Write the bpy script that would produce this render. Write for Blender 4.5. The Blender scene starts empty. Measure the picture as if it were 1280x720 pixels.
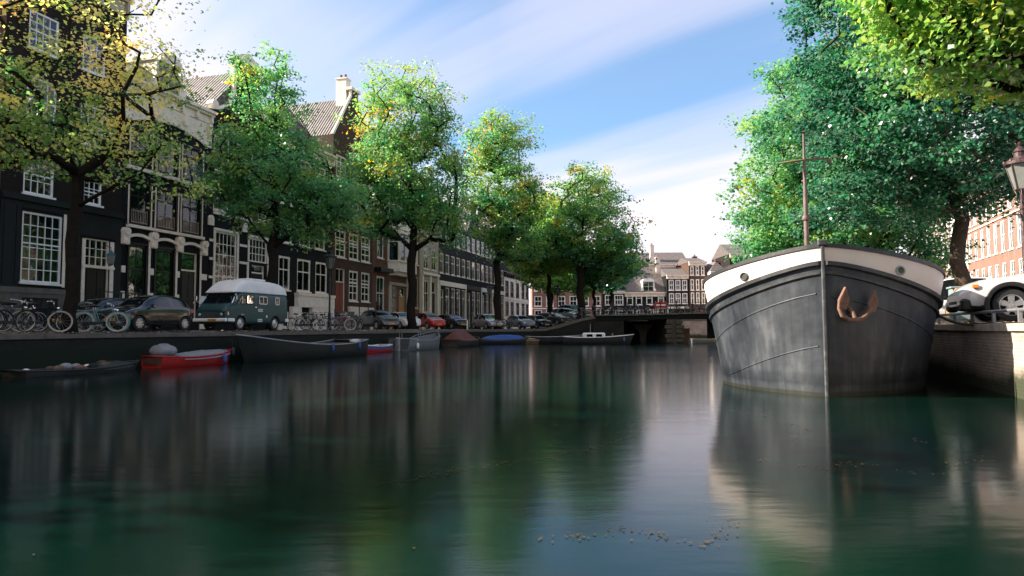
import bpy, bmesh, math, random
import numpy as np
from mathutils import Vector, Matrix, Euler
from math import sin, cos, pi, radians, sqrt, atan2, hypot
random.seed(7)
RNG = np.random.default_rng(11)
SC = bpy.context.scene
COL = SC.collection

# ------------------------------------------------------------------ helpers
def tag(o, label=None, cat=None, group=None, kind=None):
    if label: o['label'] = label
    if cat: o['category'] = cat
    if group: o['group'] = group
    if kind: o['kind'] = kind
    return o

def empty(name, loc, rz=0.0, label=None, cat=None, group=None, s=1.0):
    o = bpy.data.objects.new(name, None)
    COL.objects.link(o)
    o.location = loc
    o.rotation_euler = (0, 0, rz)
    o.scale = (s, s, s)
    o.empty_display_size = .2
    return tag(o, label, cat, group)

def copy_tree(o, parent=None):
    c = o.copy()
    COL.objects.link(c)
    if parent is not None: c.parent = parent
    for ch in list(o.children):
        copy_tree(ch, c)
    return c

class MB:
    """collects geometry, builds ONE mesh object"""
    def __init__(s):
        s.v = []; s.f = []; s.m = []; s.mi = 0
    def poly(s, pts, m=None):
        b = len(s.v); s.v += [tuple(p) for p in pts]
        s.f.append(tuple(range(b, b + len(pts)))); s.m.append(s.mi if m is None else m)
    def mesh(s, vs, fs, m=None):
        b = len(s.v); s.v += [tuple(p) for p in vs]
        for f in fs:
            s.f.append(tuple(i + b for i in f)); s.m.append(s.mi if m is None else m)
        return s
    def box(s, x0, x1, y0, y1, z0, z1, m=None, bev=0.0):
        if bev > 0:
            b = bev
            prof = []
            vs = []
            for z, i in ((z0, b), (z0 + b, 0), (z1 - b, 0), (z1, b)):
                vs += [(x0 + b, y0 + i, z), (x1 - b, y0 + i, z), (x1 - i, y0 + b, z), (x1 - i, y1 - b, z),
                       (x1 - b, y1 - i, z), (x0 + b, y1 - i, z), (x0 + i, y1 - b, z), (x0 + i, y0 + b, z)]
            fs = [tuple(range(7, -1, -1)), tuple(range(24, 32))]
            for k in range(3):
                for j in range(8):
                    a = k * 8 + j; c = k * 8 + (j + 1) % 8
                    fs.append((a, c, c + 8, a + 8))
            return s.mesh(vs, fs, m)
        vs = [(x0, y0, z0), (x1, y0, z0), (x1, y1, z0), (x0, y1, z0), (x0, y0, z1), (x1, y0, z1), (x1, y1, z1), (x0, y1, z1)]
        return s.mesh(vs, [(3, 2, 1, 0), (4, 5, 6, 7), (0, 1, 5, 4), (1, 2, 6, 5), (2, 3, 7, 6), (3, 0, 4, 7)], m)
    def obox(s, c, a, sx, sy, sz, m=None):
        """box centred at c rotated by a about z"""
        ca, sa = cos(a), sin(a)
        vs = []
        for z in (-sz / 2, sz / 2):
            for x, y in ((-sx / 2, -sy / 2), (sx / 2, -sy / 2), (sx / 2, sy / 2), (-sx / 2, sy / 2)):
                vs.append((c[0] + x * ca - y * sa, c[1] + x * sa + y * ca, c[2] + z))
        return s.mesh(vs, [(3, 2, 1, 0), (4, 5, 6, 7), (0, 1, 5, 4), (1, 2, 6, 5), (2, 3, 7, 6), (3, 0, 4, 7)], m)
    def tube(s, pts, r, n=8, m=None, caps=True, closed=False):
        P = [Vector(p) for p in pts]
        R = r if isinstance(r, (list, tuple)) else [r] * len(P)
        vs = []; up = None
        L = len(P)
        for i, p in enumerate(P):
            if closed: d = P[(i + 1) % L] - P[i - 1]
            else: d = P[min(i + 1, L - 1)] - P[max(i - 1, 0)]
            if d.length < 1e-9: d = Vector((0, 0, 1))
            d.normalize()
            if up is None:
                up = Vector((0, 0, 1)) if abs(d.z) < .9 else Vector((1, 0, 0))
            a = d.cross(up)
            if a.length < 1e-6: a = d.cross(Vector((0, 1, 0)))
            a.normalize(); b = a.cross(d).normalized(); up = b
            for k in range(n):
                t = 2 * pi * k / n
                vs.append(p + a * cos(t) * R[i] + b * sin(t) * R[i])
        fs = []
        for i in range(L if closed else L - 1):
            for k in range(n):
                j = (i + 1) % L
                fs.append((i * n + k, i * n + (k + 1) % n, j * n + (k + 1) % n, j * n + k))
        if caps and not closed:
            fs.append(tuple(range(n - 1, -1, -1))); fs.append(tuple(range((L - 1) * n, L * n)))
        return s.mesh(vs, fs, m)
    def lathe(s, prof, c=(0, 0, 0), n=16, m=None, axis='z', sx=1.0, sy=1.0, ph=0.0):
        vs = []
        for r, h in prof:
            for k in range(n):
                t = 2 * pi * k / n + ph
                a, b = r * cos(t) * sx, r * sin(t) * sy
                if axis == 'z': q = (a, b, h)
                elif axis == 'y': q = (a, h, b)
                else: q = (h, a, b)
                vs.append((q[0] + c[0], q[1] + c[1], q[2] + c[2]))
        fs = []
        for i in range(len(prof) - 1):
            for k in range(n):
                fs.append((i * n + k, i * n + (k + 1) % n, (i + 1) * n + (k + 1) % n, (i + 1) * n + k))
        fs.append(tuple(range(n - 1, -1, -1))); fs.append(tuple(range((len(prof) - 1) * n, len(prof) * n)))
        return s.mesh(vs, fs, m)
    def prism(s, pts, y0, y1, m=None):
        """polygon in (x,z) extruded along y"""
        n = len(pts)
        vs = [(p[0], y0, p[1]) for p in pts] + [(p[0], y1, p[1]) for p in pts]
        fs = [tuple(range(n)), tuple(range(2 * n - 1, n - 1, -1))]
        for i in range(n):
            j = (i + 1) % n
            fs.append((i, i + n, j + n, j))
        return s.mesh(vs, fs, m)
    def prismz(s, pts, z0, z1, m=None):
        n = len(pts)
        vs = [(p[0], p[1], z0) for p in pts] + [(p[0], p[1], z1) for p in pts]
        fs = [tuple(range(n - 1, -1, -1)), tuple(range(n, 2 * n))]
        for i in range(n):
            j = (i + 1) % n
            fs.append((i, j, j + n, i + n))
        return s.mesh(vs, fs, m)
    def grid(s, rows, m=None, closed=False):
        nr, nc = len(rows), len(rows[0])
        vs = [p for r in rows for p in r]
        fs = []
        for i in range(nr - 1):
            for j in range(nc if closed else nc - 1):
                k = (j + 1) % nc
                fs.append((i * nc + j, i * nc + k, (i + 1) * nc + k, (i + 1) * nc + j))
        return s.mesh(vs, fs, m)
    def build(s, name, mats, parent=None, smooth=False, fix=True, loc=None, auto=None):
        me = bpy.data.meshes.new(name)
        me.from_pydata(s.v, [], s.f)
        if not isinstance(mats, (list, tuple)): mats = [mats]
        for q in mats: me.materials.append(q)
        me.polygons.foreach_set('material_index', s.m)
        if fix:
            bm = bmesh.new(); bm.from_mesh(me)
            bmesh.ops.recalc_face_normals(bm, faces=bm.faces)
            bm.to_mesh(me); bm.free()
        if smooth:
            me.polygons.foreach_set('use_smooth', [True] * len(me.polygons))
            if auto:
                me.set_sharp_from_angle(angle=radians(auto))
        me.update()
        o = bpy.data.objects.new(name, me)
        COL.objects.link(o)
        if parent is not None: o.parent = parent
        if loc: o.location = loc
        return o

def split_build(mb, name, mat, parent):
    par = list(range(len(mb.v)))
    def find(a):
        while par[a] != a: par[a] = par[par[a]]; a = par[a]
        return a
    for f in mb.f:
        for i in f[1:]: par[find(i)] = find(f[0])
    comp = {}
    for f in mb.f: comp.setdefault(find(f[0]), []).append(f)
    for fs in comp.values():
        ids = sorted({i for f in fs for i in f}); mp = {j: k for k, j in enumerate(ids)}
        b = MB(); b.mesh([mb.v[i] for i in ids], [tuple(mp[i] for i in f) for f in fs]); b.build(name, mat, parent)

# ------------------------------------------------------------------ materials
def newmat(name):
    m = bpy.data.materials.new(name); m.use_nodes = True
    nt = m.node_tree; nt.nodes.clear()
    out = nt.nodes.new('ShaderNodeOutputMaterial')
    b = nt.nodes.new('ShaderNodeBsdfPrincipled')
    nt.links.new(b.outputs[0], out.inputs[0])
    return m, nt, b, out

def N(nt, t, **k):
    n = nt.nodes.new(t)
    for a, v in k.items(): setattr(n, a, v)
    return n

def ramp(nt, fac, stops, interp='LINEAR'):
    r = N(nt, 'ShaderNodeValToRGB'); r.color_ramp.interpolation = interp
    e = r.color_ramp.elements
    while len(e) > 1: e.remove(e[-1])
    e[0].position = stops[0][0]; e[0].color = (*stops[0][1], 1)
    for p, c in stops[1:]:
        q = e.new(p); q.color = (*c, 1)
    nt.links.new(fac, r.inputs[0])
    return r.outputs[0]

def C3(c, k): return tuple(min(1, x * k) for x in c)

def paint(name, col, rough=.5, var=.25, scale=1.5, metal=0.0, bump=.0, bscale=30, coat=0.0, dirt=None, spec=None):
    """surface with broad tonal wear and fine bump, object space noise"""
    m, nt, b, out = newmat(name)
    tc = N(nt, 'ShaderNodeTexCoord')
    n1 = N(nt, 'ShaderNodeTexNoise'); n1.inputs['Scale'].default_value = scale; n1.inputs['Detail'].default_value = 6
    n1.inputs['Roughness'].default_value = .65
    nt.links.new(tc.outputs['Object'], n1.inputs['Vector'])
    c2 = dirt if dirt else C3(col, 1 - var)
    nt.links.new(ramp(nt, n1.outputs[0], [(.3, c2), (.52, col), (.72, C3(col, 1 + var * .6))]), b.inputs['Base Color'])
    r = N(nt, 'ShaderNodeMapRange'); r.inputs[3].default_value = max(0.02, rough - .12); r.inputs[4].default_value = min(1, rough + .15)
    nt.links.new(n1.outputs[0], r.inputs[0]); nt.links.new(r.outputs[0], b.inputs['Roughness'])
    b.inputs['Metallic'].default_value = metal
    if coat: b.inputs['Coat Weight'].default_value = coat; b.inputs['Coat Roughness'].default_value = .05
    if spec is not None: b.inputs['Specular IOR Level'].default_value = spec
    if bump:
        n2 = N(nt, 'ShaderNodeTexNoise'); n2.inputs['Scale'].default_value = bscale; n2.inputs['Detail'].default_value = 4
        nt.links.new(tc.outputs['Object'], n2.inputs['Vector'])
        bp = N(nt, 'ShaderNodeBump'); bp.inputs['Strength'].default_value = bump; bp.inputs['Distance'].default_value = .02
        nt.links.new(n2.outputs[0], bp.inputs['Height']); nt.links.new(bp.outputs[0], b.inputs['Normal'])
    return m

def brick(name, c1, c2, mortar, bw=.22, bh=.065, rough=.85, msize=.012, grime=.35, bump=.5, algae=None, world=False):
    m, nt, b, out = newmat(name)
    tc = N(nt, 'ShaderNodeTexCoord')
    sep = N(nt, 'ShaderNodeSeparateXYZ'); nt.links.new(tc.outputs['Object'], sep.inputs[0])
    ad = N(nt, 'ShaderNodeMath', operation='ADD'); nt.links.new(sep.outputs[0], ad.inputs[0]); nt.links.new(sep.outputs[1], ad.inputs[1])
    cm = N(nt, 'ShaderNodeCombineXYZ'); nt.links.new(ad.outputs[0], cm.inputs[0]); nt.links.new(sep.outputs[2], cm.inputs[1])
    br = N(nt, 'ShaderNodeTexBrick'); br.inputs['Scale'].default_value = 1
    br.inputs['Brick Width'].default_value = bw; br.inputs['Row Height'].default_value = bh
    br.inputs['Mortar Size'].default_value = msize; br.inputs['Mortar Smooth'].default_value = .3
    br.inputs['Bias'].default_value = -.1
    br.inputs['Color1'].default_value = (*c1, 1); br.inputs['Color2'].default_value = (*c2, 1); br.inputs['Mortar'].default_value = (*mortar, 1)
    nt.links.new(cm.outputs[0], br.inputs['Vector'])
    n1 = N(nt, 'ShaderNodeTexNoise'); n1.inputs['Scale'].default_value = .7; n1.inputs['Detail'].default_value = 8; n1.inputs['Roughness'].default_value = .7
    nt.links.new(tc.outputs['Object'], n1.inputs['Vector'])
    g = ramp(nt, n1.outputs[0], [(.3, (1 - grime,) * 3), (.6, (1, 1, 1))])
    mx = N(nt, 'ShaderNodeMix', data_type='RGBA', blend_type='MULTIPLY'); mx.inputs[0].default_value = 1
    nt.links.new(br.outputs[0], mx.inputs[6]); nt.links.new(g, mx.inputs[7])
    col = mx.outputs[2]
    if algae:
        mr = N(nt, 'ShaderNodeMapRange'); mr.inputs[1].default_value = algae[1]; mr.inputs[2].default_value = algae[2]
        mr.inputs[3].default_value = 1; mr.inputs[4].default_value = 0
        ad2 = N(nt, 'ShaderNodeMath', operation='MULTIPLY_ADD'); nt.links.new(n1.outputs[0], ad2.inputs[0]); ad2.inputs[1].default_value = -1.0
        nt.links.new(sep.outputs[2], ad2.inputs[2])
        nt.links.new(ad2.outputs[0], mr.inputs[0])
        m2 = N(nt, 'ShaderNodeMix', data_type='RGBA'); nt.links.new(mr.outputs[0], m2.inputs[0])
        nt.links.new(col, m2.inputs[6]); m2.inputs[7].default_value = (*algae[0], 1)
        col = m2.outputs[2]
    nt.links.new(col, b.inputs['Base Color']); b.inputs['Roughness'].default_value = rough; b.inputs['Specular IOR Level'].default_value = .18
    bp = N(nt, 'ShaderNodeBump'); bp.inputs['Strength'].default_value = bump; bp.inputs['Distance'].default_value = .01; bp.invert = True
    nt.links.new(br.outputs[1], bp.inputs['Height']); nt.links.new(bp.outputs[0], b.inputs['Normal'])
    return m

def glassmat(name, tint=(.02, .03, .03), trans=.55, rough=.02):
    m, nt, b, out = newmat(name)
    nt.nodes.remove(b)
    gl = N(nt, 'ShaderNodeBsdfGlossy'); gl.inputs['Roughness'].default_value = rough; gl.inputs['Color'].default_value = (.9, .93, .95, 1)
    tr = N(nt, 'ShaderNodeBsdfTransparent'); tr.inputs['Color'].default_value = (.75, .8, .8, 1)
    df = N(nt, 'ShaderNodeBsdfDiffuse'); df.inputs['Color'].default_value = (*tint, 1)
    m1 = N(nt, 'ShaderNodeMixShader'); m1.inputs[0].default_value = trans
    nt.links.new(df.outputs[0], m1.inputs[1]); nt.links.new(tr.outputs[0], m1.inputs[2])
    fr = N(nt, 'ShaderNodeFresnel'); fr.inputs['IOR'].default_value = 1.7
    tc = N(nt, 'ShaderNodeTexCoord'); nz = N(nt, 'ShaderNodeTexNoise'); nz.inputs['Scale'].default_value = 1.3; nz.inputs['Detail'].default_value = 1
    nt.links.new(tc.outputs['Object'], nz.inputs['Vector'])
    bp = N(nt, 'ShaderNodeBump'); bp.inputs['Strength'].default_value = .12; bp.inputs['Distance'].default_value = .05
    nt.links.new(nz.outputs[0], bp.inputs['Height']); nt.links.new(bp.outputs[0], gl.inputs['Normal'])
    m2 = N(nt, 'ShaderNodeMixShader'); nt.links.new(fr.outputs[0], m2.inputs[0])
    nt.links.new(m1.outputs[0], m2.inputs[1]); nt.links.new(gl.outputs[0], m2.inputs[2])
    nt.links.new(m2.outputs[0], out.inputs[0])
    return m

def tilemat(name, c1, c2):
    """pantile roof: rows and columns of S tiles"""
    m, nt, b, out = newmat(name)
    tc = N(nt, 'ShaderNodeTexCoord')
    sep = N(nt, 'ShaderNodeSeparateXYZ'); nt.links.new(tc.outputs['Object'], sep.inputs[0])
    def wave(sock, freq, prof='SINE'):
        mu = N(nt, 'ShaderNodeMath', operation='MULTIPLY'); mu.inputs[1].default_value = freq * 2 * pi; nt.links.new(sock, mu.inputs[0])
        sn = N(nt, 'ShaderNodeMath', operation='SINE'); nt.links.new(mu.outputs[0], sn.inputs[0]); return sn.outputs[0]
    w1 = wave(sep.outputs[1], 1 / .26)
    fr = N(nt, 'ShaderNodeMath', operation='MULTIPLY'); fr.inputs[1].default_value = 1 / .28; nt.links.new(sep.outputs[2], fr.inputs[0])
    f2 = N(nt, 'ShaderNodeMath', operation='FRACT'); nt.links.new(fr.outputs[0], f2.inputs[0])
    h = N(nt, 'ShaderNodeMath', operation='MULTIPLY_ADD'); nt.links.new(w1, h.inputs[0]); h.inputs[1].default_value = .5; nt.links.new(f2.outputs[0], h.inputs[2])
    n1 = N(nt, 'ShaderNodeTexNoise'); n1.inputs['Scale'].default_value = 2.5; n1.inputs['Detail'].default_value = 6
    nt.links.new(tc.outputs['Object'], n1.inputs['Vector'])
    ad = N(nt, 'ShaderNodeMath', operation='MULTIPLY_ADD'); nt.links.new(w1, ad.inputs[0]); ad.inputs[1].default_value = .16; nt.links.new(n1.outputs[0], ad.inputs[2])
    nt.links.new(ramp(nt, ad.outputs[0], [(.3, c1), (.7, c2)]), b.inputs['Base Color'])
    b.inputs['Roughness'].default_value = .7
    bp = N(nt, 'ShaderNodeBump'); bp.inputs['Strength'].default_value = 1; bp.inputs['Distance'].default_value = .08
    nt.links.new(h.outputs[0], bp.inputs['Height']); nt.links.new(bp.outputs[0], b.inputs['Normal'])
    return m

def leafmat(name, stops, trans=.45):
    m, nt, b, out = newmat(name)
    nt.nodes.remove(b)
    at = N(nt, 'ShaderNodeAttribute'); at.attribute_name = 'hue'
    c = ramp(nt, at.outputs['Fac'], stops)
    df = N(nt, 'ShaderNodeBsdfDiffuse'); nt.links.new(c, df.inputs[0])
    tr = N(nt, 'ShaderNodeBsdfTranslucent')
    hs = N(nt, 'ShaderNodeHueSaturation'); hs.inputs['Saturation'].default_value = 1.1; hs.inputs['Value'].default_value = 2.7
    nt.links.new(c, hs.inputs['Color']); nt.links.new(hs.outputs[0], tr.inputs[0])
    mx = N(nt, 'ShaderNodeMixShader'); mx.inputs[0].default_value = trans
    nt.links.new(df.outputs[0], mx.inputs[1]); nt.links.new(tr.outputs[0], mx.inputs[2])
    gl = N(nt, 'ShaderNodeBsdfGlossy'); gl.inputs['Roughness'].default_value = .55; gl.inputs[0].default_value = (1, 1, 1, 1)
    fr = N(nt, 'ShaderNodeFresnel'); fr.inputs['IOR'].default_value = 1.4
    fm_ = N(nt, 'ShaderNodeMath', operation='MULTIPLY'); fm_.inputs[1].default_value = .35; nt.links.new(fr.outputs[0], fm_.inputs[0])
    m2 = N(nt, 'ShaderNodeMixShader'); nt.links.new(fm_.outputs[0], m2.inputs[0])
    nt.links.new(mx.outputs[0], m2.inputs[1]); nt.links.new(gl.outputs[0], m2.inputs[2])
    nt.links.new(m2.outputs[0], out.inputs[0])
    return m

M = {}
M['cream'] = paint('cream_paint', (.84, .74, .62), .5, .18, 2.5, bump=.1)
M['white'] = paint('white_paint', (.84, .83, .80), .45, .12, 2.5)
M['pinkwhite'] = paint('aged_white_paint', (.70, .60, .53), .42, .12, 1.2, bump=.1, bscale=12)
M['sand'] = paint('sandstone', (.42, .35, .27), .8, .25, 1.5, bump=.25)
M['greywood'] = paint('grey_green_panel', (.011, .016, .016), .5, .3, 1.2, spec=.2)
M['blackpaint'] = paint('black_gloss_paint', (.007, .009, .009), .35, .3, 3, spec=.25)
M['darkgreen'] = paint('canal_green_paint', (.006, .022, .018), .3, .25, 3)
M['iron'] = paint('black_iron', (.012, .014, .015), .45, .3, 6, metal=.3)
M['redpaint'] = paint('oxblood_paint', (.20, .035, .022), .4, .2, 2)
M['ochre'] = paint('ochre_door', (.42, .22, .06), .5, .25, 2)
M['interior'] = paint('dark_room', (.020, .019, .018), .9, .5, 1.1)
M['curtain'] = paint('net_curtain', (.62, .66, .64), .9, .25, 3)
M['redcurtain'] = paint('russet_drape', (.22, .07, .04), .9, .35, 3)
M['glass'] = glassmat('window_glass', trans=.85)
M['carglass'] = glassmat('car_glass', (.006, .009, .010), .12)
M['bk_black'] = brick('black_painted_brick', (.006, .008, .009), (.010, .012, .013), (.005, .006, .007), grime=.3, rough=.7)
M['bk_dark'] = brick('dark_brown_brick', (.020, .014, .011), (.030, .020, .015), (.020, .017, .015), grime=.4)
M['bk_brown'] = brick('brown_brick', (.085, .042, .028), (.115, .058, .038), (.09, .07, .058), grime=.35)
M['bk_rust'] = brick('rust_brick', (.22, .085, .040), (.17, .065, .034), (.14, .11, .09), grime=.35)
M['bk_orange'] = brick('orange_brick', (.27, .115, .078), (.22, .092, .062), (.33, .25, .20), grime=.25)
M['bk_salmon'] = brick('salmon_brick', (.23, .12, .085), (.19, .095, .066), (.30, .24, .20), grime=.25)
M['tile'] = tilemat('grey_pantile', (.055, .048, .045), (.15, .13, .12))
M['tile_red'] = tilemat('faded_pantile', (.10, .085, .075), (.19, .16, .145))
M['slate'] = paint('slate_roof', (.05, .052, .058), .6, .3, 3, bump=.2)
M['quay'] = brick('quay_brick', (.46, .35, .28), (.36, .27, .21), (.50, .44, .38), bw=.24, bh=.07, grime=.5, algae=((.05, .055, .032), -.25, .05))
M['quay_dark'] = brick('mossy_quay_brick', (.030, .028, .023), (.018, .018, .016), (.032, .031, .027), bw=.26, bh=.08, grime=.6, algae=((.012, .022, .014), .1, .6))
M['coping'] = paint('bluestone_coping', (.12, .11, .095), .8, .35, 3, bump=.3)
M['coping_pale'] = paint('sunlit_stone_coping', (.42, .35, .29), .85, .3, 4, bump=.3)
M['bark'] = paint('bark', (.020, .017, .013), .9, .45, 5, bump=.9, bscale=18, spec=.1)
M['bark_warm'] = paint('patchy_bark', (.060, .040, .024), .9, .6, 4, bump=.9, bscale=16)
M['rubber'] = paint('tyre_rubber', (.018, .018, .019), .75, .2, 8)
M['alloy'] = paint('alloy', (.55, .55, .56), .3, .1, 5, metal=.8)
M['chrome'] = paint('chrome', (.7, .7, .7), .12, .05, 5, metal=1)
M['plastic'] = paint('black_plastic', (.012, .013, .014), .55, .2, 6)
M['lampglass'] = paint('headlight', (.55, .57, .60), .08, .2, 9, coat=1)
M['redlight'] = paint('tail_light', (.35, .02, .015), .15, .2, 9, coat=1)
M['amber'] = paint('amber_lens', (.75, .22, .04), .15, .1, 9, coat=1)
M['plate'] = paint('yellow_plate', (.75, .36, .03), .4, .05, 9)
M['plateink'] = paint('plate_ink', (.02, .02, .02), .5, .05, 9)
M['teal'] = paint('turquoise_paint', (.10, .50, .46), .3, .1, 9, coat=.4)
M['tyrewhite'] = paint('cream_tyre', (.60, .53, .45), .7, .1, 9)
M['leather'] = paint('saddle_leather', (.02, .016, .014), .5, .2, 9)
M['steel'] = paint('galvanised_steel', (.30, .31, .32), .42, .25, 4, metal=.6)
M['lampgreen'] = paint('dark_lamp_green', (.012, .022, .022), .4, .3, 4)
M['lampred'] = paint('weathered_oxide_red', (.035, .012, .014), .5, .5, 8, dirt=(.16, .12, .11))
M['opal'] = paint('frosted_lamp_glass', (.17, .18, .165), .3, .15, 6)
M['signred'] = paint('sign_red', (.65, .03, .02), .4, .05, 6)
M['rust'] = paint('rusty_iron', (.19, .10, .068), .8, .5, 10, bump=.6, bscale=25, dirt=(.08, .035, .025))
M['tarpgrey'] = paint('grey_tarpaulin', (.24, .25, .27), .6, .2, 4, bump=.4, bscale=6)
M['tarpblue'] = paint('blue_tarpaulin', (.02, .09, .34), .55, .2, 4, bump=.4, bscale=6)
M['tarpred'] = paint('maroon_tarpaulin', (.13, .040, .032), .7, .25, 3, bump=.4, bscale=5)
M['boatred'] = paint('red_boat_paint', (.42, .018, .018), .35, .25, 3)
M['boatblack'] = paint('tarred_hull', (.022, .025, .025), .5, .4, 3)
M['boatgrey'] = paint('grey_boat_paint', (.16, .18, .19), .45, .3, 2)
M['boatgreen'] = paint('dull_green_hull', (.014, .019, .017), .5, .4, 2)
M['boatwood'] = paint('weathered_wood', (.16, .10, .06), .7, .3, 3, bump=.3)
M['boatblue'] = paint('blue_boat_paint', (.03, .09, .30), .4, .2, 3)
M['rope'] = paint('tarred_rope', (.05, .04, .032), .9, .3, 20)
M['cabinet'] = paint('grey_green_cabinet', (.22, .29, .28), .5, .12, 3)
M['mudbrown'] = paint('wet_clutter', (.10, .075, .055), .8, .5, 4, bump=.5)

def hullmat():
    m, nt, b, out = newmat('barge_hull_steel')
    tc = N(nt, 'ShaderNodeTexCoord')
    n1 = N(nt, 'ShaderNodeTexNoise'); n1.inputs['Scale'].default_value = 1.1; n1.inputs['Detail'].default_value = 7; n1.inputs['Roughness'].default_value = .62
    nt.links.new(tc.outputs['Object'], n1.inputs['Vector'])
    mp = N(nt, 'ShaderNodeMapping'); mp.inputs['Scale'].default_value = (4.5, 4.5, .35); nt.links.new(tc.outputs['Object'], mp.inputs[0])
    n2 = N(nt, 'ShaderNodeTexNoise'); n2.inputs['Scale'].default_value = 1.6; n2.inputs['Detail'].default_value = 5; nt.links.new(mp.outputs[0], n2.inputs['Vector'])
    ad = N(nt, 'ShaderNodeMath', operation='MULTIPLY_ADD'); nt.links.new(n2.outputs[0], ad.inputs[0]); ad.inputs[1].default_value = .55; nt.links.new(n1.outputs[0], ad.inputs[2])
    c = ramp(nt, ad.outputs[0], [(.52, (.010, .012, .016)), (.72, (.026, .031, .038)), (.86, (.044, .050, .058)), (.98, (.08, .085, .092))])
    # dark tide band and pale scum line just above the water
    sp = N(nt, 'ShaderNodeSeparateXYZ'); nt.links.new(tc.outputs['Object'], sp.inputs[0])
    zz = N(nt, 'ShaderNodeMath', operation='MULTIPLY_ADD'); nt.links.new(n1.outputs[0], zz.inputs[0]); zz.inputs[1].default_value = -.12; nt.links.new(sp.outputs[2], zz.inputs[2])
    tide = ramp(nt, zz.outputs[0], [(0.0, (.6, .55, .35)), (.03, (1.0, 1.0, .9)), (.10, (.85, .9, .9)), (.17, (.5, .52, .55)), (.33, (.62, .65, .68)), (.42, (1, 1, 1))])
    mx = N(nt, 'ShaderNodeMix', data_type='RGBA', blend_type='MULTIPLY'); mx.inputs[0].default_value = 1
    nt.links.new(c, mx.inputs[6]); nt.links.new(tide, mx.inputs[7]); nt.links.new(mx.outputs[2], b.inputs['Base Color'])
    b.inputs['Roughness'].default_value = .48; b.inputs['Specular IOR Level'].default_value = .35
    n3 = N(nt, 'ShaderNodeTexNoise'); n3.inputs['Scale'].default_value = 1.6; n3.inputs['Detail'].default_value = 3; nt.links.new(tc.outputs['Object'], n3.inputs['Vector'])
    bp = N(nt, 'ShaderNodeBump'); bp.inputs['Strength'].default_value = .35; bp.inputs['Distance'].default_value = .06
    nt.links.new(n3.outputs[0], bp.inputs['Height']); nt.links.new(bp.outputs[0], b.inputs['Normal'])
    return m
M['hull'] = hullmat()

def groundmat(name, base, base2, leafy=.4, bw=.2, bh=.1):
    m, nt, b, out = newmat(name)
    tc = N(nt, 'ShaderNodeTexCoord')
    br = N(nt, 'ShaderNodeTexBrick'); br.inputs['Scale'].default_value = 1; br.inputs['Brick Width'].default_value = bw; br.inputs['Row Height'].default_value = bh
    br.inputs['Mortar Size'].default_value = .012
    br.inputs['Color1'].default_value = (*base, 1); br.inputs['Color2'].default_value = (*base2, 1); br.inputs['Mortar'].default_value = (*C3(base, .5), 1)
    nt.links.new(tc.outputs['Object'], br.inputs['Vector'])
    n1 = N(nt, 'ShaderNodeTexNoise'); n1.inputs['Scale'].default_value = .9; n1.inputs['Detail'].default_value = 8; n1.inputs['Roughness'].default_value = .75
    nt.links.new(tc.outputs['Object'], n1.inputs['Vector'])
    f = ramp(nt, n1.outputs[0], [(.45, (0, 0, 0)), (.62, (leafy,) * 3)])
    mx = N(nt, 'ShaderNodeMix', data_type='RGBA'); nt.links.new(f, mx.inputs[0]); nt.links.new(br.outputs[0], mx.inputs[6]); mx.inputs[7].default_value = (.07, .055, .03, 1)
    nt.links.new(mx.outputs[2], b.inputs['Base Color']); b.inputs['Roughness'].default_value = .9
    bp = N(nt, 'ShaderNodeBump'); bp.inputs['Strength'].default_value = .5; bp.inputs['Distance'].default_value = .01; bp.invert = True
    nt.links.new(br.outputs[1], bp.inputs['Height']); nt.links.new(bp.outputs[0], b.inputs['Normal'])
    return m
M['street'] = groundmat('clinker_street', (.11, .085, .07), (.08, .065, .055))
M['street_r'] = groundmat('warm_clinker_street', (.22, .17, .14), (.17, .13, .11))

# leaves: hue 0 dark green ... 1 orange
GREEN = [(0, (.012, .070, .040)), (.3, (.034, .155, .072)), (.5, (.085, .24, .085)), (.66, (.18, .32, .085)), (.8, (.24, .31, .06)), (.9, (.42, .32, .06)), (1, (.55, .22, .03))]
YELL = [(0, (.05, .14, .04)), (.25, (.16, .28, .07)), (.45, (.44, .46, .14)), (.7, (.78, .64, .24)), (.88, (.86, .62, .24)), (1, (.82, .44, .14))]
LIGHT = [(0, (.025, .10, .045)), (.35, (.07, .20, .055)), (.6, (.17, .30, .06)), (.82, (.34, .38, .08)), (1, (.60, .42, .08))]
M['leaf_green'] = leafmat('leaf_green', GREEN, .46)
M['leaf_yellow'] = leafmat('leaf_yellow', YELL, .48)
M['leaf_light'] = leafmat('leaf_light', LIGHT, .48)
# ------------------------------------------------------------------ buildings
DL = Vector((.277, .961, 0)).normalized(); NL = Vector((DL.y, -DL.x, 0))
A0 = Vector((-13.87, 26.46, 0))           # point on the left quay edge
def lpos(t, off, z=0.0):
    """t metres along the left quay, off metres inland of its edge"""
    p = A0 + DL * t - NL * off
    return Vector((p.x, p.y, z))
ANG_L = atan2(DL.y, DL.x)
DR = Vector((.339, .941, 0)).normalized(); NR = Vector((DR.y, -DR.x, 0))
B0 = Vector((9.4, 12.7, 0))
def rpos(t, off, z=0.0):
    p = B0 + DR * t + NR * off
    return Vector((p.x, p.y, z))
ANG_R = atan2(DR.y, DR.x)

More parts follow.
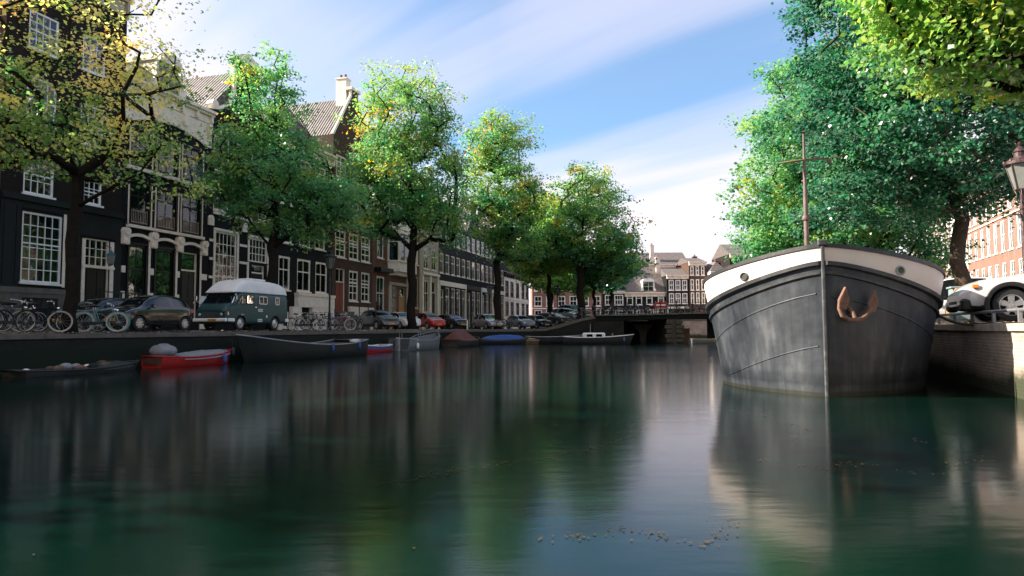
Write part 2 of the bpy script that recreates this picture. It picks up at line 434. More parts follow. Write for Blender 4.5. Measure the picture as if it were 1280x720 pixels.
def wall_front(mb, W, H, ops, depth=.16, room=.9, m=0, mi=1, zb=0.0, x0=0.0):
    """facade plane y=0 from x0..x0+W, z zb..H with rectangular openings, reveals and dark rooms behind"""
    xs = sorted(set([x0, x0 + W] + [o[0] for o in ops] + [o[1] for o in ops]))
    zs = sorted(set([zb, H] + [o[2] for o in ops] + [o[3] for o in ops]))
    for i in range(len(xs) - 1):
        for j in range(len(zs) - 1):
            cx, cz = (xs[i] + xs[i + 1]) / 2, (zs[j] + zs[j + 1]) / 2
            if xs[i + 1] - xs[i] < 1e-5 or zs[j + 1] - zs[j] < 1e-5: continue
            if any(o[0] < cx < o[1] and o[2] < cz < o[3] for o in ops): continue
            mb.poly([(xs[i], 0, zs[j]), (xs[i + 1], 0, zs[j]), (xs[i + 1], 0, zs[j + 1]), (xs[i], 0, zs[j + 1])], m)
    for a, b, c, d in ops:
        e = .012
        for (y0, y1, mm, g) in ((0, depth, m, 0), (depth, room, mi, 0)):
            mb.poly([(a, y0, c), (a, y1, c), (a, y1, d), (a, y0, d)], mm)
            mb.poly([(b, y0, c), (b, y0, d), (b, y1, d), (b, y1, c)], mm)
            mb.poly([(a, y0, c), (b, y0, c), (b, y1, c), (a, y1, c)], mm)
            mb.poly([(a, y0, d), (a, y1, d), (b, y1, d), (b, y0, d)], mm)
        mb.poly([(a, room, c), (b, room, c), (b, room, d), (a, room, d)], mi)

def make_window(parent, a, b, c, d, st):
    """st: nx, ny, fw frame width, mw bar width, fm frame material, arch, rail, curtain, sill, split"""
    nx, ny = st.get('nx', 2), st.get('ny', 2)
    fw, mw = st.get('fw', .09), st.get('mw', .03)
    fm = st.get('fm', M['cream']); y0 = st.get('y0', .04)
    out = st.get('out', 0.0)          # casing standing proud of the wall
    f = MB()
    f.box(a, a + fw, y0, y0 + .11, c, d); f.box(b - fw, b, y0, y0 + .11, c, d)
    f.box(a + fw, b - fw, y0, y0 + .11, d - fw, d); f.box(a + fw, b - fw, y0, y0 + .11, c, c + fw * .9)
    ia, ib, ic, id_ = a + fw, b - fw, c + fw * .9, d - fw
    rail = st.get('rail', .5)
    zr = ic + (id_ - ic) * rail if rail else None
    if zr: f.box(ia, ib, y0 + .015, y0 + .085, zr - mw * .9, zr + mw * .9)
    for i in range(1, nx):
        x = ia + (ib - ia) * i / nx
        w = mw / 2
        if zr:
            f.box(x - w, x + w, y0 + .03, y0 + .075, ic, zr - mw * .9); f.box(x - w, x + w, y0 + .03, y0 + .075, zr + mw * .9, id_)
        else: f.box(x - w, x + w, y0 + .03, y0 + .075, ic, id_)
    for j in range(1, ny):
        z = ic + (id_ - ic) * j / ny
        if zr and abs(z - zr) < .08: continue
        for i in range(nx):
            xa = ia + (ib - ia) * i / nx + (mw / 2 if i else 0); xb = ia + (ib - ia) * (i + 1) / nx - (mw / 2 if i < nx - 1 else 0)
            f.box(xa, xb, y0 + .032, y0 + .073, z - mw / 2, z + mw / 2)
    if out:
        cw = st.get('cw', .12)
        f.box(a - cw, a, -out, y0 + .1, c, d); f.box(b, b + cw, -out, y0 + .1, c, d)
        f.box(a - cw, b + cw, -out - .01, y0 + .1, d, d + cw)
    if st.get('arch'):
        # segmental head: fills the corners of the opening
        h = st['arch']; n = 6
        pts = [(a, d)]
        top = []
        for k in range(n + 1):
            x = a + (b - a) * k / n
            top.append((x, d - h * ((2 * (x - a) / (b - a) - 1) ** 2) - .0))
        for k in range(n):
            x0_, z0_ = top[k]; x1_, z1_ = top[k + 1]
            if min(z0_, z1_) < d - .004:
                f.mesh([(x0_, y0 - .02, z0_ - fw), (x1_, y0 - .02, z1_ - fw), (x1_, y0 - .02, d), (x0_, y0 - .02, d)], [(0, 1, 2, 3)])
    w = f.build('window', fm, parent)
    p = MB(); p.box(ia - .01, ib + .01, y0 + .045, y0 + .06, ic - .01, id_ + .01)
    p.build('pane', M['glass'], w)
    if st.get('sill', True):
        s = MB(); e = st.get('se', .07); s.box(a - e, b + e, -.09, y0 + .02, c - .10, c - .003)
        s.build('sill', st.get('sm', fm), w)
    cu = st.get('curtain')
    if cu:
        s = MB(); rows = []
        spans = {'full': [(ia, ib)], 'sides': [(ia, ia + (ib - ia) * .24), (ib - (ib - ia) * .24, ib)], 'left': [(ia, ia + (ib - ia) * .4)],
                 'right': [(ib - (ib - ia) * .45, ib)]}[cu]
        zlo, zhi = c + .03, id_
        if st.get('chalf'): zhi = c + (d - c) * st['chalf']
        for xa, xb in spans:
            n = max(8, int((xb - xa) * 14))
            r0 = []; r1 = []
            for k in range(n * 2 + 1):
                x = xa + (xb - xa) * k / (2 * n); y = .30 + .028 * (1 if k % 2 else -1)
                r0.append((x, y, zlo)); r1.append((x, y + .01, zhi))
            s.grid([r0, r1])
            s.grid([[(q[0], q[1] + .012, q[2]) for q in r0], [(q[0], q[1] + .012, q[2]) for q in r1]])
        s.build('curtain', st.get('cum', M['curtain']), w)
    if st.get('railing'):
        s = MB(); n = int((ib - ia) / .11)
        for k in range(n + 1):
            x = ia + (ib - ia) * k / n; s.tube([(x, -.03, c + .02), (x, -.03, c + .75 + .06 * (k % 2))], .011, 5)
        s.tube([(ia, -.03, c + .70), (ib, -.03, c + .70)], .016, 5); s.tube([(ia, -.03, c + .08), (ib, -.03, c + .08)], .016, 5)
        s.build('window_guard', st.get('gm', M['cream']), w)
    return w

def make_door(parent, a, b, c, d, mat, fm, transom=.0, tn=3, y0=.08, tcols=2):
    zt = d - transom
    mb = MB(); mb.box(a + .06, b - .06, y0 + .02, y0 + .07, c, zt - .06)
    # raised panels
    w = (b - a - .12); pw = w * .32
    for px in (a + .06 + w * .27, a + .06 + w * .73):
        for (q0, q1) in ((.08, .38), (.45, .92)):
            mb.box(px - pw / 2, px + pw / 2, y0 - .005, y0 + .02, c + (zt - c) * q0, c + (zt - c) * q1)
    o = mb.build('door', mat, parent)
    f = MB(); f.box(a - .02, a + .06, y0 - .05, y0 + .1, c, d + .02); f.box(b - .06, b + .02, y0 - .05, y0 + .1, c, d + .02)
    f.box(a + .06, b - .06, y0 - .04, y0 + .1, d - .06, d + .02)
    f.box(a + .06, b - .06, y0 - .04, y0 + .09, zt - .06, zt + .03)
    if transom:
        for i in range(1, tcols):
            x = a + (b - a) * i / tcols; f.box(x - .018, x + .018, y0, y0 + .05, zt + .03, d - .06)
        for j in range(1, max(1, tn - 1)):
            z = zt + .03 + (d - .09 - zt) * j / (tn - 1); f.box(a + .06, b - .06, y0 + .005, y0 + .045, z - .016, z + .016)
    f.build('frame', fm, o)
    if transom:
        g = MB(); g.box(a + .05, b - .05, y0 + .06, y0 + .07, zt + .02, d - .05); g.build('transom_pane', M['glass'], o)
    k = MB(); k.lathe([(.0, -.07), (.035, -.07), (.035, -.03), (.012, -.02), (.012, 0)], (b - .2, y0, c + 1.05), 8, axis='y'); k.build('handle', M['chrome'], o)
    return o

def dormer(parent, x, z, w, h, y0, y1, fm, roofm, scroll=True):
    mb = MB(); mb.box(x - w / 2, x - w / 2 + .14, y0, y1, z, z + h); mb.box(x + w / 2 - .14, x + w / 2, y0, y1, z, z + h)
    mb.box(x - w / 2 - .06, x + w / 2 + .06, y0 - .07, y1, z + h, z + h + .14)
    mb.prism([(x - w / 2, z + h + .14)] + [(x + cos(pi - k * pi / 8) * w / 2, z + h + .14 + sin(k * pi / 8) * w * .24) for k in range(1, 8)] + [(x + w / 2, z + h + .14)], y0 - .04, y1)
    if scroll:
        for sg in (-1, 1):
            pts = [(x + sg * w / 2, z)]
            for k in range(9):
                q = k / 8; pts.append((x + sg * (w / 2 + .42 * (1 - q) ** 1.6 + .05 * sin(q * 9)), z + h * .9 * q))
            if sg > 0: pts = pts[::-1]
            mb.prism(pts, y0 - .02, y0 + .12)
    o = mb.build('dormer', fm, parent)
    g = MB(); g.box(x - w / 2 + .14, x + w / 2 - .14, y0 + .1, y0 + .12, z + .02, z + h)
    g.build('pane', M['glass'], o)
    f = MB(); f.box(x - .02, x + .02, y0 + .05, y0 + .1, z, z + h); f.box(x - w / 2 + .14, x + w / 2 - .14, y0 + .06, y0 + .1, z + h * .55, z + h * .55 + .04)
    f.box(x - w / 2 + .15, x + w / 2 - .15, y0 + .3, y0 + .32, z, z + h, 1)
    f.build('frame', [fm, M['interior']], o)
    return o

def house(t0, t1, spec, name='canal_house', label='', facade=9.0, side='L', base=None, D=11.0, cat='house', group=None, loc=None, ang=None):
    """spec: H eave height above base, wall material, wins [(x0,x1,z0,z1,style)], doors, gable, extras"""
    W = t1 - t0 - .03
    if loc is None:
        loc = lpos(t0, facade, base) if side == 'L' else rpos(t0, facade, base)
        ang = ANG_L if side == 'L' else ANG_R
    root = empty(name, loc, ang, label, cat, group)
    sy = 1 if side == 'L' else -1   # on the right bank the house extends to -y
    H = spec['H']; wm = spec['wall']
    mb = MB()
    ops = [w[:4] for w in spec.get('wins', [])] + [d[:4] for d in spec.get('doors', [])]
    wall_front(mb, W, H, ops, zb=-.6)
    # sides, back, top
    mb.poly([(0, 0, -.6), (0, 0, H), (0, D, H), (0, D, -.6)], 0)
    mb.poly([(W, 0, -.6), (W, D, -.6), (W, D, H), (W, 0, H)], 0)
    mb.poly([(0, D, -.6), (0, D, H), (W, D, H), (W, D, -.6)], 0)
    mb.poly([(0, 0, H), (W, 0, H), (W, D, H), (0, D, H)], 0)
    g = spec.get('gable', 'cornice'); rh = spec.get('rh', W * .55)
    rm = spec.get('roof', M['tile'])
    gy = .32
    if g == 'neck':
        nw = W * spec.get('nw', .36); nh = rh * 1.12
        pts = [(.0, H), (W, H)]
        for k in range(9):
            q = k / 8; pts.append((W - (W / 2 - nw / 2) * (1 - (1 - q) ** 2.2) , H + nh * .62 * q ** 1.5))
        pts.append((W / 2 + nw / 2, H + nh)); pts.append((W / 2 - nw / 2, H + nh))
        for k in range(9):
            q = 1 - k / 8; pts.append(((W / 2 - nw / 2) * (1 - (1 - q) ** 2.2), H + nh * .62 * q ** 1.5))
        mb.prism(pts[:-1], .0, gy, 0)
    elif g == 'spout':
        mb.prism([(0, H), (W, H), (W / 2 + .5, H + rh), (W / 2 + .5, H + rh + .5), (W / 2 - .5, H + rh + .5), (W / 2 - .5, H + rh)], 0, gy, 0)
    wall = mb.build('wall', [wm, M['interior']], root)
    if g == 'neck':
        c = MB(); nw = W * spec.get('nw', .36); nh = rh * 1.12; tr = spec.get('trim', M['cream'])
        # scrolled edging and pediment cap
        for sg in (-1, 1):
            pl = []
            for k in range(9):
                q = k / 8; pl.append((W / 2 + sg * (W / 2 - (W / 2 - nw / 2) * (1 - (1 - q) ** 2.2)), gy / 2 - .02, H + nh * .62 * q ** 1.5))
            pl.append((W / 2 + sg * nw / 2, gy / 2 - .02, H + nh))
            c.tube(pl, .17, 6)
            c.lathe([(.0, -.25), (.3, -.25), (.3, .25), (0, .25)], (W / 2 + sg * (W / 2 - .25), gy / 2, H + .3), 12, axis='y')
        c.box(W / 2 - nw / 2 - .2, W / 2 + nw / 2 + .2, -.14, gy + .1, H + nh, H + nh + .22)
        c.prism([(W / 2 - nw / 2 - .15, H + nh + .22), (W / 2 + nw / 2 + .15, H + nh + .22), (W / 2, H + nh + .75)], -.08, gy)
        c.build('gable_trim', tr, root)
    if g in ('cornice', 'neck', 'spout', 'mansard'):
        r = MB(); y0 = gy + .01 if g != 'cornice' else .35
        if spec.get('ridge') == 'along':      # ridge parallel to the street
            zt = H + rh; r.prism([(0, 0)], 0, 0) if False else None
            vs = [(-.05, -.25, H + .02), (W + .05, -.25, H + .02), (W + .05, D / 2, zt), (-.05, D / 2, zt), (-.05, D, H + .02), (W + .05, D, H + .02)]
            r.mesh(vs, [(0, 1, 2, 3), (3, 2, 5, 4), (0, 3, 4), (1, 5, 2)])
        elif g == 'mansard':
            i = spec.get('mi', .9); zt = H + rh
            b0 = [(.02, .02), (W - .02, .02), (W - .02, D), (.02, D)]; b1 = [(i, i), (W - i, i), (W - i, D - i), (i, D - i)]
            r.mesh([(x, y, H + .01) for x, y in b0] + [(x, y, zt) for x, y in b1], [(0, 1, 5, 4), (1, 2, 6, 5), (2, 3, 7, 6), (3, 0, 4, 7), (4, 5, 6, 7)])
        else:
            zt = H + rh; hy = y0 + (spec.get('hip', 1.6) if g == 'cornice' else 0)
            vs = [(.0, y0, H + .02), (W, y0, H + .02), (W, D, H + .02), (0, D, H + .02), (W / 2, hy, zt), (W / 2, D, zt)]
            r.mesh(vs, [(0, 4, 5, 3), (1, 2, 5, 4), (0, 1, 4), (2, 3, 5)])
        ro = r.build('roof', rm, root)
        for (cx, cy, ch) in spec.get('chimneys', [(W - .5, D * .55, rh * 1.15)]):
            c = MB(); c.box(cx - .38, cx + .38, cy - .5, cy + .5, H + .05, H + ch); c.box(cx - .44, cx + .44, cy - .56, cy + .56, H + ch, H + ch + .12)
            for q in (-.22, .22): c.lathe([(.13, 0), (.12, .38), (.09, .38), (.09, .1)], (cx, cy + q, H + ch + .12), 8, m=1)
            c.build('chimney', [spec.get('chm', M['bk_brown']), M['rust']], ro)
    tr = spec.get('trim', M['cream'])
    if g in ('cornice', 'mansard') or spec.get('cornice'):
        ch = spec.get('ch', .5); c = MB()
        c.box(-.02, W + .02, -.10, .0, H - ch * 1.3, H - ch * .45); c.box(-.04, W + .04, -.28, .0, H - ch * .45, H - ch * .2); c.box(-.06, W + .06, -.42, .1, H - ch * .2, H + .06)
        n = max(3, int(W / 1.1))
        for k in range(n + 1):
            x = .15 + (W - .3) * k / n; c.box(x - .08, x + .08, -.26, -.10, H - ch * 1.2, H - ch * .45)
        c.build('cornice', tr, root)
    for w in spec.get('wins', []):
        make_window(root, w[0], w[1], w[2], w[3], w[4] if len(w) > 4 else {})
    for d in spec.get('doors', []):
        make_door(root, d[0], d[1], d[2], d[3], *(d[4:]))
    for q in spec.get('parts', []):      # (name, material, [boxes])
        b = MB()
        if q[0] in ('string_course', 'pilaster'):
            for bx in q[2]:
                b = MB(); b.box(*bx[:6]); b.build(q[0], q[1], root)
            continue
        for bx in q[2]: b.box(*bx[:6])
        b.build(q[0], q[1], root)
    if side == 'R':
        pass
    return root

def rowwins(xs, w, rows, st):
    """grid of windows: xs centres, w width, rows [(z0,z1)]"""
    return [(x - w / 2, x + w / 2, a, b, st) for x in xs for a, b in rows]

GB = 1.36      # street level on the left bank
# --- first house at the frame edge (rust brick)
st = dict(nx=2, ny=3, fm=M['cream'], curtain='full')
house(-7.4, .62, dict(H=14.5, wall=M['bk_rust'], rh=3.6, gable='neck',
      wins=rowwins([1.5, 4.0, 6.5], 1.15, [(3.6, 5.7), (7.0, 9.2), (10.4, 12.2)], st) + [(2.9, 4.0, 1.0, 2.9, st), (5.2, 6.9, .9, 2.9, st)],
      doors=[(.7, 1.8, .1, 2.9, M['darkgreen'], M['cream'], .6)]),
      base=GB, label='rust brick house at the left edge, mostly hidden by the yellow leaved tree')
house(-17.0, -7.45, dict(H=11.5, wall=M['bk_dark'], rh=2.6, gable='cornice', ch=.5,
      wins=rowwins([1.5, 4.5, 7.5], 1.3, [(1.0, 3.3), (4.6, 6.6), (7.8, 9.6)], st)), base=GB, label='added lower dark brick house, unseen past the left edge of the view')  # added out of view to cut sky light, kept low to let sun through
# --- tall dark brown house with the green-black timber ground floor
def rel(z): return z - GB
stA = dict(nx=4, ny=4, fw=.10, mw=.035, fm=M['white'], curtain='full', rail=.5)
stB = dict(nx=5, ny=6, fw=.10, mw=.038, fm=M['white'], curtain='full', rail=.56)
X0 = .62
h1 = house(X0, 7.05, dict(H=17.9, wall=M['bk_dark'], gable='cornice', rh=3.4, ch=.9, trim=M['sand'],
      wins=[(1.02, 3.02, rel(3.6), rel(6.82), stB), (1.0, 2.5, rel(7.65), rel(9.48), dict(stA, ny=3)), (3.8, 5.15, rel(7.72), rel(8.95), dict(stA, ny=3)),
            (1.0, 2.5, rel(11.0), rel(13.1), dict(stA, nx=4)), (3.8, 5.15, rel(10.7), rel(12.7), dict(stA, nx=3)),
            (1.0, 2.5, rel(14.4), rel(16.2), dict(stA, nx=4)), (3.8, 5.15, rel(14.4), rel(16.2), dict(stA, nx=3))],
      doors=[(4.3, 5.72, rel(1.9), rel(6.0), M['blackpaint'], M['cream'], 1.35, 4, .1, 4)],
      parts=[('timber_front', M['greywood'], [(0, .9, -.06, -.003, rel(3.35), rel(7.25)), (3.14, 3.95, -.06, -.003, rel(3.35), rel(7.25)), (5.98, 6.4, -.06, -.003, rel(1.6), rel(7.25)),
                                             (.9, 3.14, -.06, -.003, rel(6.95), rel(7.25)), (3.95, 5.98, -.06, -.003, rel(6.1), rel(7.25)),
                                             (.14, .16, -.09, -.06, rel(3.5), rel(7.0)), (.70, .72, -.09, -.06, rel(3.5), rel(7.0)), (3.3, 3.32, -.09, -.06, rel(3.5), rel(7.0)), (3.78, 3.8, -.09, -.06, rel(3.5), rel(7.0))]),
             ('string_course', M['greywood'], [(-.02, 6.44, -.20, -.003, rel(7.25), rel(7.42)), (-.02, 6.44, -.12, -.003, rel(7.42), rel(7.55))]),
             ('plinth', M['coping'], [(0, 3.9, -.12, -.003, rel(3.1), rel(3.35)), (0, 3.85, -.07, -.003, -.3, rel(3.1))]),
             ('basement_shutter', M['greywood'], [(1.1 + k * .22, 1.28 + k * .22, -.11, -.072, .25, rel(2.9)) for k in range(8)]),
             ('entrance_step', M['coping'], [(4.0, 6.0, -1.1, -.004, -.3, .18), (4.1, 5.9, -.75, -.004, .18, .36), (4.2, 5.8, -.4, -.004, .36, .54)]),
             ('door_surround', M['cream'], [(5.74, 5.96, -.05, -.003, rel(1.9), rel(5.95)), (4.1, 4.28, -.05, -.003, rel(1.9), rel(5.95)), (4.1, 5.98, -.10, -.055, rel(4.52), rel(4.66))])],
      chimneys=[(5.8, 5, 4.0)]),
      base=GB, label='tall dark brown house with timber ground floor and many paned windows')
# extra dressed casing beside the big window
b = MB(); b.box(3.02, 3.16, -.09, -.062, rel(3.45), rel(6.95)); b.build('window_casing', M['cream'], h1)

# --- ornate black house with cream bands, large dormer in a deep cream cornice
stT = dict(nx=2, ny=1, fw=.10, mw=.05, fm=M['blackpaint'], rail=.72, sill=False, out=.06, cw=.11, curtain='right')
stTc = dict(stT)
h2x = 7.05
W2 = 13.6 - h2x - .03
cols = [(.45, 1.80), (2.30, 3.80), (4.22, 5.75)]
wins2 = []
for i, (a, bb) in enumerate(cols):
    wins2.append((a + .05, bb - .05, rel(10.35), rel(12.3), dict(stT, curtain=None, railing=(i == 2), gm=M['steel'])))
    wins2.append((a + .05, bb - .05, rel(7.15), rel(9.35), dict(stT, railing=True, gm=M['sand'], curtain=('left', 'sides', 'right')[i], cum=(M['curtain'], M['redcurtain'], M['curtain'])[i])))
for i in (0, 1):
    a, bb = cols[i]
    wins2.append((a + .05, bb - .15, rel(2.3), rel(6.0), dict(stT, rail=.66, curtain=('full', 'right')[i], chalf=.42 if i == 0 else None, arch=.12)))
h2 = house(h2x, 13.6, dict(H=rel(14.9), wall=M['bk_black'], gable='cornice', rh=2.6, ridge=None, ch=.55, trim=M['cream'],
      wins=wins2, doors=[(4.3, 5.6, rel(2.0), rel(6.0), M['blackpaint'], M['cream'], 1.05, 2, .12, 1)], roof=M['slate'],
      chimneys=[(.5, 7, 3.3)]),
      base=GB, label='ornate black painted house with cream bands, scrolled brackets and a broad cream cornice')
for w in [c for c in h2.children if c.name.startswith('window')]:
    pass
# cream casings around the tall windows (mesh of the facade trim)
b = MB()
for (a, bb) in cols:
    for z0, z1 in ((rel(10.3), rel(12.35)), (rel(7.1), rel(9.4))):
        b.box(a - .10, a - .065, -.075, -.003, z0, z1); b.box(bb + .065, bb + .12, -.10, -.003, z0, z1)
for i, (a, bb) in enumerate(cols):
    b.box(bb - .02, bb + .10, -.10, -.062, rel(2.3), rel(6.1))
b.box(.2, W2 - .1, -.16, -.003, rel(10.05), rel(10.24))           # band under the top row
for (a, bb) in cols:
    b.box(a - .18, bb + .2, -.22, -.003, rel(6.9), rel(7.05))      # window ledges
    # volute brackets and curved band over the ground floor
for x in (.12, 2.02, 3.98, 5.98):
    b.box(x - .2, x + .2, -.26, -.003, rel(5.95), rel(6.65)); b.lathe([(0, -.34), (.2, -.34), (.23, -.003), (0, -.003)], (x, 0, rel(6.62)), 12, axis='y')
    b.lathe([(0, -.31), (.14, -.31), (.16, -.003), (0, -.003)], (x, 0, rel(6.05)), 12, axis='y')
for xa, xb in ((.32, 1.82), (2.22, 3.78), (4.18, 5.78)):
    n = 10; lo = []; hi = []
    for k in range(n + 1):
        q = k / n; z = rel(6.30) + .16 * sin(q * pi); lo.append((xa + (xb - xa) * q, z)); hi.append((xa + (xb - xa) * q, z + .16))
    b.prism(lo + hi[::-1], -.17, -.003)
for x0, x1 in ((-.0, .3), (1.92, 2.22), (3.86, 4.16), (5.86, 6.4)):
    for z in (2.55, 3.1, 4.45): b.box(x0 + .02, x1 - .02, -.05, -.003, rel(z), rel(z + .36))
b.box(-.0, .3, -.06, -.003, .1, .6); b.box(5.86, 6.4, -.06, -.003, .1, .6)
split_build(b, 'cream_moulding', M['cream'], h2)
b = MB()   # tall cream frieze with shallow arch and brackets
b.box(.0, W2, -.08, -.003, rel(13.3), rel(14.15))
n = 14; pts = []
for k in range(n + 1):
    q = k / n; pts.append((.5 + (W2 - 1.0) * q, rel(12.75) + .5 * sin(q * pi)))
b.prism([(0, rel(13.3)), (0, rel(12.7)), (.5, rel(12.7))] + pts[1:-1] + [(W2 - .5, rel(12.7)), (W2, rel(12.7)), (W2, rel(13.3))], -.075, -.003)
for x in (.25, 2.1, 4.2, 6.2):
    b.prism([(x - .14, rel(14.1)), (x - .14, rel(13.75)), (x - .07, rel(13.45)), (x + .07, rel(13.45)), (x + .14, rel(13.75)), (x + .14, rel(14.1))], -.3, -.08)
    b.box(x - .03, x + .03, -.12, -.08, rel(13.2), rel(13.45))
b.build('frieze', M['cream'], h2)
dormer(h2, 3.05, rel(14.97), 1.9, 1.75, .0, 2.6, M['cream'], M['slate'])

# --- black house with large many paned shop windows
stC = dict(nx=3, ny=4, fw=.10, mw=.04, fm=M['cream'], curtain='full', se=.02)
stD = dict(nx=5, ny=7, fw=.12, mw=.05, fm=M['cream'], out=.05, cw=.16, rail=.42, sill=False)
stD2 = dict(nx=5, ny=3, fw=.12, mw=.05, fm=M['cream'], out=.05, cw=.16, rail=None, sill=False)
h3 = house(13.6, 20.4, dict(H=rel(15.3), wall=M['bk_black'], gable='neck', rh=3.6, nw=.34,
      wins=[(.3, 1.72, rel(8.95), rel(10.5), stC), (2.42, 4.15, rel(8.95), rel(10.7), dict(stC, nx=4)), (4.75, 6.2, rel(8.95), rel(10.7), stC),
            (.3, 1.72, rel(11.9), rel(13.7), dict(stC, curtain=None)), (2.42, 4.15, rel(11.9), rel(13.7), dict(stC, curtain=None)), (4.75, 6.2, rel(11.9), rel(13.7), dict(stC, curtain=None)),
            (.55, 2.6, rel(2.7), rel(7.65), stD), (3.85, 5.8, rel(6.0), rel(7.65), stD2)],
      doors=[(4.15, 5.5, rel(2.2), rel(5.8), M['blackpaint'], M['cream'], .5, 2, .1, 1)]),
      base=GB, label='black brick house with tall many paned cream shop windows behind the camper van')
b = MB()
for x in (.05, 3.25, 6.35):
    b.box(x - .2, x + .25, -.12, -.003, rel(7.9), rel(8.3)); b.lathe([(0, -.13), (.22, -.13), (.22, -.003), (0, -.003)], (x + .02, 0, rel(8.32)), 12, axis='y')
for x0, x1 in ((-.0, .36), (2.82, 3.62), (5.99, 6.7)):
    for z in (3.4, 4.6, 5.75, 6.9): b.box(x0 + .02, x1 - .02, -.06, -.003, rel(z), rel(z + .16))
b.box(.3, 6.1, -.10, -.055, rel(11.3), rel(11.5)); b.box(.3, 1.8, -.09, -.003, rel(8.66), rel(8.82)); b.box(2.4, 6.3, -.09, -.003, rel(8.66), rel(8.82))
b.box(3.62, 3.8, -.05, -.003, rel(2.2), rel(5.95)); b.box(5.82, 5.97, -.05, -.003, rel(2.2), rel(5.95))
split_build(b, 'stone_band', M['cream'], h3)

# --- black house with cream raised basement
stE = dict(nx=2, ny=1, fw=.13, mw=.05, fm=M['cream'], rail=.62, curtain='sides', arch=.12)
h4 = house(20.4, 28.0, dict(H=rel(15.6), wall=M['bk_black'], gable='cornice', rh=3.5, ch=.6,
      wins=[(.35, 1.75, rel(4.3), rel(6.75), stE), (2.65, 4.45, rel(4.3), rel(6.75), stE), (5.15, 6.85, rel(4.3), rel(6.75), stE)] +
           [(a, a + 1.5, z0, z1, dict(stE, arch=0, curtain='full')) for a in (.45, 2.9, 5.0) for z0, z1 in ((rel(7.75), rel(9.5)), (rel(10.6), rel(12.3)), (rel(13.0), rel(14.4)))] +
           [(2.9, 4.3, .2, 1.35, dict(stE, arch=0)), (.5, 1.7, .2, 1.35, dict(stE, arch=0))],
      parts=[('basement_front', M['cream'], [(2.35, 2.88, -.3, -.003, -.2, rel(3.1)), (4.32, 7.5, -.3, -.003, -.2, rel(3.1)), (2.35, 7.5, -.34, -.003, rel(3.1), rel(3.95)), (2.3, 7.5, -.42, -.003, rel(3.95), rel(4.15)),
                                            (0.05, .48, -.3, -.003, -.2, rel(3.1)), (1.72, 2.33, -.3, -.003, -.2, rel(3.1))])],
      chimneys=[(1, 6, 4.2)]),
      base=GB, label='black brick house on a raised cream basement between the shop front and the brown house')

# --- brown brick house, five storeys, neck gable
stF = dict(nx=2, ny=4, fw=.16, mw=.09, fm=M['cream'], rail=.62, se=.05)
xs5 = [1.30, 3.55, 5.70]
h5 = house(28.0, 35.0, dict(H=rel(17.6), wall=M['bk_brown'], gable='spout', rh=4.2, cornice=False,
      wins=[(x - .85, x + .85, a, bq, stF) for x in xs5 for a, bq in ((rel(7.45), rel(9.75)), (rel(10.75), rel(13.05)), (rel(14.2), rel(16.1)))] +
           [(x - .8, x + .8, rel(3.85), rel(6.5), stF) for x in xs5[1:]],
      doors=[(.6, 2.05, rel(2.9), rel(6.5), M['redpaint'], M['cream'], 1.1, 2, .1, 2)],
      parts=[('plinth', M['cream'], [(2.6, 6.9, -.15, -.003, -.2, rel(3.2)), (2.55, 6.95, -.22, -.003, rel(3.2), rel(3.36))]),
             ('entrance_step', M['coping'], [(.2, 2.5, -2.2, -.004, -.3, .3), (.3, 2.4, -1.7, -.004, .3, .75), (.4, 2.3, -1.2, -.004, .75, 1.15), (.4, 2.3, -.8, -.004, 1.15, rel(2.9))])],
      chimneys=[(3.2, 1.0, 5.8)], chm=M['cream'], roof=M['tile']),
      base=GB, label='five storey brown brick house with red door and cream chimney on its tiled roof')
b = MB()
for sg in (-1, 1):
    b.tube([(3.5 + sg * 3.45, .14, rel(17.6)), (3.5 + sg * .55, .14, rel(21.8)), (3.5 + sg * .55, .14, rel(22.4))], .16, 6)
b.box(2.7, 4.3, -.12, .5, rel(22.35), rel(22.6)); b.build('gable_trim', M['cream'], h5)

# --- rust brick house with the cream oriel
h6 = house(35.0, 46.2, dict(H=rel(16.5), wall=M['bk_rust'], gable='mansard', rh=2.6, ch=.5,
      wins=[(.9, 2.2, rel(8.1), rel(10.9), dict(stE, arch=0, curtain=None, rail=.75)), (.9, 2.2, rel(12.0), rel(13.9), dict(stE, arch=0)), (.8, 2.4, rel(2.3), rel(6.4), dict(stE, arch=.2)),
            (3.9, 5.1, rel(2.3), rel(5.6), dict(stE, arch=0, fm=M['sand'])), (8.6, 10.3, rel(3.6), rel(6.9), dict(stE, arch=0, fm=M['sand'])), (9.0, 10.3, rel(8.2), rel(10.6), stE), (9.0, 10.3, rel(11.8), rel(13.8), stE)],
      doors=[(5.6, 7.0, rel(1.5), rel(5.6), M['ochre'], M['sand'], .9, 2, .1, 1)],
      parts=[('stone_front', M['sand'], [(7.2, 8.45, -.10, -.003, -.2, rel(7.0)), (10.45, 11.1, -.10, -.003, -.2, rel(14.6)), (3.2, 3.8, -.10, -.003, -.2, rel(6.0)), (3.2, 8.4, -.16, -.003, rel(5.7), rel(6.0))]),
             ('pale_panel', M['cream'], [(.85, 2.25, -.05, -.003, rel(11.05), rel(11.9))]), ('doorway_awning', M['iron'], [(.3, 2.9, -.75, -.003, rel(6.75), rel(6.95)), (.3, 2.9, -.72, -.003, rel(6.95), rel(7.15))])]),
      base=GB, label='rust brick house with a projecting cream bay window and yellow door')
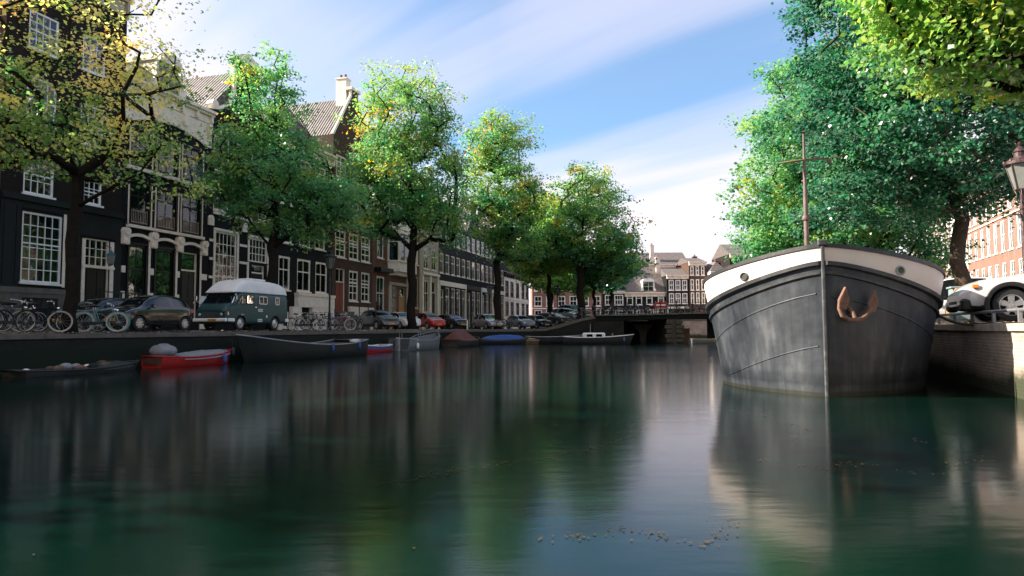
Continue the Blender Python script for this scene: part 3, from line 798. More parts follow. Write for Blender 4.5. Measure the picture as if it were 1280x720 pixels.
# oriel: three-sided bay over two floors
def oriel(parent, x0, x1, z0, z1, prof=1.0):
    b = MB(); a = .55
    P = [(x0, 0), (x0 + a, -prof), (x1 - a, -prof), (x1, 0)]
    def seg(p, q, za, zb, m=0, t=0.0):
        b.mesh([(p[0], p[1] - .004, za), (q[0], q[1] - .004, za), (q[0], q[1] - .004, zb), (p[0], p[1] - .004, zb)], [(0, 1, 2, 3)], m)
    b.prismz(P, z0 - .1, z0 + .85); b.prismz([(x0 - .1, 0), (x0 + a - .05, -prof - .12), (x1 - a + .05, -prof - .12), (x1 + .1, 0)], z0 + .85, z0 + .98)
    b.prismz([(x0 + .4, 0), (x0 + a + .3, -prof * .6), (x1 - a - .3, -prof * .6), (x1 - .4, 0)], z0 - .45, z0 - .1)
    zt = z1
    b.prismz([(x0 - .1, 0), (x0 + a - .05, -prof - .12), (x1 - a + .05, -prof - .12), (x1 + .1, 0)], zt - .3, zt)
    mid = z0 + .98
    posts = [P[0], P[1], ((P[1][0] * 2 + P[2][0]) / 3, -prof), ((P[1][0] + P[2][0] * 2) / 3, -prof), P[2], P[3]]
    for x, y in posts: b.box(x - .09, x + .09, y - .02 if y else -.12, y + .16 if y else -.005, mid, zt - .3)
    for (p, q) in zip(posts[:-1], posts[1:]):
        for z in (mid + (zt - mid) * .62,):
            dx, dy = q[0] - p[0], q[1] - p[1]; L = hypot(dx, dy)
            b.obox(((p[0] + q[0]) / 2, (p[1] + q[1]) / 2 + .06, z), atan2(dy, dx), L, .07, .08)
    o = b.build('bay_window', M['cream'], parent)
    g = MB(); g.prismz([(x0 + .06, -.02), (x0 + a + .03, -prof + .08), (x1 - a - .03, -prof + .08), (x1 - .06, -.02)], mid, zt - .3)
    g.build('pane', M['carglass'], o)
    return o
oriel(h6, 3.1, 8.2, rel(7.1), rel(11.0)); oriel(h6, 3.3, 8.0, rel(11.3), rel(14.3), .8)

# --- cream pilastered narrow house
h7 = house(46.2, 51.0, dict(H=rel(15.5), wall=M['sand'], gable='neck', rh=3.2, trim=M['cream'],
      wins=[(.5, 1.9, a, bq, dict(stE, arch=0, fw=.1)) for a, bq in ((rel(3.2), rel(6.7)), (rel(8.0), rel(10.4)), (rel(11.6), rel(13.6)))] + [(2.7, 4.1, a, bq, dict(stE, arch=0, fw=.1)) for a, bq in ((rel(8.0), rel(10.4)), (rel(11.6), rel(13.6)))],
      doors=[(2.8, 4.0, rel(1.7), rel(6.7), M['blackpaint'], M['cream'], 1.2, 2, .1, 1)],
      parts=[('pilaster', M['cream'], [(0.02, .35, -.12, -.003, -.2, rel(7.3)), (2.1, 2.5, -.12, -.003, -.2, rel(7.3)), (4.3, 4.7, -.12, -.003, -.2, rel(7.3))]), ('string_course', M['cream'], [(0, 4.74, -.22, -.003, rel(7.32), rel(7.6))])]),
      base=GB, label='narrow sandstone coloured house with cream pilasters behind the trunk of the tallest tree')

# --- black houses toward the corner
def blackrow(t0, t1, label, ncol, shop, H=14.5, wall='bk_black', gab='cornice', **k):
    W = t1 - t0
    sp = W / ncol; xs = [sp * (i + .5) for i in range(ncol)]
    w = min(1.5, sp * .68)
    wins = [(x - w / 2, x + w / 2, a, bq, dict(stE, arch=0, curtain='sides', fw=.13)) for x in xs for a, bq in ((rel(7.9), rel(10.2)), (rel(11.4), rel(13.3)))]
    gw = [(x - w / 2, x + w / 2, rel(2.2), rel(6.3), dict(stE, arch=0, rail=.75, fw=.12, curtain='full', cum=M['curtain'])) for x in xs[1:]]
    return house(t0, t1, dict(H=rel(H), wall=M[wall], gable=gab, rh=3.2, wins=wins + gw, doors=[(xs[0] - .6, xs[0] + .6, rel(1.6), rel(6.0), M['darkgreen'], M['cream'], .9, 2, .1, 1)],
        parts=[('shop_fascia', M[shop], [(.1, W - .15, -.14, -.003, rel(6.45), rel(7.0)), (.1, .35, -.10, -.003, -.1, rel(6.45)), (W - .4, W - .15, -.10, -.003, -.1, rel(6.45))])], **k), base=GB, label=label)
blackrow(51.0, 60.2, 'black house with a wide cream shop front above the red car', 5, 'cream')
blackrow(60.2, 66.0, 'narrow black house with tall cream framed ground floor windows, second before the tree trunk', 3, 'blackpaint', gab='neck')
blackrow(66.0, 71.5, 'narrow black house with a bright white ground floor behind the silver car', 3, 'white')
blackrow(71.5, 77.0, 'narrow black house half hidden by the tree trunk beside the white corner house', 3, 'cream', gab='neck')
h11 = house(77.0, 91.8, dict(H=rel(9.95), wall=M['cream'], gable='mansard', rh=3.0, mi=1.2, ch=.5, roof=M['slate'], trim=M['blackpaint'],
      wins=[(a, a + 1.9, z0, z1, dict(stE, arch=0, fm=M['darkgreen'], fw=.1, rail=.0, nx=2)) for a in (.6, 3.4, 6.6, 10.0, 12.6) for z0, z1 in ((rel(6.4), rel(8.8)), (rel(3.5), rel(5.6)))],
      parts=[('string_course', M['white'], [(0, 14.7, -.12, -.003, rel(5.95), rel(6.12))]),
             ('upper_storey', M['bk_black'], [(.2, 14.5, .15, 5, rel(10.02), rel(12.6))])]), base=GB,
      label='cream corner house with dark framed windows and black upper storey, last of the left row')

# --- right bank, sunlit brick terrace. these face the other way: mirrored placement
def rhouse(t0, t1, spec, label, off=17.0, base=1.9, name='canal_house'):
    # local x runs from far to near, local y away from the canal
    loc = rpos(t1, off, base)
    return house(0, t1 - t0, spec, name=name, label=label, loc=loc, ang=ANG_R + pi)
stR = dict(nx=2, ny=1, fw=.12, mw=.05, fm=M['white'], rail=.55, curtain='sides', sm=M['white'])
def rrow(n, W, rows, w=1.25):
    sp = W / n
    return [(sp * (i + .5) - w / 2, sp * (i + .5) + w / 2, a, b, stR) for i in range(n) for a, b in rows]
# ------------------------------------------------------------------ right terrace
RB = 1.6
def rrel(z): return z - RB
rowsR = [(rrel(5.0), rrel(7.3)), (rrel(8.3), rrel(11.2)), (rrel(12.0), rrel(14.4)), (rrel(15.3), rrel(17.5))]
stG = dict(stR, rail=.6)
def rspec(n, W, wall, H=19.2, **k):
    return dict(H=H - RB, wall=M[wall], gable=k.get('gable', 'cornice'), rh=3.0, ch=.7, trim=M['white'], wins=rrow(n, W, rowsR + [(rrel(2.3), rrel(4.2))], k.get('w', 1.15)),
                roof=M['tile'], parts=[('string_course', M['pinkwhite'], [(0, W - .04, -.14, -.003, rrel(4.5), rrel(4.72)), (0, W - .04, -.10, -.003, rrel(11.42), rrel(11.56))])], chimneys=[(1, 5, 4), (W - 1, 5, 4)])
rhouse(71.2, 79, rspec(3, 7.8, 'bk_salmon', H=17.8), 'salmon house beyond the pale house on the right bank, seen past the tree trunk') if False else None
rhouse(58.6, 71.0, rspec(6, 12.4, 'bk_orange'), 'sunlit orange brick house with narrow white windows to the right of the big tree trunk', base=RB)
rhouse(45.5, 58.6, rspec(6, 13.1, 'bk_salmon', H=20.5), 'sunlit brownish brick house behind the street lamp at the right edge', base=RB)
rhouse(30.0, 45.5, rspec(6, 15.5, 'bk_brown', H=19.5), 'brown brick house just outside the right edge of the view', base=RB)
sw = rspec(3, 6.5, 'bk_orange', H=16.8); sw['wall'] = M['pinkwhite']
rhouse(71.0, 77.5, sw, 'pale plastered house beside the big tree trunk on the right bank', base=RB)
rhouse(77.5, 88.0, rspec(4, 10.5, 'bk_salmon', H=17.6), 'salmon brick house seen under the branches left of the big tree trunk', base=RB)
rhouse(88.0, 99.0, rspec(4, 11, 'bk_brown', H=18), 'farthest brown brick house of the right bank terrace', base=RB)

# ------------------------------------------------------------------ houses beyond the bridge
FB = 2.5
def fr(z): return z - FB
def far(x0, x1, y, spec, label, base=FB):
    return house(0, x1 - x0, spec, label=label, loc=Vector((x0, y, base)), ang=0)
stW = dict(nx=2, ny=2, fw=.16, mw=.06, fm=M['white'], rail=.5)
W = 12.6; sp = W / 6
far(3.6, 16.2, 122, dict(H=8.9, wall=M['bk_orange'], ridge='along', gable='cornice', rh=3, trim=M['white'], roof=M['tile_red'], ch=.4,
    wins=[(sp * (i + .5) - .68, sp * (i + .5) + .68, a, b, stW) for i in range(6) for a, b in ((.4, 2.25), (2.9, 4.75), (5.6, 7.4))],
    parts=[('string_course', M['white'], [(0, 12.5, -.12, -.003, 2.4, 2.6)])]), 'long orange brick building behind the trees at the left end of the bridge')
far(16.3, 20.2, 122, dict(H=5.5, wall=M['bk_dark'], ridge='along', gable='cornice', rh=2.6, trim=M['white'], roof=M['tile'], ch=.3,
    wins=[(.3, 1.5, 3.1, 4.9, stW), (2.0, 3.6, 3.1, 4.9, dict(stW, nx=3)), (.3, 1.6, .3, 2.2, stW), (2.1, 3.5, .3, 2.2, stW)]), 'low grey brick house between the orange building and the black corner house')
hb = far(20.3, 27.9, 124, dict(H=5.35, wall=M['bk_black'], ridge='along', gable='cornice', rh=5.4, trim=M['cream'], roof=M['tile_red'], ch=.55, D=9,
    wins=[(a, a + 1.15, 3.15, 5.0 - .02, dict(stW, nx=1, ny=1, fw=.17, rail=.7)) for a in (.55, 2.2, 4.1, 6.2)] + [(a, a + 1.3, .2, 2.3, stW) for a in (.5, 2.3, 4.2)],
    doors=[(6.2, 7.2, .1, 2.3, M['blackpaint'], M['white'], .4)], chimneys=[(7.2, 4.4, 6.8), (.2, 4.4, 6.5)], chm=M['pinkwhite'],
    parts=[('shop_front', M['pinkwhite'], [(5.6, 6.1, -.1, -.003, 0, 2.6), (5.6, 7.55, -.15, -.003, 2.45, 2.75)])]), 'low black corner house with a big tiled roof and white dormer beyond the bridge')
dormer(hb, 4.55, 5.45, 2.1, 1.9, .1, 3.5, M['white'], M['tile_red'])
far(27.95, 31.9, 123, dict(H=fr(10.9), wall=M['bk_black'], gable='cornice', ridge='along', rh=1.9, trim=M['cream'], roof=M['tile_red'], ch=.5, D=8,
    wins=[(a, a + .95, z0, z1, stW) for a in (.35, 1.55, 2.75) for z0, z1 in ((fr(5.8), fr(7.7)), (fr(8.2), fr(10.1)))], parts=[('shop_fascia', M['pinkwhite'], [(0, 3.9, -.12, -.003, fr(4.9), fr(5.3)), (0, .3, -.12, -.003, 0, fr(4.9))])]),
    'narrow black house with white paned windows between the tiled corner house and the brown house')
far(32.0, 35.2, 123, dict(H=fr(13.3), wall=M['bk_brown'], gable='cornice', ridge='along', rh=1.3, trim=M['cream'], roof=M['tile_red'], ch=.5, D=10,
    wins=[(a, a + .62, z0, z1, dict(stW, nx=1)) for a in (.25, 1.22, 2.2) for z0, z1 in ((fr(5.8), fr(7.8)), (fr(8.2), fr(10.2)), (fr(10.9), fr(12.6)))]),
    'brown four storey house with white windows, tallest beyond the bridge')
far(25.6, 35.0, 134, dict(H=fr(13.9), wall=M['pinkwhite'], ridge='along', gable='cornice', rh=3.0, trim=M['cream'], roof=M['tile_red'], ch=.4, D=8, chimneys=[(2.3, 1.6, 3.9)], chm=M['pinkwhite'],
    wins=[(1, 2, 8, 10, stW), (4, 5, 8, 10, stW)]), 'pale house with a tiled roof and fat chimney rising behind the black corner house')
far(35.25, 38.5, 121, dict(H=fr(11.4), wall=M['cream'], gable='cornice', rh=2, trim=M['white'], roof=M['tile_red'],
    wins=[(a, a + .8, z0, z1, stW) for a in (.3, 1.4) for z0, z1 in ((fr(4.4), fr(6.2)), (fr(7), fr(8.8)), (fr(9.2), fr(10.4)))]), 'slim cream house beside the brown four storey house, farthest right beyond the bridge')

# ------------------------------------------------------------------ ground, water, walls
def sstep(x, a, b):
    q = min(1, max(0, (x - a) / (b - a))); return q * q * (3 - 2 * q)
def hl(x, y):      # height of the left bank street
    return 1.36 + 1.2 * sstep(x, 2.5, 8.2) * sstep(y, 55, 62)
def hr(t):
    return 1.46 + 1.1 * sstep(t, 25, 50)
E1 = Vector((-3.34, 63.0, 0)); E2 = Vector((2.0, 65.2, 0)); E3 = Vector((7.75, 63.2, 0))
edge = [lpos(t, 0) for t in range(-48, 39, 3)] + [E1 + (E2 - E1) * q for q in (0, .33, .66, 1)] + [E2 + (E3 - E2) * q for q in (.2, .4, .6, .8, 1)]
edge = [p for i, p in enumerate(edge) if i == 0 or (p - edge[i - 1]).length > .3]
mb = MB(); rows = []
for i, p in enumerate(edge):
    d = (edge[min(i + 1, len(edge) - 1)] - edge[max(i - 1, 0)]).normalized(); n = Vector((-d.y, d.x, 0))
    if p.y > 60: n = Vector((-.05, 1, 0)).normalized()
    if i == len(edge) - 1: n = Vector((0, 1, 0))
    r = []
    for off, dz in ((.38, -.10), (1.0, -.03), (1.8, 0), (5.6, .02), (9.0, .02), (30, .02), (260, .02)):
        q = p + n * off
        r.append((q.x, q.y, hl(q.x, q.y) + dz))
    rows.append(r)
mb.grid(rows)
tag(mb.build('street', M['street'], smooth=True), kind='structure')
# filler: left bank ground north of the canal bend, joins the bridge deck
mb = MB(); mb.grid([[(x, y, hl(x, y) - .03) for x in (-120, -60, -30, -12, -4, 0, 2, 3.5, 4.5, 5.5, 6.5, 7.7)] for y in (66.2, 72, 90, 130, 320)])
tag(mb.build('square', M['street'], smooth=True), kind='structure')
mb = MB(); mb.poly([(7.7, 100, 2.53), (200, 100, 2.53), (200, 600, 2.53), (7.7, 600, 2.53)])
tag(mb.build('far_street', M['street'], fix=False), kind='structure')
mb = MB(); mb.poly([(-900, -300, .0), (900, -300, .0), (900, 1500, .0), (-900, 1500, .0)])
def watermat():
    m, nt, b, out = newmat('canal_water')
    b.inputs['Base Color'].default_value = (.001, .008, .008, 1); b.inputs['IOR'].default_value = 1.33
    b.inputs['Specular IOR Level'].default_value = .5
    tc = N(nt, 'ShaderNodeTexCoord')
    mp = N(nt, 'ShaderNodeMapping'); mp.inputs['Rotation'].default_value = (0, 0, radians(-10)); mp.inputs['Scale'].default_value = (.5, 1.6, 1)
    nt.links.new(tc.outputs['Object'], mp.inputs[0])
    n1 = N(nt, 'ShaderNodeTexNoise'); n1.inputs['Scale'].default_value = 2.2; n1.inputs['Detail'].default_value = 5; n1.inputs['Roughness'].default_value = .55
    nt.links.new(mp.outputs[0], n1.inputs['Vector'])
    n2 = N(nt, 'ShaderNodeTexNoise'); n2.inputs['Scale'].default_value = .22; n2.inputs['Detail'].default_value = 3
    nt.links.new(tc.outputs['Object'], n2.inputs['Vector'])
    mr = N(nt, 'ShaderNodeMapRange'); mr.inputs[3].default_value = .10; mr.inputs[4].default_value = .16
    nt.links.new(n2.outputs[0], mr.inputs[0]); nt.links.new(mr.outputs[0], b.inputs['Roughness'])
    nt.links.new(ramp(nt, n2.outputs[0], [(.35, (.0003, .0060, .0062)), (.55, (.0005, .0100, .0066)), (.7, (.0014, .0115, .0064))]), b.inputs['Base Color'])
    bp = N(nt, 'ShaderNodeBump'); bp.inputs['Strength'].default_value = .03; bp.inputs['Distance'].default_value = .10
    nt.links.new(n1.outputs[0], bp.inputs['Height']); nt.links.new(bp.outputs[0], b.inputs['Normal'])
    return m
tag(mb.build('water', watermat(), fix=False), kind='structure')

def quaywall(pts, top, mat, cmat, label, name='quay_wall', thick=.5, zf=None, flip=1):
    """wall along pts, inland side given by flip; coping stones on top"""
    root = empty(name, (pts[0].x, pts[0].y, 0), 0, label, 'quay wall')
    o = Vector((pts[0].x, pts[0].y, 0)); n = len(pts)
    nor = []
    for i in range(n):
        d = (pts[min(i + 1, n - 1)] - pts[max(i - 1, 0)]).normalized(); nor.append(Vector((-d.y, d.x, 0)) * flip)
    b = MB(); rows = []
    for p, q in zip(pts, nor):
        z = zf(p) if zf else top
        a = p - o + q * .03; c = p - o + q * thick
        rows.append([(a.x, a.y, -.9), (a.x, a.y, z - .16), (c.x, c.y, z - .16), (c.x, c.y, -.9)])
    b.grid(rows); b.build('wall', mat, root)
    b = MB()
    for i in range(n - 1):
        L = (pts[i + 1] - pts[i]).length; k = max(1, round(L / 1.25))
        for j in range(k):
            p = pts[i] + (pts[i + 1] - pts[i]) * ((j + .006) / k); p2 = pts[i] + (pts[i + 1] - pts[i]) * ((j + .994) / k)
            q = nor[i]; jz = random.uniform(-.008, .008)
            z1 = (zf(p) if zf else top) + jz; z2 = (zf(p2) if zf else top) + jz
            a, c, e, g = p - o - q * .03, p2 - o - q * .03, p2 - o + q * .42, p - o + q * .42
            vs = [(a.x, a.y, z1 - .16), (c.x, c.y, z2 - .16), (e.x, e.y, z2 - .158), (g.x, g.y, z1 - .158), (a.x, a.y, z1 - .02), (c.x, c.y, z2 - .02), (e.x, e.y, z2), (g.x, g.y, z1)]
            b.mesh(vs, [(3, 2, 1, 0), (4, 5, 6, 7), (0, 1, 5, 4), (1, 2, 6, 5), (2, 3, 7, 6), (3, 0, 4, 7)])
    b.build('coping', cmat, root)
    return root
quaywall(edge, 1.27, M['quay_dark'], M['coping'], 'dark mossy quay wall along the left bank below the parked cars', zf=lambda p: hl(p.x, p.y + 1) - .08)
redge = [rpos(t, 0) for t in range(-16, 61, 3)]
redge[-1] = rpos(58, 0)
quaywall(redge, 1.43, M['quay'], M['coping_pale'], 'sunlit brick quay wall on the right bank beside the barge', flip=-1, zf=lambda p: hr((p - B0).dot(DR)) - .03)
mb = MB(); rows = []
for t in list(range(-60, 64, 4)) + [120, 300]:
    rows.append([tuple(rpos(t, off, hr(t) + dz)) for off, dz in ((.4, -.035), (1.4, 0), (6, .01), (17, .02), (200, .02))])
mb.grid(rows)
tag(mb.build('street', M['street_r'], smooth=True), kind='structure')
# canal sides beyond the bridge
quaywall([Vector((8.0, 72.2, 0)), Vector((8.4, 100, 0))], 2.5, M['quay_dark'], M['coping'], 'short dark quay wall behind the left end of the bridge')
quaywall([Vector((8.2, 99.8, 0)), Vector((60, 99.8, 0))], 2.6, M['quay'], M['coping'], 'far brick quay wall glimpsed under the bridge')

# ------------------------------------------------------------------ bridge
M['pierstone'] = paint('grimy_pier_stone', (.07, .058, .045), .85, .5, 2.5, bump=.4)
br = empty('bridge', (7.7, 63.0, 0), 0, 'low dark canal bridge with stone piers crossing behind the barge', 'bridge')
def bz(x): return 2.52 + .16 * sstep(x, 0, 11)
b = MB(); rows = []
for k in range(25):
    x = 22.6 * k / 24; z = bz(x); rows.append([(x, 0, z - .42), (x, 0, z), (x, 9.2, z), (x, 9.2, z - .42)])
b.grid(rows, closed=True); b.poly(rows[0]); b.poly(rows[-1][::-1]); b.build('deck', M['bk_black'], br)
b = MB()
for k in range(18):
    x0, x1 = 22.6 * (k + .02) / 18, 22.6 * (k + .98) / 18; z = bz((x0 + x1) / 2); b.box(x0, x1, -.16, .34, z + .004, z + .14)
b.build('coping', M['coping'], br)
b = MB(); b.box(-.2, 2.6, .06, 9.1, -.9, bz(0) - .42); b.build('abutment', M['quay_dark'], br)
b = MB(); b.box(18.9, 22.6, .06, 9.1, -.9, bz(20) - .42); b.build('abutment', M['quay_dark'], br)
b = MB(); b.box(6.6, 7.9, .05, 9, -.9, bz(7) - .42)
for k in range(5):
    z = .05 + k * .42
    b.box(6.35 if k % 2 else 6.5, 7.0, -.12, .05, z, z + .34, bev=.03); b.box(7.35, 8.15 if k % 2 else 8.0, -.12, .05, z, z + .34, bev=.03)
b.build('pier', M['pierstone'], br)
b = MB(); b.box(12.8, 13.9, .05, 9, -.9, bz(12) - .42); b.build('pier', M['quay_dark'], br)
b = MB()   # splayed support seen in the first opening
b.prism([(4.75, -.4), (5.15, -.4), (5.3, .9), (5.95, 1.75), (4.0, 1.75), (4.62, .9)], 3.2, 3.7); b.build('splayed_support', M['pierstone'], br)
for q0, q1 in ((2.6, 6.6), (13.9, 18.9)):
    b = MB(); b.box(q0, q1, 5, 5.4, -.5, 2.1); b.build('shade_wall', M['bk_black'], br)  # black back wall closing the opening, stands in for shade under the deck
b = MB(); b.box(7.95, 9.3, 2.5, 3.3, -.5, 1.35, bev=.02); b.build('timber_guard', M['boatwood'], br)
b = MB()
for x in [k * 1.5 for k in range(16)]:
    z = bz(min(x, 22)); b.box(x - .04, x + .04, .04, .12, z + .14, z + 1.12)
    b.lathe([(0, 0), (.07, .02), (.07, .09), (0, .14)], (x, .08, z + 1.12), 8)
for dz in (.42, .74, 1.05):
    b.tube([(k * 1.5, .08, bz(min(k * 1.5, 22)) + dz) for k in range(16)], .024, 6)
b.build('railing', M['iron'], br)
b = MB()
for x in [k * 1.5 for k in range(16)]:
    z = bz(min(x, 22)); b.box(x - .04, x + .04, 8.9, 8.98, z, z + 1.12)
for dz in (.42, .74, 1.05): b.tube([(k * 1.5, 8.94, bz(min(k * 1.5, 22)) + dz) for k in range(16)], .024, 6)
b.build('railing', M['iron'], br)

# ------------------------------------------------------------------ trees
def make_tree(name, loc, trunk, blobs, nclump, nleaf, lsize, mat, label, hue=(.35, .2), bark='bark', seed=1, csize=.75, yellow=0.0, flat=.55, lean=(0, 0), group=None, base_r=1.35, up=.0, twig=True):
    """trunk=(radius, fork height). blobs=[(x,y,z,rx,ry,rz,weight)] local. leaves are real folded faces in clumps
       around the ends of a grown branch skeleton"""
    rng = np.random.default_rng(seed)
    nleaf = int(nleaf * LN); nclump = int(nclump * LC); lsize = lsize * LS
    r0, hf = trunk
    root = empty(name, loc, 0, label, 'tree', group)
    wts = np.array([q[6] for q in blobs]); wts = wts / wts.sum()
    cs = []
    tries = 0
    while len(cs) < nclump and tries < nclump * 60:
        tries += 1
        q = blobs[rng.choice(len(blobs), p=wts)]
        d = rng.normal(size=3); d /= np.linalg.norm(d); rr = rng.uniform(.12, 1) ** .42
        p = np.array([q[0] + d[0] * q[3] * rr, q[1] + d[1] * q[4] * rr, q[2] + d[2] * q[5] * rr])
        if p[2] < hf * .75: continue
        if cs and min(np.sum((p - c) ** 2) for c in cs) < (csize * .42) ** 2: continue
        cs.append(p)
    # skeleton
    top = max(c[2] for c in cs)
    nodes = []; par = []
    H0 = hf; nseg = 7
    for k in range(nseg + 1):
        q = k / nseg
        nodes.append(np.array([lean[0] * q + .10 * sin(k * 1.7 + seed) * (q > 0), lean[1] * q + .08 * cos(k * 2.1 + seed) * (q > 0), H0 * q - .25 * (k == 0)])); par.append(k - 1)
    # leader continues with slight wander
    last = nseg; p = nodes[-1].copy(); cx = np.mean([c[0] for c in cs]); cy = np.mean([c[1] for c in cs])
    nl = 7
    for k in range(nl):
        q = (k + 1) / nl
        tgt = np.array([lean[0] + (cx - lean[0]) * q * .8 + rng.normal() * .22, lean[1] + (cy - lean[1]) * q * .8 + rng.normal() * .22, hf + (top - hf) * .86 * q])
        nodes.append(tgt); par.append(last); last = len(nodes) - 1
    order = sorted(range(len(cs)), key=lambda i: np.linalg.norm(cs[i] - nodes[nseg]))
    ends = []
    first_ok = nseg - 1
    for i in order:
        c = cs[i]
        A = np.array(nodes[first_ok:])
        dv = c - A; dist = np.linalg.norm(dv, axis=1)
        pen = dist + np.maximum(0, -(dv[:, 2] - .25 * dist)) * 1.2
        j = int(np.argmin(pen)) + first_ok
        a = nodes[j]; L = np.linalg.norm(c - a); n = max(1, int(L / .85))
        pr = j; side = rng.normal(size=3) * .10 * L
        for k in range(1, n + 1):
            q = k / n
            pt = a + (c - a) * q + side * sin(q * pi) + np.array([0, 0, .10 * L * sin(q * pi)])
            nodes.append(pt); par.append(pr); pr = len(nodes) - 1
        ends.append(pr)
    cnt = [0] * len(nodes)
    for e in ends:
        k = e
        while k >= 0: cnt[k] += 1; k = par[k]
    tot = max(cnt)
    rad = [max(.012, r0 * (max(c, .5) / tot) ** .42 * (.94 if i > nseg else 1)) for i, c in enumerate(cnt)]
    for k in range(nseg + 1): rad[k] = r0 * (base_r - (base_r - 1) * min(1, k * 1.6)) if k < 1 else r0 * (1 - .12 * k / nseg)
    kids = {}
    for i, q in enumerate(par): kids.setdefault(q, []).append(i)
    mb = MB(); done = set()
    stack = [0]
    starts = [(None, 0)]
    while starts:
        pn, s0 = starts.pop()
        chain = ([pn] if pn is not None else []) + [s0]
        cur = s0
        while cur in kids:
            ch = sorted(kids[cur], key=lambda i: -cnt[i])
            for o in ch[1:]: starts.append((cur, o))
            cur = ch[0]; chain.append(cur)
        rr = [rad[i] for i in chain]
        if pn is not None: rr[0] = min(rad[pn], rr[1] * 1.25)
        nn = 12 if max(rr) > .2 else (7 if max(rr) > .06 else 4)
        mb.tube([nodes[i] for i in chain], rr, nn)
    mb.build('trunk', M[bark], root, smooth=True, fix=False)
    # leaves
    LV = []; HU = []
    C = np.array(cs); nC = len(C)
    for b_ in range(1):
        n = nC * nleaf
        ci = np.repeat(np.arange(nC), nleaf)
        cr = rng.uniform(.65, 1.3, nC) * csize
        # keep some leaves strung along a few sub twigs so clumps have uneven outlines
        sub = rng.normal(size=(nC, 5, 3)) * np.array([.62, .62, .34]); si = rng.integers(0, 5, n)
        off = sub[ci, si] + rng.normal(size=(n, 3)) * np.array([.36, .36, .36 * flat])
        pos = C[ci] + off * cr[ci][:, None]
        ax = rng.normal(size=(n, 3)); ax[:, 2] = ax[:, 2] * .45 - .25; ax /= np.linalg.norm(ax, axis=1)[:, None]
        ctr = np.array([cx, cy, hf + (top - hf) * .35]); ow = pos - ctr; ow /= np.linalg.norm(ow, axis=1)[:, None]; oc = off / (np.linalg.norm(off, axis=1)[:, None] + 1e-6)
        nr = rng.normal(size=(n, 3)) * .42 + np.array([0, 0, .62]) + ow * .55 + oc * .30; nr -= ax * np.sum(nr * ax, axis=1)[:, None]; nr /= np.linalg.norm(nr, axis=1)[:, None]
        sd = np.cross(ax, nr)
        s = lsize * rng.uniform(.5, 1.4, n)[:, None]
        p0 = pos; p2 = pos + ax * s; p1 = pos + ax * s * .48 + sd * s * .40 + nr * s * .12; p3 = pos + ax * s * .48 - sd * s * .40 + nr * s * .12
        V = np.stack([p0, p1, p2, p3], 1).reshape(-1, 3)
        ch = rng.normal(size=nC) * hue[1]
        # patches of autumn colour
        if yellow:
            ph = rng.uniform(0, 6, 3)
            pat = np.sin(C[:, 0] * .9 + ph[0]) * np.sin(C[:, 1] * .8 + ph[1]) + np.sin(C[:, 2] * .7 + ph[2]) * .6
            ch = ch + yellow * np.clip(pat, -.4, 1)
        hu = np.clip(hue[0] + ch[ci] + rng.normal(size=n) * .09, 0, 1)
        if up: hu = np.clip(hu + up * (pos[:, 2] - hf) / (top - hf), 0, 1)
        HU = np.repeat(hu, 4)
    me = bpy.data.meshes.new('crown')
    me.vertices.add(len(V)); me.vertices.foreach_set('co', V.astype(np.float32).ravel())
    nf = len(V) // 4
    me.loops.add(nf * 4); me.loops.foreach_set('vertex_index', np.arange(nf * 4, dtype=np.int32))
    me.polygons.add(nf); me.polygons.foreach_set('loop_start', np.arange(0, nf * 4, 4, dtype=np.int32))
    me.update(calc_edges=True)
    at = me.attributes.new('hue', 'FLOAT', 'POINT'); at.data.foreach_set('value', HU.astype(np.float32))
    me.materials.append(mat)
    o = bpy.data.objects.new('crown', me); COL.objects.link(o); o.parent = root
    return root

LN, LC, LS = 1.15, 1.15, 1.12
make_tree('street_tree', (-15.25, 23.6, 1.3), (.22, 4.4), [(-1.0, 0, 10.2, 4.6, 4.0, 4.2, 1.1), (-.8, 0, 6.6, 4.6, 3.4, 1.5, .7), (2.2, 0, 8.8, 1.5, 1.8, 1.8, .16), (3.0, 0, 5.4, 1.6, 1.6, .4, .10), (-4.5, -1, 8, 2.8, 2.5, 3, .4)], 180, 68, .122, M['leaf_yellow'],
          'yellow leaved open tree on the left quay beside the bicycles', hue=(.36, .15), yellow=.30, seed=3, csize=.70)
make_tree('street_tree', tuple(lpos(11.0, 2.6, 1.36)), (.26, 4.6), [(.3, 0, 8.4, 3.9, 3.8, 3.2, 1.1), (-.2, 0, 12.6, 2.5, 2.6, 3.2, .55), (2.8, 0, 6.8, 1.9, 2.0, 1.8, .32), (-2.6, 0, 8.0, 1.4, 1.6, 1.0, .15)], 180, 140, .150, M['leaf_green'],
          'bright green tree behind the teal camper van', hue=(.48, .12), seed=5, csize=.78, up=.10)
make_tree('street_tree', tuple(lpos(27.6, 1.7, 1.36)), (.36, 6.2), [(-.3, 0, 12.0, 4.9, 4.4, 4.2, 1.2), (-.4, 0, 17.4, 3.9, 3.6, 4.0, .8), (2.2, 0, 8.6, 2.3, 2.2, 2.0, .3), (-2.2, 0, 8.4, 1.9, 2.0, 1.6, .2)], 265, 135, .178, M['leaf_green'],
          'tallest green tree of the left quay behind the white car', hue=(.50, .13), seed=8, csize=.95, up=.14)
make_tree('street_tree', (-1.45, 67.2, 1.36), (.36, 6.5), [(.5, 0, 12.8, 3.9, 3.8, 4.6, 1.1), (.0, 0, 18.4, 3.0, 2.8, 3.2, .6), (1.4, 0, 8.2, 2.8, 2.4, 2.0, .3)], 215, 112, .21, M['leaf_green'],
          'slim green tree with lighter top behind the silver car', hue=(.50, .14), seed=12, csize=1.05, up=.18)
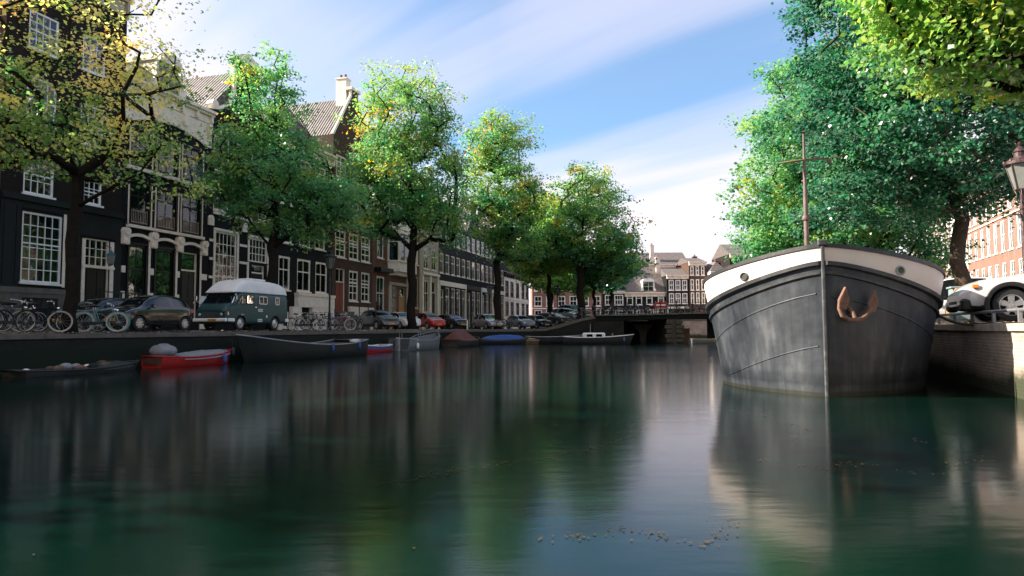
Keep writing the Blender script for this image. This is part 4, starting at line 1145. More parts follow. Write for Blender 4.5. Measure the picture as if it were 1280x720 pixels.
make_tree('street_tree', (4.1, 75.5, 1.4), (.26, 5.0), [(-.6, 0, 8.6, 3.8, 3.2, 3.0, 1), (-.8, 0, 12.6, 2.6, 2.4, 2.4, .5)], 150, 100, .27, M['leaf_light'],
          'smaller yellow green tree over the last cars of the left quay', hue=(.58, .16), seed=14, csize=1.0, up=.2)
make_tree('street_tree', (7.2, 71.5, 2.3), (.42, 5.2), [(.8, 0, 9.0, 5.4, 4.6, 3.6, 1.2), (.6, 0, 13.4, 3.6, 3.4, 3.2, .6), (4.4, 0, 6.5, 2.6, 2.4, 2.4, .35), (-3.0, 0, 8.4, 2.2, 2.2, 2.2, .3)], 260, 112, .21, M['leaf_green'],
          'broad green tree with a thick dark trunk at the left end of the bridge', hue=(.52, .13), seed=17, csize=1.0, up=.12)
make_tree('street_tree', (9.2, 76.5, 2.5), (.2, 2.9), [(.3, 0, 5.5, 2.6, 2.4, 2.0, 1)], 80, 80, .26, M['leaf_green'],
          'small forked tree beside the broad tree at the bridge', hue=(.42, .12), seed=19, csize=.85)
make_tree('street_tree', (5.5, 96, 1.9), (.3, 4.5), [(.5, 0, 8.0, 5.0, 4, 3.4, 1), (5.0, 2, 7.6, 4.0, 3, 3.2, .6)], 150, 85, .34, M['leaf_light'],
          'pale yellow green tree in front of the orange building', hue=(.50, .13), seed=23, csize=1.2)
make_tree('street_tree', (12.8, 88, 2.5), (.22, 3.0), [(0, 0, 6.6, 3.0, 3, 2.6, 1)], 90, 80, .30, M['leaf_green'],
          'dark green tree in front of the low grey house', hue=(.35, .12), seed=27, csize=.95)
# right bank
make_tree('street_tree', tuple(rpos(31.5, 1.6, 1.5)), (.40, 3.4), [(-1.6, 0, 8.0, 6.4, 5.6, 4.6, 1.3), (-2.0, 0, 12.8, 4.6, 4.2, 4.8, .9), (-4.2, 0, 5.0, 3.4, 3.4, 2.6, .5), (1.5, 0, 4.2, 4, 3, 2.2, .4)], 430, 165, .175, M['leaf_green'],
          'tall bluish green tree on the right bank behind the mast', hue=(.42, .12), seed=31, csize=.95, up=.12)
make_tree('street_tree', (16.75, 25.4, 1.5), (.27, 5.4), [(-.6, 0, 7.4, 5.2, 4.2, 3.4, 1.2), (-1.0, 0, 11.8, 4.8, 4.2, 4.2, 1.1), (-1.2, 0, 16.5, 4.0, 3.6, 3.6, .5), (-2.2, 1, 4.4, 3.2, 2.4, 1.8, .35)], 560, 200, .130, M['leaf_green'],
          'large dark green tree with patchy bark behind the parked cars on the right', hue=(.17, .12), bark='bark_warm', seed=37, csize=.72, yellow=0.0)
make_tree('street_tree', (10.4, 7.2, 1.45), (.28, 3.0), [(-.5, -3.5, 6.6, 4.2, 3.6, 2.8, 1.0), (.8, 4.4, 7.6, 2.6, 2.2, 2.0, .35), (-3.0, 2.6, 4.7, 1.9, 1.6, 1.35, 1.0), (-3.9, 2.4, 4.6, 1.3, 1.3, 1.0, .5), (-1.6, 2.2, 4.0, 1.5, 1.3, .95, .55), (-.3, .3, 5.6, 2.6, 2.4, 2.0, .5)], 560, 110, .085, M['leaf_light'],  # rear crown blob is out of view, added to shade barge and water
          'near branches of a yellow green tree reaching in from the top right corner', hue=(.52, .16), seed=41, csize=.42)
make_tree('street_tree', tuple(rpos(46, 1.8, 2.2)), (.34, 3.6), [(-.6, 0, 9.0, 5.0, 4.6, 5.0, 1), (-1, 0, 4.6, 3.4, 3, 2, .3)], 200, 95, .27, M['leaf_green'],
          'green tree farther along the right bank behind the tall one', hue=(.36, .12), seed=43, csize=1.1)
make_tree('street_tree', tuple(rpos(62, 3, 2.5)), (.32, 3.6), [(-.5, 0, 7.0, 5.0, 4.6, 4.0, 1)], 130, 85, .32, M['leaf_green'],
          'last green tree of the right bank near the bridge', hue=(.40, .12), seed=47, csize=1.2)

make_tree('street_tree', tuple(lpos(-17, 1.2, 1.36)), (.3, 4.2), [(0, 0, 8.5, 4.4, 4.4, 3.6, 1)], 90, 70, .26, M['leaf_yellow'], 'added yellowing tree on the left bank, unseen past the left edge, dimming sky light', hue=(.4, .15), seed=51, csize=1.0)  # unseen tree added to darken the ambient light from the left
make_tree('street_tree', tuple(rpos(-17, 1.8, 1.45)), (.35, 4.0), [(0, 0, 9.0, 5.4, 5.4, 4.6, 1)], 110, 70, .30, M['leaf_green'], 'added unseen green tree on the right bank, blocking sky light behind the viewpoint', hue=(.3, .1), seed=53, csize=1.1)  # unseen tree added to hold back sky light from behind the camera
make_tree('street_tree', tuple(rpos(-29, 1.8, 1.45)), (.35, 4.0), [(0, 0, 9.0, 5.4, 5.4, 4.6, 1)], 100, 70, .32, M['leaf_green'], 'second added unseen green tree on the right bank, blocking sky light behind the viewpoint', hue=(.34, .1), seed=57, csize=1.1)  # another out-of-view tree added for the same dimming

make_tree('street_tree', tuple(rpos(-10, 1.8, 1.45)), (.35, 3.6), [(-1, 0, 7.6, 5.0, 4.6, 4.0, 1)], 120, 75, .30, M['leaf_green'], 'added unseen green tree on the right bank, shading the barge from just behind the viewpoint', hue=(.3, .1), seed=59, csize=1.1)  # added behind the camera to darken the barge's starboard bow
make_tree('street_tree', tuple(lpos(-31, 1.2, 1.36)), (.3, 4.2), [(0, 0, 8.5, 4.8, 4.8, 3.8, 1)], 90, 70, .30, M['leaf_green'], 'added unseen green tree on the left bank, blocking sky light behind the viewpoint', hue=(.4, .12), seed=61, csize=1.1)  # out-of-view addition, reduces sky light reaching the hull
for i, (x0, H, wm) in enumerate([(-30, 14, 'bk_dark'), (-22.5, 16, 'bk_brown'), (-15, 13.5, 'bk_black'), (-8, 15.5, 'bk_dark'), (-1, 14.5, 'bk_brown')]):  # unseen house row added to block sky light behind the camera
    house(0, 7.0, dict(H=H, wall=M[wm], rh=3, wins=[(a, a + 1.2, z, z + 2.1, stR) for a in (.8, 2.9, 5.0) for z in (1, 4.2, 7.4, 10.4)]),
          label=('leftmost', 'second', 'middle', 'fourth', 'rightmost')[i] + ' house of the unseen row added behind the viewpoint to block sky light', loc=Vector((x0 + 7, -38, 1.4)), ang=pi)
mb = MB(); mb.poly([(-120, -36.5, 1.4), (60, -36.5, 1.4), (60, -36.5, -1), (-120, -36.5, -1)]); mb.poly([(-120, -36.5, 1.4), (-120, -120, 1.4), (60, -120, 1.4), (60, -36.5, 1.4)])  # bank under the added house row
tag(mb.build('street', M['street']), kind='structure')

for i, (x0, x1, H, wm, lb) in enumerate([(38.8, 45.5, 12, 'bk_dark', 'dark brick house beyond the bridge hidden behind the barge, next to the slim cream house'), (45.6, 53, 11, 'bk_orange', 'orange brick house beyond the bridge hidden behind the barge'), (53.1, 61, 13, 'bk_brown', 'brown house beyond the bridge hidden behind the barge, last before the right terrace')]):
    W = x1 - x0
    far(x0, x1, 121, dict(H=H, wall=M[wm], gable='cornice', ridge='along', rh=2.4, roof=M['tile_red'], wins=[(W * (k + .5) / 4 - .5, W * (k + .5) / 4 + .5, z, z + 1.9, stW) for k in range(4) for z in (.6, 3.6, 6.6)]), lb)
# ------------------------------------------------------------------ vehicles
def carpaint(name, col, rough=.22, metal=0.0):
    return paint(name, col, rough, .06, 1.0, metal=metal, coat=.8)
CP = {'black': carpaint('black_car_paint', (.010, .011, .014)), 'grey': carpaint('dark_grey_car_paint', (.055, .060, .065), metal=.3),
      'white': carpaint('white_car_paint', (.68, .68, .66)), 'red': carpaint('red_car_paint', (.50, .012, .010)), 'silver': carpaint('silver_car_paint', (.42, .43, .44), metal=.45),
      'blue': carpaint('grey_blue_car_paint', (.22, .27, .32), metal=.3), 'pearl': carpaint('pearl_silver_car_paint', (.62, .58, .58), metal=.1),
      'van': paint('faded_teal_van_paint', (.014, .060, .062), .38, .25, 1.2)}

def wheel(parent, x, y, r, w, side, spokes=5, hub=False, rimm=None):
    """side=+1: outer face toward +y"""
    t = MB(); c = (x, y, r)
    prof = [(r * .66, -w * .5), (r * .93, -w * .5), (r, -w * .36), (r, w * .36), (r * .93, w * .5), (r * .66, w * .5), (r * .62, w * .36), (r * .62, -w * .36)]
    n = 28; rows = []
    for k in range(n):
        a = 2 * pi * k / n; rows.append([(x + q * cos(a), y + h * side, r + q * sin(a)) for q, h in prof])
    rows.append(rows[0]); t.grid(rows, closed=True)
    o = t.build('wheel', M['rubber'], parent, smooth=True, auto=40)
    m = MB(); rm = r * .68
    rows = []
    for k in range(n + 1):
        a = 2 * pi * k / n; rows.append([(x + q * cos(a), y + h * side, r + q * sin(a)) for q, h in ((rm, w * .47), (rm * .9, w * .50), (rm * .86, w * .38), (rm * .86, -w * .3), (rm, -w * .3))])
    m.grid(rows)
    m.lathe([(0, w * .0 * side), (rm * .86, w * .0 * side), (rm * .86, w * .03 * side), (0, w * .03 * side)], c, n, axis='y', m=1)
    if hub:
        m.lathe([(0, w * .52 * side), (rm * .35, w * .50 * side), (rm * .6, w * .38 * side), (rm * .88, w * .30 * side), (rm * .88, w * .1 * side), (0, w * .1 * side)], c, 20, axis='y')
    else:
        for k in range(spokes):
            a = 2 * pi * k / spokes + .3
            for da in (0,):
                a0, a1 = a + da * 1.6, a + da * .2
                wd0, wd1 = (.045, .062) if spokes <= 5 else (.024, .036)
                k0, k1 = rm * .18, rm * .92
                pts = []
                for kk, ww in ((k0, wd0 * r / .33), (k1, wd1 * r / .33)):
                    for sg in (-1, 1):
                        pts.append((kk * cos(a) - sg * ww * sin(a) + (da * kk * -sin(a)), kk * sin(a) + sg * ww * cos(a) + (da * kk * cos(a))))
                P = [pts[0], pts[2], pts[3], pts[1]]
                y1, y0 = w * .46 * side, w * .30 * side
                vs = [(x + p[0], y + y0, r + p[1]) for p in P] + [(x + p[0], y + y1, r + p[1]) for p in P]
                m.mesh(vs, [(0, 1, 2, 3), (4, 5, 6, 7), (0, 1, 5, 4), (1, 2, 6, 5), (2, 3, 7, 6), (3, 0, 4, 7)])
        m.lathe([(0, w * .50 * side), (rm * .20, w * .48 * side), (rm * .24, w * .2 * side), (0, w * .2 * side)], c, 14, axis='y')
    m.build('rim', [rimm or M['alloy'], M['plastic']], o, smooth=True, auto=35)
    return o

def car(label, loc, ang, mat, L=3.9, Wd=1.68, H=1.46, kind='hatch', wr=.30, front=.72, rear=.60, group=None, plate=True, spokes=8, trimblack=False, stripe=None, name='parked_car', lvl=2, pv=None):
    """nose at local +x, centre origin, z=0 road"""
    root = empty(name, loc, ang, label, 'car', group)
    hw = Wd / 2; x0 = -L / 2
    # stations: fraction, zbot, belt, top, width factor, roof half width factor
    K = dict(
        hatch=[(0, .42, .80, .84, .80, .60), (.03, .26, .92, .98, .92, .62), (.08, .22, .94, H - .18, .97, .66), (.16, .20, .95, H - .04, .99, .68), (.32, .19, .94, H, 1, .70), (.50, .19, .92, H - .01, 1, .70),
               (.62, .19, .90, H - .13, 1, .69), (.70, .19, .89, 1.14, 1, .70), (.765, .20, .88, .95, .99, .74), (.86, .20, .83, .89, .97, .74), (.94, .22, .75, .80, .91, .70), (.985, .26, .62, .66, .80, .60), (1, .34, .52, .54, .70, .52)],
        mini=[(0, .42, .80, .84, .80, .60), (.03, .26, .90, .96, .92, .66), (.07, .22, .92, H - .20, .96, .70), (.13, .20, .93, H - .03, .98, .74), (.32, .19, .92, H, 1, .76), (.55, .19, .91, H - .03, 1, .76),
              (.63, .19, .90, H - .16, 1, .74), (.695, .19, .89, 1.10, 1, .74), (.74, .20, .88, .96, .99, .76), (.86, .20, .85, .91, .98, .76), (.95, .22, .78, .84, .93, .72), (.985, .26, .66, .70, .84, .64), (1, .34, .54, .57, .74, .56)],
        estate=[(0, .42, .84, .90, .82, .62), (.03, .28, .98, 1.06, .93, .66), (.08, .24, 1.0, H - .16, .97, .68), (.14, .22, 1.0, H - .03, .99, .70), (.32, .20, .99, H, 1, .71), (.50, .20, .97, H - .02, 1, .71),
                (.60, .20, .96, H - .16, 1, .70), (.675, .20, .95, 1.20, 1, .71), (.735, .22, .94, 1.03, .99, .76), (.84, .22, .90, .99, .97, .76), (.93, .24, .82, .91, .92, .72), (.98, .28, .70, .76, .82, .62), (1, .36, .56, .60, .72, .54)],
    )[kind]
    rows = []
    for (q, zb, zbelt, zt, wf, rf) in K:
        x = x0 + L * q; w = hw * wf; rw = hw * rf if zt - zbelt > .12 else w * .80
        zm = zb + (zbelt - zb) * .5
        half = [(0, zb), (w * .82, zb), (w * .96, zb + .06), (w, zm), (w * .985, zbelt - .06), (w * .955, zbelt), (rw + (w * .93 - rw) * .42, zbelt + (zt - zbelt) * .52), (rw, zt - .045 * min(1, (zt - zbelt) / .3)), (rw * .80, zt), (0, zt + .025)]
        rows.append([(x, y, z) for y, z in half] + [(x, -y, z) for y, z in half[-2:0:-1]])
    mb = MB(); mb.grid(rows, closed=True); mb.poly(rows[0][::-1]); mb.poly(rows[-1])
    body = mb.build('body', [mat, M['plastic'], M['carglass']], None, smooth=True)
    md = body.modifiers.new('s', 'SUBSURF'); md.levels = lvl; md.render_levels = lvl
    xf = x0 + L - front; xr = x0 + rear
    cut = MB()
    for x in (xf, xr):
        for sg in (-1, 1):
            cut.lathe([(0, sg * (hw - .30)), (wr * 1.17, sg * (hw - .30)), (wr * 1.17, sg * (hw + .3)), (0, sg * (hw + .3))], (x, 0, wr), 32, axis='y')
    co_ = cut.build('cut', [M['plastic']], None)
    bo = body.modifiers.new('b', 'BOOLEAN'); bo.operation = 'DIFFERENCE'; bo.object = co_; bo.solver = 'EXACT'; 
    try: bo.material_mode = 'TRANSFER'
    except Exception: pass
    dg = bpy.context.evaluated_depsgraph_get(); dg.update()
    me = bpy.data.meshes.new_from_object(body.evaluated_get(dg))
    bpy.data.objects.remove(co_); bpy.data.objects.remove(body)
    me.name = 'body'
    if len(me.materials) < 3:
        me.materials.clear()
        for q in (mat, M['plastic'], M['carglass']): me.materials.append(q)
    # split the glass faces off into their own part
    def interp(x, col):
        q = (x - x0) / L
        for i in range(len(K) - 1):
            if K[i][0] <= q <= K[i + 1][0]:
                f = (q - K[i][0]) / (K[i + 1][0] - K[i][0]); return K[i][col] * (1 - f) + K[i + 1][col] * f
        return K[0][col] if q < 0 else K[-1][col]
    pil = {'hatch': (.355, .095, .64), 'mini': (.38, .075, .65), 'estate': (.36, .12, .62)}[kind]
    bm = bmesh.new(); bm.from_mesh(me); bm.normal_update()
    gf = []
    for f in bm.faces:
        c = f.calc_center_median(); q = (c.x - x0) / L; nrm = f.normal
        zb_, zt_ = interp(c.x, 2), interp(c.x, 3)
        for v in (1,):
            r = ((c.x - xf) ** 2 + (c.z - wr) ** 2) ** .5; r2 = ((c.x - xr) ** 2 + (c.z - wr) ** 2) ** .5
            if min(r, r2) < wr * 1.175 and abs(c.y) < hw * 1.01 and (abs(nrm.y) < .3 or abs(c.y) < hw - .25) and c.z < wr * 2.3: f.material_index = 1
        if trimblack and c.z < .36 and f.material_index == 0: f.material_index = 1
        if zt_ - zb_ < .10: continue
        if abs(nrm.y) > .62 and zb_ + .03 < c.z < zt_ - .075 and .10 < q < .71:
            if abs(q - pil[0]) > .017 and not (abs(q - .18) < .012 and kind == 'estate'): gf.append(f)
        elif nrm.x > .30 and nrm.z > .2 and c.z > .97 and c.z < H - .07 and abs(c.y) < hw * .72 and q > .5: gf.append(f)
        elif nrm.x < -.45 and zb_ + .08 < c.z < H - .10 and abs(c.y) < hw * .62 and q < .2: gf.append(f)
    g2 = bm.copy()
    idx = {f.index for f in gf}
    bmesh.ops.delete(bm, geom=gf, context='FACES')
    bm.to_mesh(me)
    g2.faces.ensure_lookup_table()
    bmesh.ops.delete(g2, geom=[f for f in g2.faces if f.index not in idx], context='FACES')
    for f in g2.faces: f.material_index = 0
    gm = bpy.data.meshes.new('window'); g2.to_mesh(gm); g2.free(); bm.free()
    gm.materials.clear(); gm.materials.append(M['carglass'])
    bo_ = bpy.data.objects.new('body', me); COL.objects.link(bo_); bo_.parent = root
    me.set_sharp_from_angle(angle=radians(38))
    go = bpy.data.objects.new('window', gm); COL.objects.link(go); go.parent = bo_
    for x in (xf, xr):
        for sg in (-1, 1): wheel(root, x, sg * (hw - .115), wr, .20, sg, spokes)
    xe = x0 + L
    # lamps, grille, plates, mirrors
    zb = interp(xe - .12, 2)
    for sg in (-1, 1):
        b = MB()
        rr = .115 if kind == 'mini' else .10
        b.lathe([(0, .045), (rr * .6, .035), (rr, -.02), (rr, -.12), (0, -.12)], (xe - (.10 if kind != 'mini' else .06), sg * hw * .66, zb - .10), 16, axis='x', sx=1.25 if kind != 'mini' else 1.0, sy=.85)
        b.build('headlight', M['lampglass'], root, smooth=True, auto=40)
        b = MB(); b.box(x0 - .012, x0 + .12, sg * hw * .80 - .09, sg * hw * .80 + .09, .72, .93, bev=.02); b.build('tail_light', M['redlight'], root)
        b = MB(); xm = x0 + L * .665; b.box(xm - .06, xm + .06, sg * hw * 1.0 - .02 * sg if sg > 0 else -hw * 1.0 - .17, hw + .17 if sg > 0 else -hw * 1.0 + .02, .90, 1.03, bev=.025)
        b.build('mirror', mat, root)
        b = MB(); b.obox((xf + .52 if False else x0 + L * .47, sg * (hw * .995), .80), 0, .14, .03, .025); b.build('door_handle', mat, root)
    b = MB(); b.box(xe - .10, xe + .004, -hw * .42, hw * .42, .40, .49, bev=.015); b.box(xe - .2, xe - .035, -hw * .34, hw * .34, .60, .67, bev=.015); b.build('grille', M['plastic'], root)
    if stripe: 
        b = MB(); b.box(xe - .12, xe + .010, -hw * .40, hw * .40, .565, .585); b.build('chrome_trim', M['chrome'], root)
    if plate:
        b = MB(); b.box(xe + .004, xe + .022, -.26, .26, .37, .48, bev=.006); p = b.build('number_plate', M['plate'], root)
        b = MB()
        for k, wk in enumerate((.05, .05, 0, .05, .05, 0, .05, .05)):
            if wk: b.box(xe + .0225, xe + .0235, -.20 + k * .052, -.20 + k * .052 + .034, .395, .455)
        b.build('plate_characters', M['plateink'], p)
    b = MB(); b.obox((x0 + L * .715, hw * .2, .985), .1, .03, .5, .015); b.build('wiper', M['plastic'], root)
    return root

G_CARS = 'cars parked along the left quay'
# small black hatchback, parallel to the quay, nose toward the camera
car('small black hatchback parked parallel to the quay in front of the camper van', tuple(lpos(1.1, 1.42, 1.37)), ANG_L + pi, CP['black'], L=3.6, Wd=1.62, H=1.46, kind='hatch', wr=.285, front=.66, rear=.55, spokes=8, group=G_CARS)
car('dark car standing in the street behind the small black hatchback', tuple(lpos(1.6, 4.2, 1.38)), ANG_L + pi, CP['black'], L=4.2, Wd=1.7, H=1.42, kind='hatch', wr=.30, front=.8, rear=.7, group=G_CARS)
# angled row
row = [(24.6, 3.0, 'grey', 'hatch', 4.1, 1.72, 1.47, 'dark grey hatchback at the near end of the angled row'), (28.7, 3.0, 'white', 'mini', 3.65, 1.68, 1.41, 'small white car with round headlights next to the red car'),
       (34.0, 3.0, 'red', 'hatch', 3.7, 1.65, 1.46, 'bright red hatchback parked in the row'), (39.5, 3.0, 'black', 'estate', 4.3, 1.75, 1.43, 'low black car between the red car and the silver car'),
       ]
def nose(t, a): return atan2(-.80, .60) + a
for t, off, c, k, L, w, h, lb in row:
    car(lb, tuple(lpos(t, off, 1.38)), nose(t, 0), CP[c], L=L, Wd=w, H=h, kind=k, wr=.305, group=G_CARS, spokes=5, stripe=(c == 'white'))
row2 = [(-2.45, 68.0, 'silver', 'hatch', 3.95, 1.72, 1.52, 'silver car with its pale bonnet in the sun beside the tree trunk'), (.85, 70.2, 'blue', 'mini', 3.65, 1.68, 1.41, 'small grey blue car in the middle of the far row'),
        (2.6, 71.5, 'black', 'hatch', 3.9, 1.7, 1.46, 'black hatchback next to the small grey blue car'), (4.4, 73.2, 'grey', 'estate', 4.4, 1.78, 1.45, 'dark estate car behind the black hatchback in the far row'),
        (6.0, 75.5, 'silver', 'hatch', 3.9, 1.7, 1.5, 'pale grey car near the end of the far row'), (7.2, 80.0, 'black', 'estate', 4.6, 1.85, 1.75, 'tall black off-road car at the far end of the row under the trees')]
for x, y, c, k, L, w, h, lb in row2:
    car(lb, (x, y, hl(x, y) + .02), atan2(-.86, .50) + (.15 if x > 4 else 0), CP[c], L=L, Wd=w, H=h, kind=k, wr=.31, group=G_CARS, spokes=5, lvl=1 if False else 2)

# ---- vintage camper van
def van(loc, ang):
    root = empty('camper_van', loc, ang, 'vintage teal camper van with white high roof parked on the left quay', 'van')
    L, hw = 4.75, .95; x0 = -L / 2
    def ring(x, w, zb, zs, zt, tw, zr=None):
        half = [(0, zb), (w * .9, zb), (w, zb + .08), (w, zs), (w * 1.0, zs + .05), (w * .985, zt - .25), (tw, zt - .02), (tw * .9, zt), (0, zt)]
        return [(x, y, z) for y, z in half] + [(x, -y, z) for y, z in half[-2:0:-1]]
    S = [(0, .86, .42, 1.05, 1.72, .78), (.012, .93, .34, 1.05, 1.80, .86), (.04, .95, .30, 1.05, 1.82, .89), (.3, .95, .28, 1.05, 1.82, .89), (.6, .95, .28, 1.05, 1.82, .89), (.76, .95, .28, 1.05, 1.82, .88),
         (.80, .95, .28, 1.04, 1.80, .87), (.865, .95, .28, 1.03, 1.56, .86), (.905, .94, .28, 1.00, 1.30, .86), (.95, .92, .28, .98, 1.20, .82), (.985, .88, .30, .94, 1.08, .76), (1, .80, .36, .86, .96, .66)]
    mb = MB(); rows = [ring(x0 + L * q, w, zb, zs, zt, tw) for q, w, zb, zs, zt, tw in S]
    mb.grid(rows, closed=True); mb.poly(rows[0][::-1]); mb.poly(rows[-1])
    body = mb.build('body', [CP['van'], M['plastic']], None, smooth=True)
    md = body.modifiers.new('s', 'SUBSURF'); md.levels = 2; md.render_levels = 2
    xf, xr, wr = x0 + L * .80, x0 + L * .235, .33
    cut = MB()
    for x in (xf, xr):
        for sg in (-1, 1): cut.lathe([(0, sg * (hw - .28)), (.40, sg * (hw - .28)), (.40, sg * (hw + .3)), (0, sg * (hw + .3))], (x, 0, wr), 32, axis='y')
    c_ = cut.build('cut', M['plastic'], None)
    bo = body.modifiers.new('b', 'BOOLEAN'); bo.object = c_; bo.solver = 'EXACT'
    dg = bpy.context.evaluated_depsgraph_get(); dg.update(); me = bpy.data.meshes.new_from_object(body.evaluated_get(dg)); me.name = 'body'
    bpy.data.objects.remove(c_); bpy.data.objects.remove(body)
    me.materials.clear(); me.materials.append(CP['van']); me.materials.append(M['plastic'])
    me.set_sharp_from_angle(angle=radians(35))
    bo_ = bpy.data.objects.new('body', me); COL.objects.link(bo_); bo_.parent = root
    for x in (xf, xr):
        for sg in (-1, 1): wheel(root, x, sg * (hw - .13), wr, .19, sg, hub=True)
    # white high roof
    mb = MB(); rows = []
    for q, w, z in [(0.005, .80, 1.80), (.012, .86, 2.12), (.05, .88, 2.32), (.14, .90, 2.44), (.4, .90, 2.50), (.64, .89, 2.49), (.72, .87, 2.43), (.785, .84, 2.26), (.835, .82, 2.05), (.868, .80, 1.90), (.878, .78, 1.84)]:
        x = x0 + L * q; zb = 1.79
        half = [(0, zb), (w * 1.03, zb), (w * 1.04, zb + .03), (w * 1.0, zb + (z - zb) * .5), (w * .93, z - (z - zb) * .12), (w * .7, z), (0, z + .02)]
        rows.append([(x, y, zz) for y, zz in half] + [(x, -y, zz) for y, zz in half[-2:0:-1]])
    mb.grid(rows, closed=True); mb.poly(rows[0][::-1]); mb.poly(rows[-1])
    rf = mb.build('roof', M['white'], root, smooth=True); md = rf.modifiers.new('s', 'SUBSURF'); md.levels = 2; md.render_levels = 2
    mb = MB(); mb.box(x0 + 1.2, x0 + 2.5, -.4, .4, 2.50, 2.58, bev=.03); mb.build('roof_hatch', M['white'], root)
    # side windows with pale rounded frames
    def swin(xc, zc, w, h, sg, fm, cuts=1):
        f = MB(); n = 28; ro = []; ri = []
        def rr(w, h, r, k):
            a = 2 * pi * k / n; cx = (w / 2 - r) * (1 if cos(a) >= 0 else -1); cz = (h / 2 - r) * (1 if sin(a) >= 0 else -1)
            return cx + r * cos(a), cz + r * sin(a)
        o_, i_ = [rr(w, h, .09, k) for k in range(n)], [rr(w - .08, h - .08, .06, k) for k in range(n)]
        y = sg * (hw + .003); y2 = sg * (hw + .022)
        rows = [[(xc + p[0], y, zc + p[1]) for p in o_], [(xc + p[0], y2, zc + p[1]) for p in o_], [(xc + p[0], y2, zc + p[1]) for p in i_], [(xc + p[0], y, zc + p[1]) for p in i_]]
        f.grid(rows, closed=True)
        if cuts > 1: f.box(xc - .014, xc + .014, min(y, y2), max(y, y2), zc - h / 2 + .03, zc + h / 2 - .03)
        o = f.build('window', fm, root)
        g = MB(); g.poly([(xc + p[0], sg * (hw + .008), zc + p[1]) for p in i_]); g.poly([(xc + p[0], sg * (hw + .005), zc + p[1]) for p in i_][::-1]); g.build('pane', M['carglass'], o)
        if cuts > 1 or True:
            g = MB()
            for xx in (-.30, .18): g.box(xc + xx * w, xc + xx * w + .10 * w, min(sg * (hw + .0085), sg * (hw + .0095)), max(sg * (hw + .0085), sg * (hw + .0095)), zc - h / 2 + .06, zc + h / 2 - .06)
            g.build('blind', M['redcurtain'], o)
    for sg in (-1, 1):
        swin(x0 + 2.15, 1.47, .66, .40, sg, M['white'], 2); swin(x0 + 1.0, 1.47, .36, .40, sg, M['white'], 1)
        swin(x0 + 3.15, 1.48, .55, .46, sg, M['plastic'], 1)
        g = MB(); y = sg * (hw + .004); xa = x0 + 3.50
        P = [(xa, 1.27), (xa + .60, 1.27), (xa + .52, 1.36), (xa + .22, 1.68), (xa, 1.70)]
        g.prism(P if sg < 0 else P[::-1], min(y, y + sg * .01), max(y, y + sg * .01)); g.build('cab_window', M['carglass'], root)
        b = MB(); b.tube([(x0 + L * .90, sg * hw * .95, 1.30), (x0 + L * .93, sg * (hw + .16), 1.38), (x0 + L * .93, sg * (hw + .16), 1.62)], .012, 6)
        b.box(x0 + L * .93 - .02, x0 + L * .93 + .02, sg * (hw + .17) - .07, sg * (hw + .17) + .07, 1.42, 1.64, bev=.015); b.build('mirror', M['chrome'], root)
        b = MB(); b.lathe([(0, .05), (.06, .04), (.085, 0), (.085, -.1), (0, -.1)], (x0 + L - .02, sg * .60, .74), 14, axis='x'); b.build('headlight', M['lampglass'], root, smooth=True, auto=40)
        b = MB(); b.box(x0 + L * .972 - .03, x0 + L * .972 + .05, sg * (hw * .93) - .02, sg * (hw * .93) + .02, .70, .86, bev=.01); b.build('indicator', M['amber'], root)
        b = MB(); b.box(x0 - .015, x0 + .05, sg * .78 - .07, sg * .78 + .07, .70, .92); b.build('tail_light', M['redlight'], root)
        b = MB(); b.obox((x0 + 2.72, sg * (hw + .012), 1.12), 0, .13, .02, .03); b.build('door_handle', M['chrome'], root)
    # windscreen: two flat panes following the sloped front
    g = MB()
    for sg in (-1, 1):
        a, b_ = (.05, .80)
        xs, zs = (x0 + L * .918, 1.275), (x0 + L * .842, 1.74)
        g.mesh([(xs[0] + .045, sg * a, xs[1]), (xs[0], sg * b_, xs[1]), (zs[0], sg * (b_ - .06), zs[1]), (zs[0] + .045, sg * a, zs[1]),
                (xs[0] + .005, sg * a, xs[1] - .02), (xs[0] - .04, sg * b_, xs[1] - .02), (zs[0] - .04, sg * (b_ - .06), zs[1] - .02), (zs[0] + .005, sg * a, zs[1] - .02)],
               [(0, 1, 2, 3), (4, 5, 6, 7), (0, 1, 5, 4), (1, 2, 6, 5), (2, 3, 7, 6), (3, 0, 4, 7)])
    g.build('windscreen', M['carglass'], root)
    for sg in (-1, 1):
        b = MB(); b.tube([(x0 + L * .915, sg * .86, 1.27), (x0 + L * .84, sg * .80, 1.76)], .022, 6); b.build('windscreen_trim', M['chrome'], root)

    b = MB(); b.box(x0 + L - .04, x0 + L + .015, -.46, .46, .62, .84, bev=.02)
    for k in range(4): b.box(x0 + L + .016, x0 + L + .028, -.44, .44, .645 + k * .05, .66 + k * .05, 1)
    b.build('grille', [M['plastic'], M['steel']], root)
    b = MB(); b.box(x0 + L - .06, x0 + L + .11, -.93, .93, .40, .56, bev=.04); b.box(x0 + L - .5, x0 + L - .06, .90, .985, .40, .56, bev=.03); b.box(x0 + L - .5, x0 + L - .06, -.985, -.90, .40, .56, bev=.03)
    b.build('bumper', M['white'], root)
    b = MB(); b.box(x0 - .08, x0 + .06, -.93, .93, .42, .58, bev=.04); b.box(x0 - .0, x0 + .30, .93, .985, .42, .58, bev=.02); b.box(x0 - .0, x0 + .30, -.985, -.93, .42, .58, bev=.02); b.build('bumper', M['white'], root)
    b = MB(); b.box(x0 + L + .112, x0 + L + .125, -.05, .42, .425, .53); p = b.build('number_plate', M['plate'], root)
    b = MB()
    for k in range(6): b.box(x0 + L + .1255, x0 + L + .1265, .01 + k * .062, .045 + k * .062, .45, .505)
    b.build('plate_characters', M['plateink'], p)
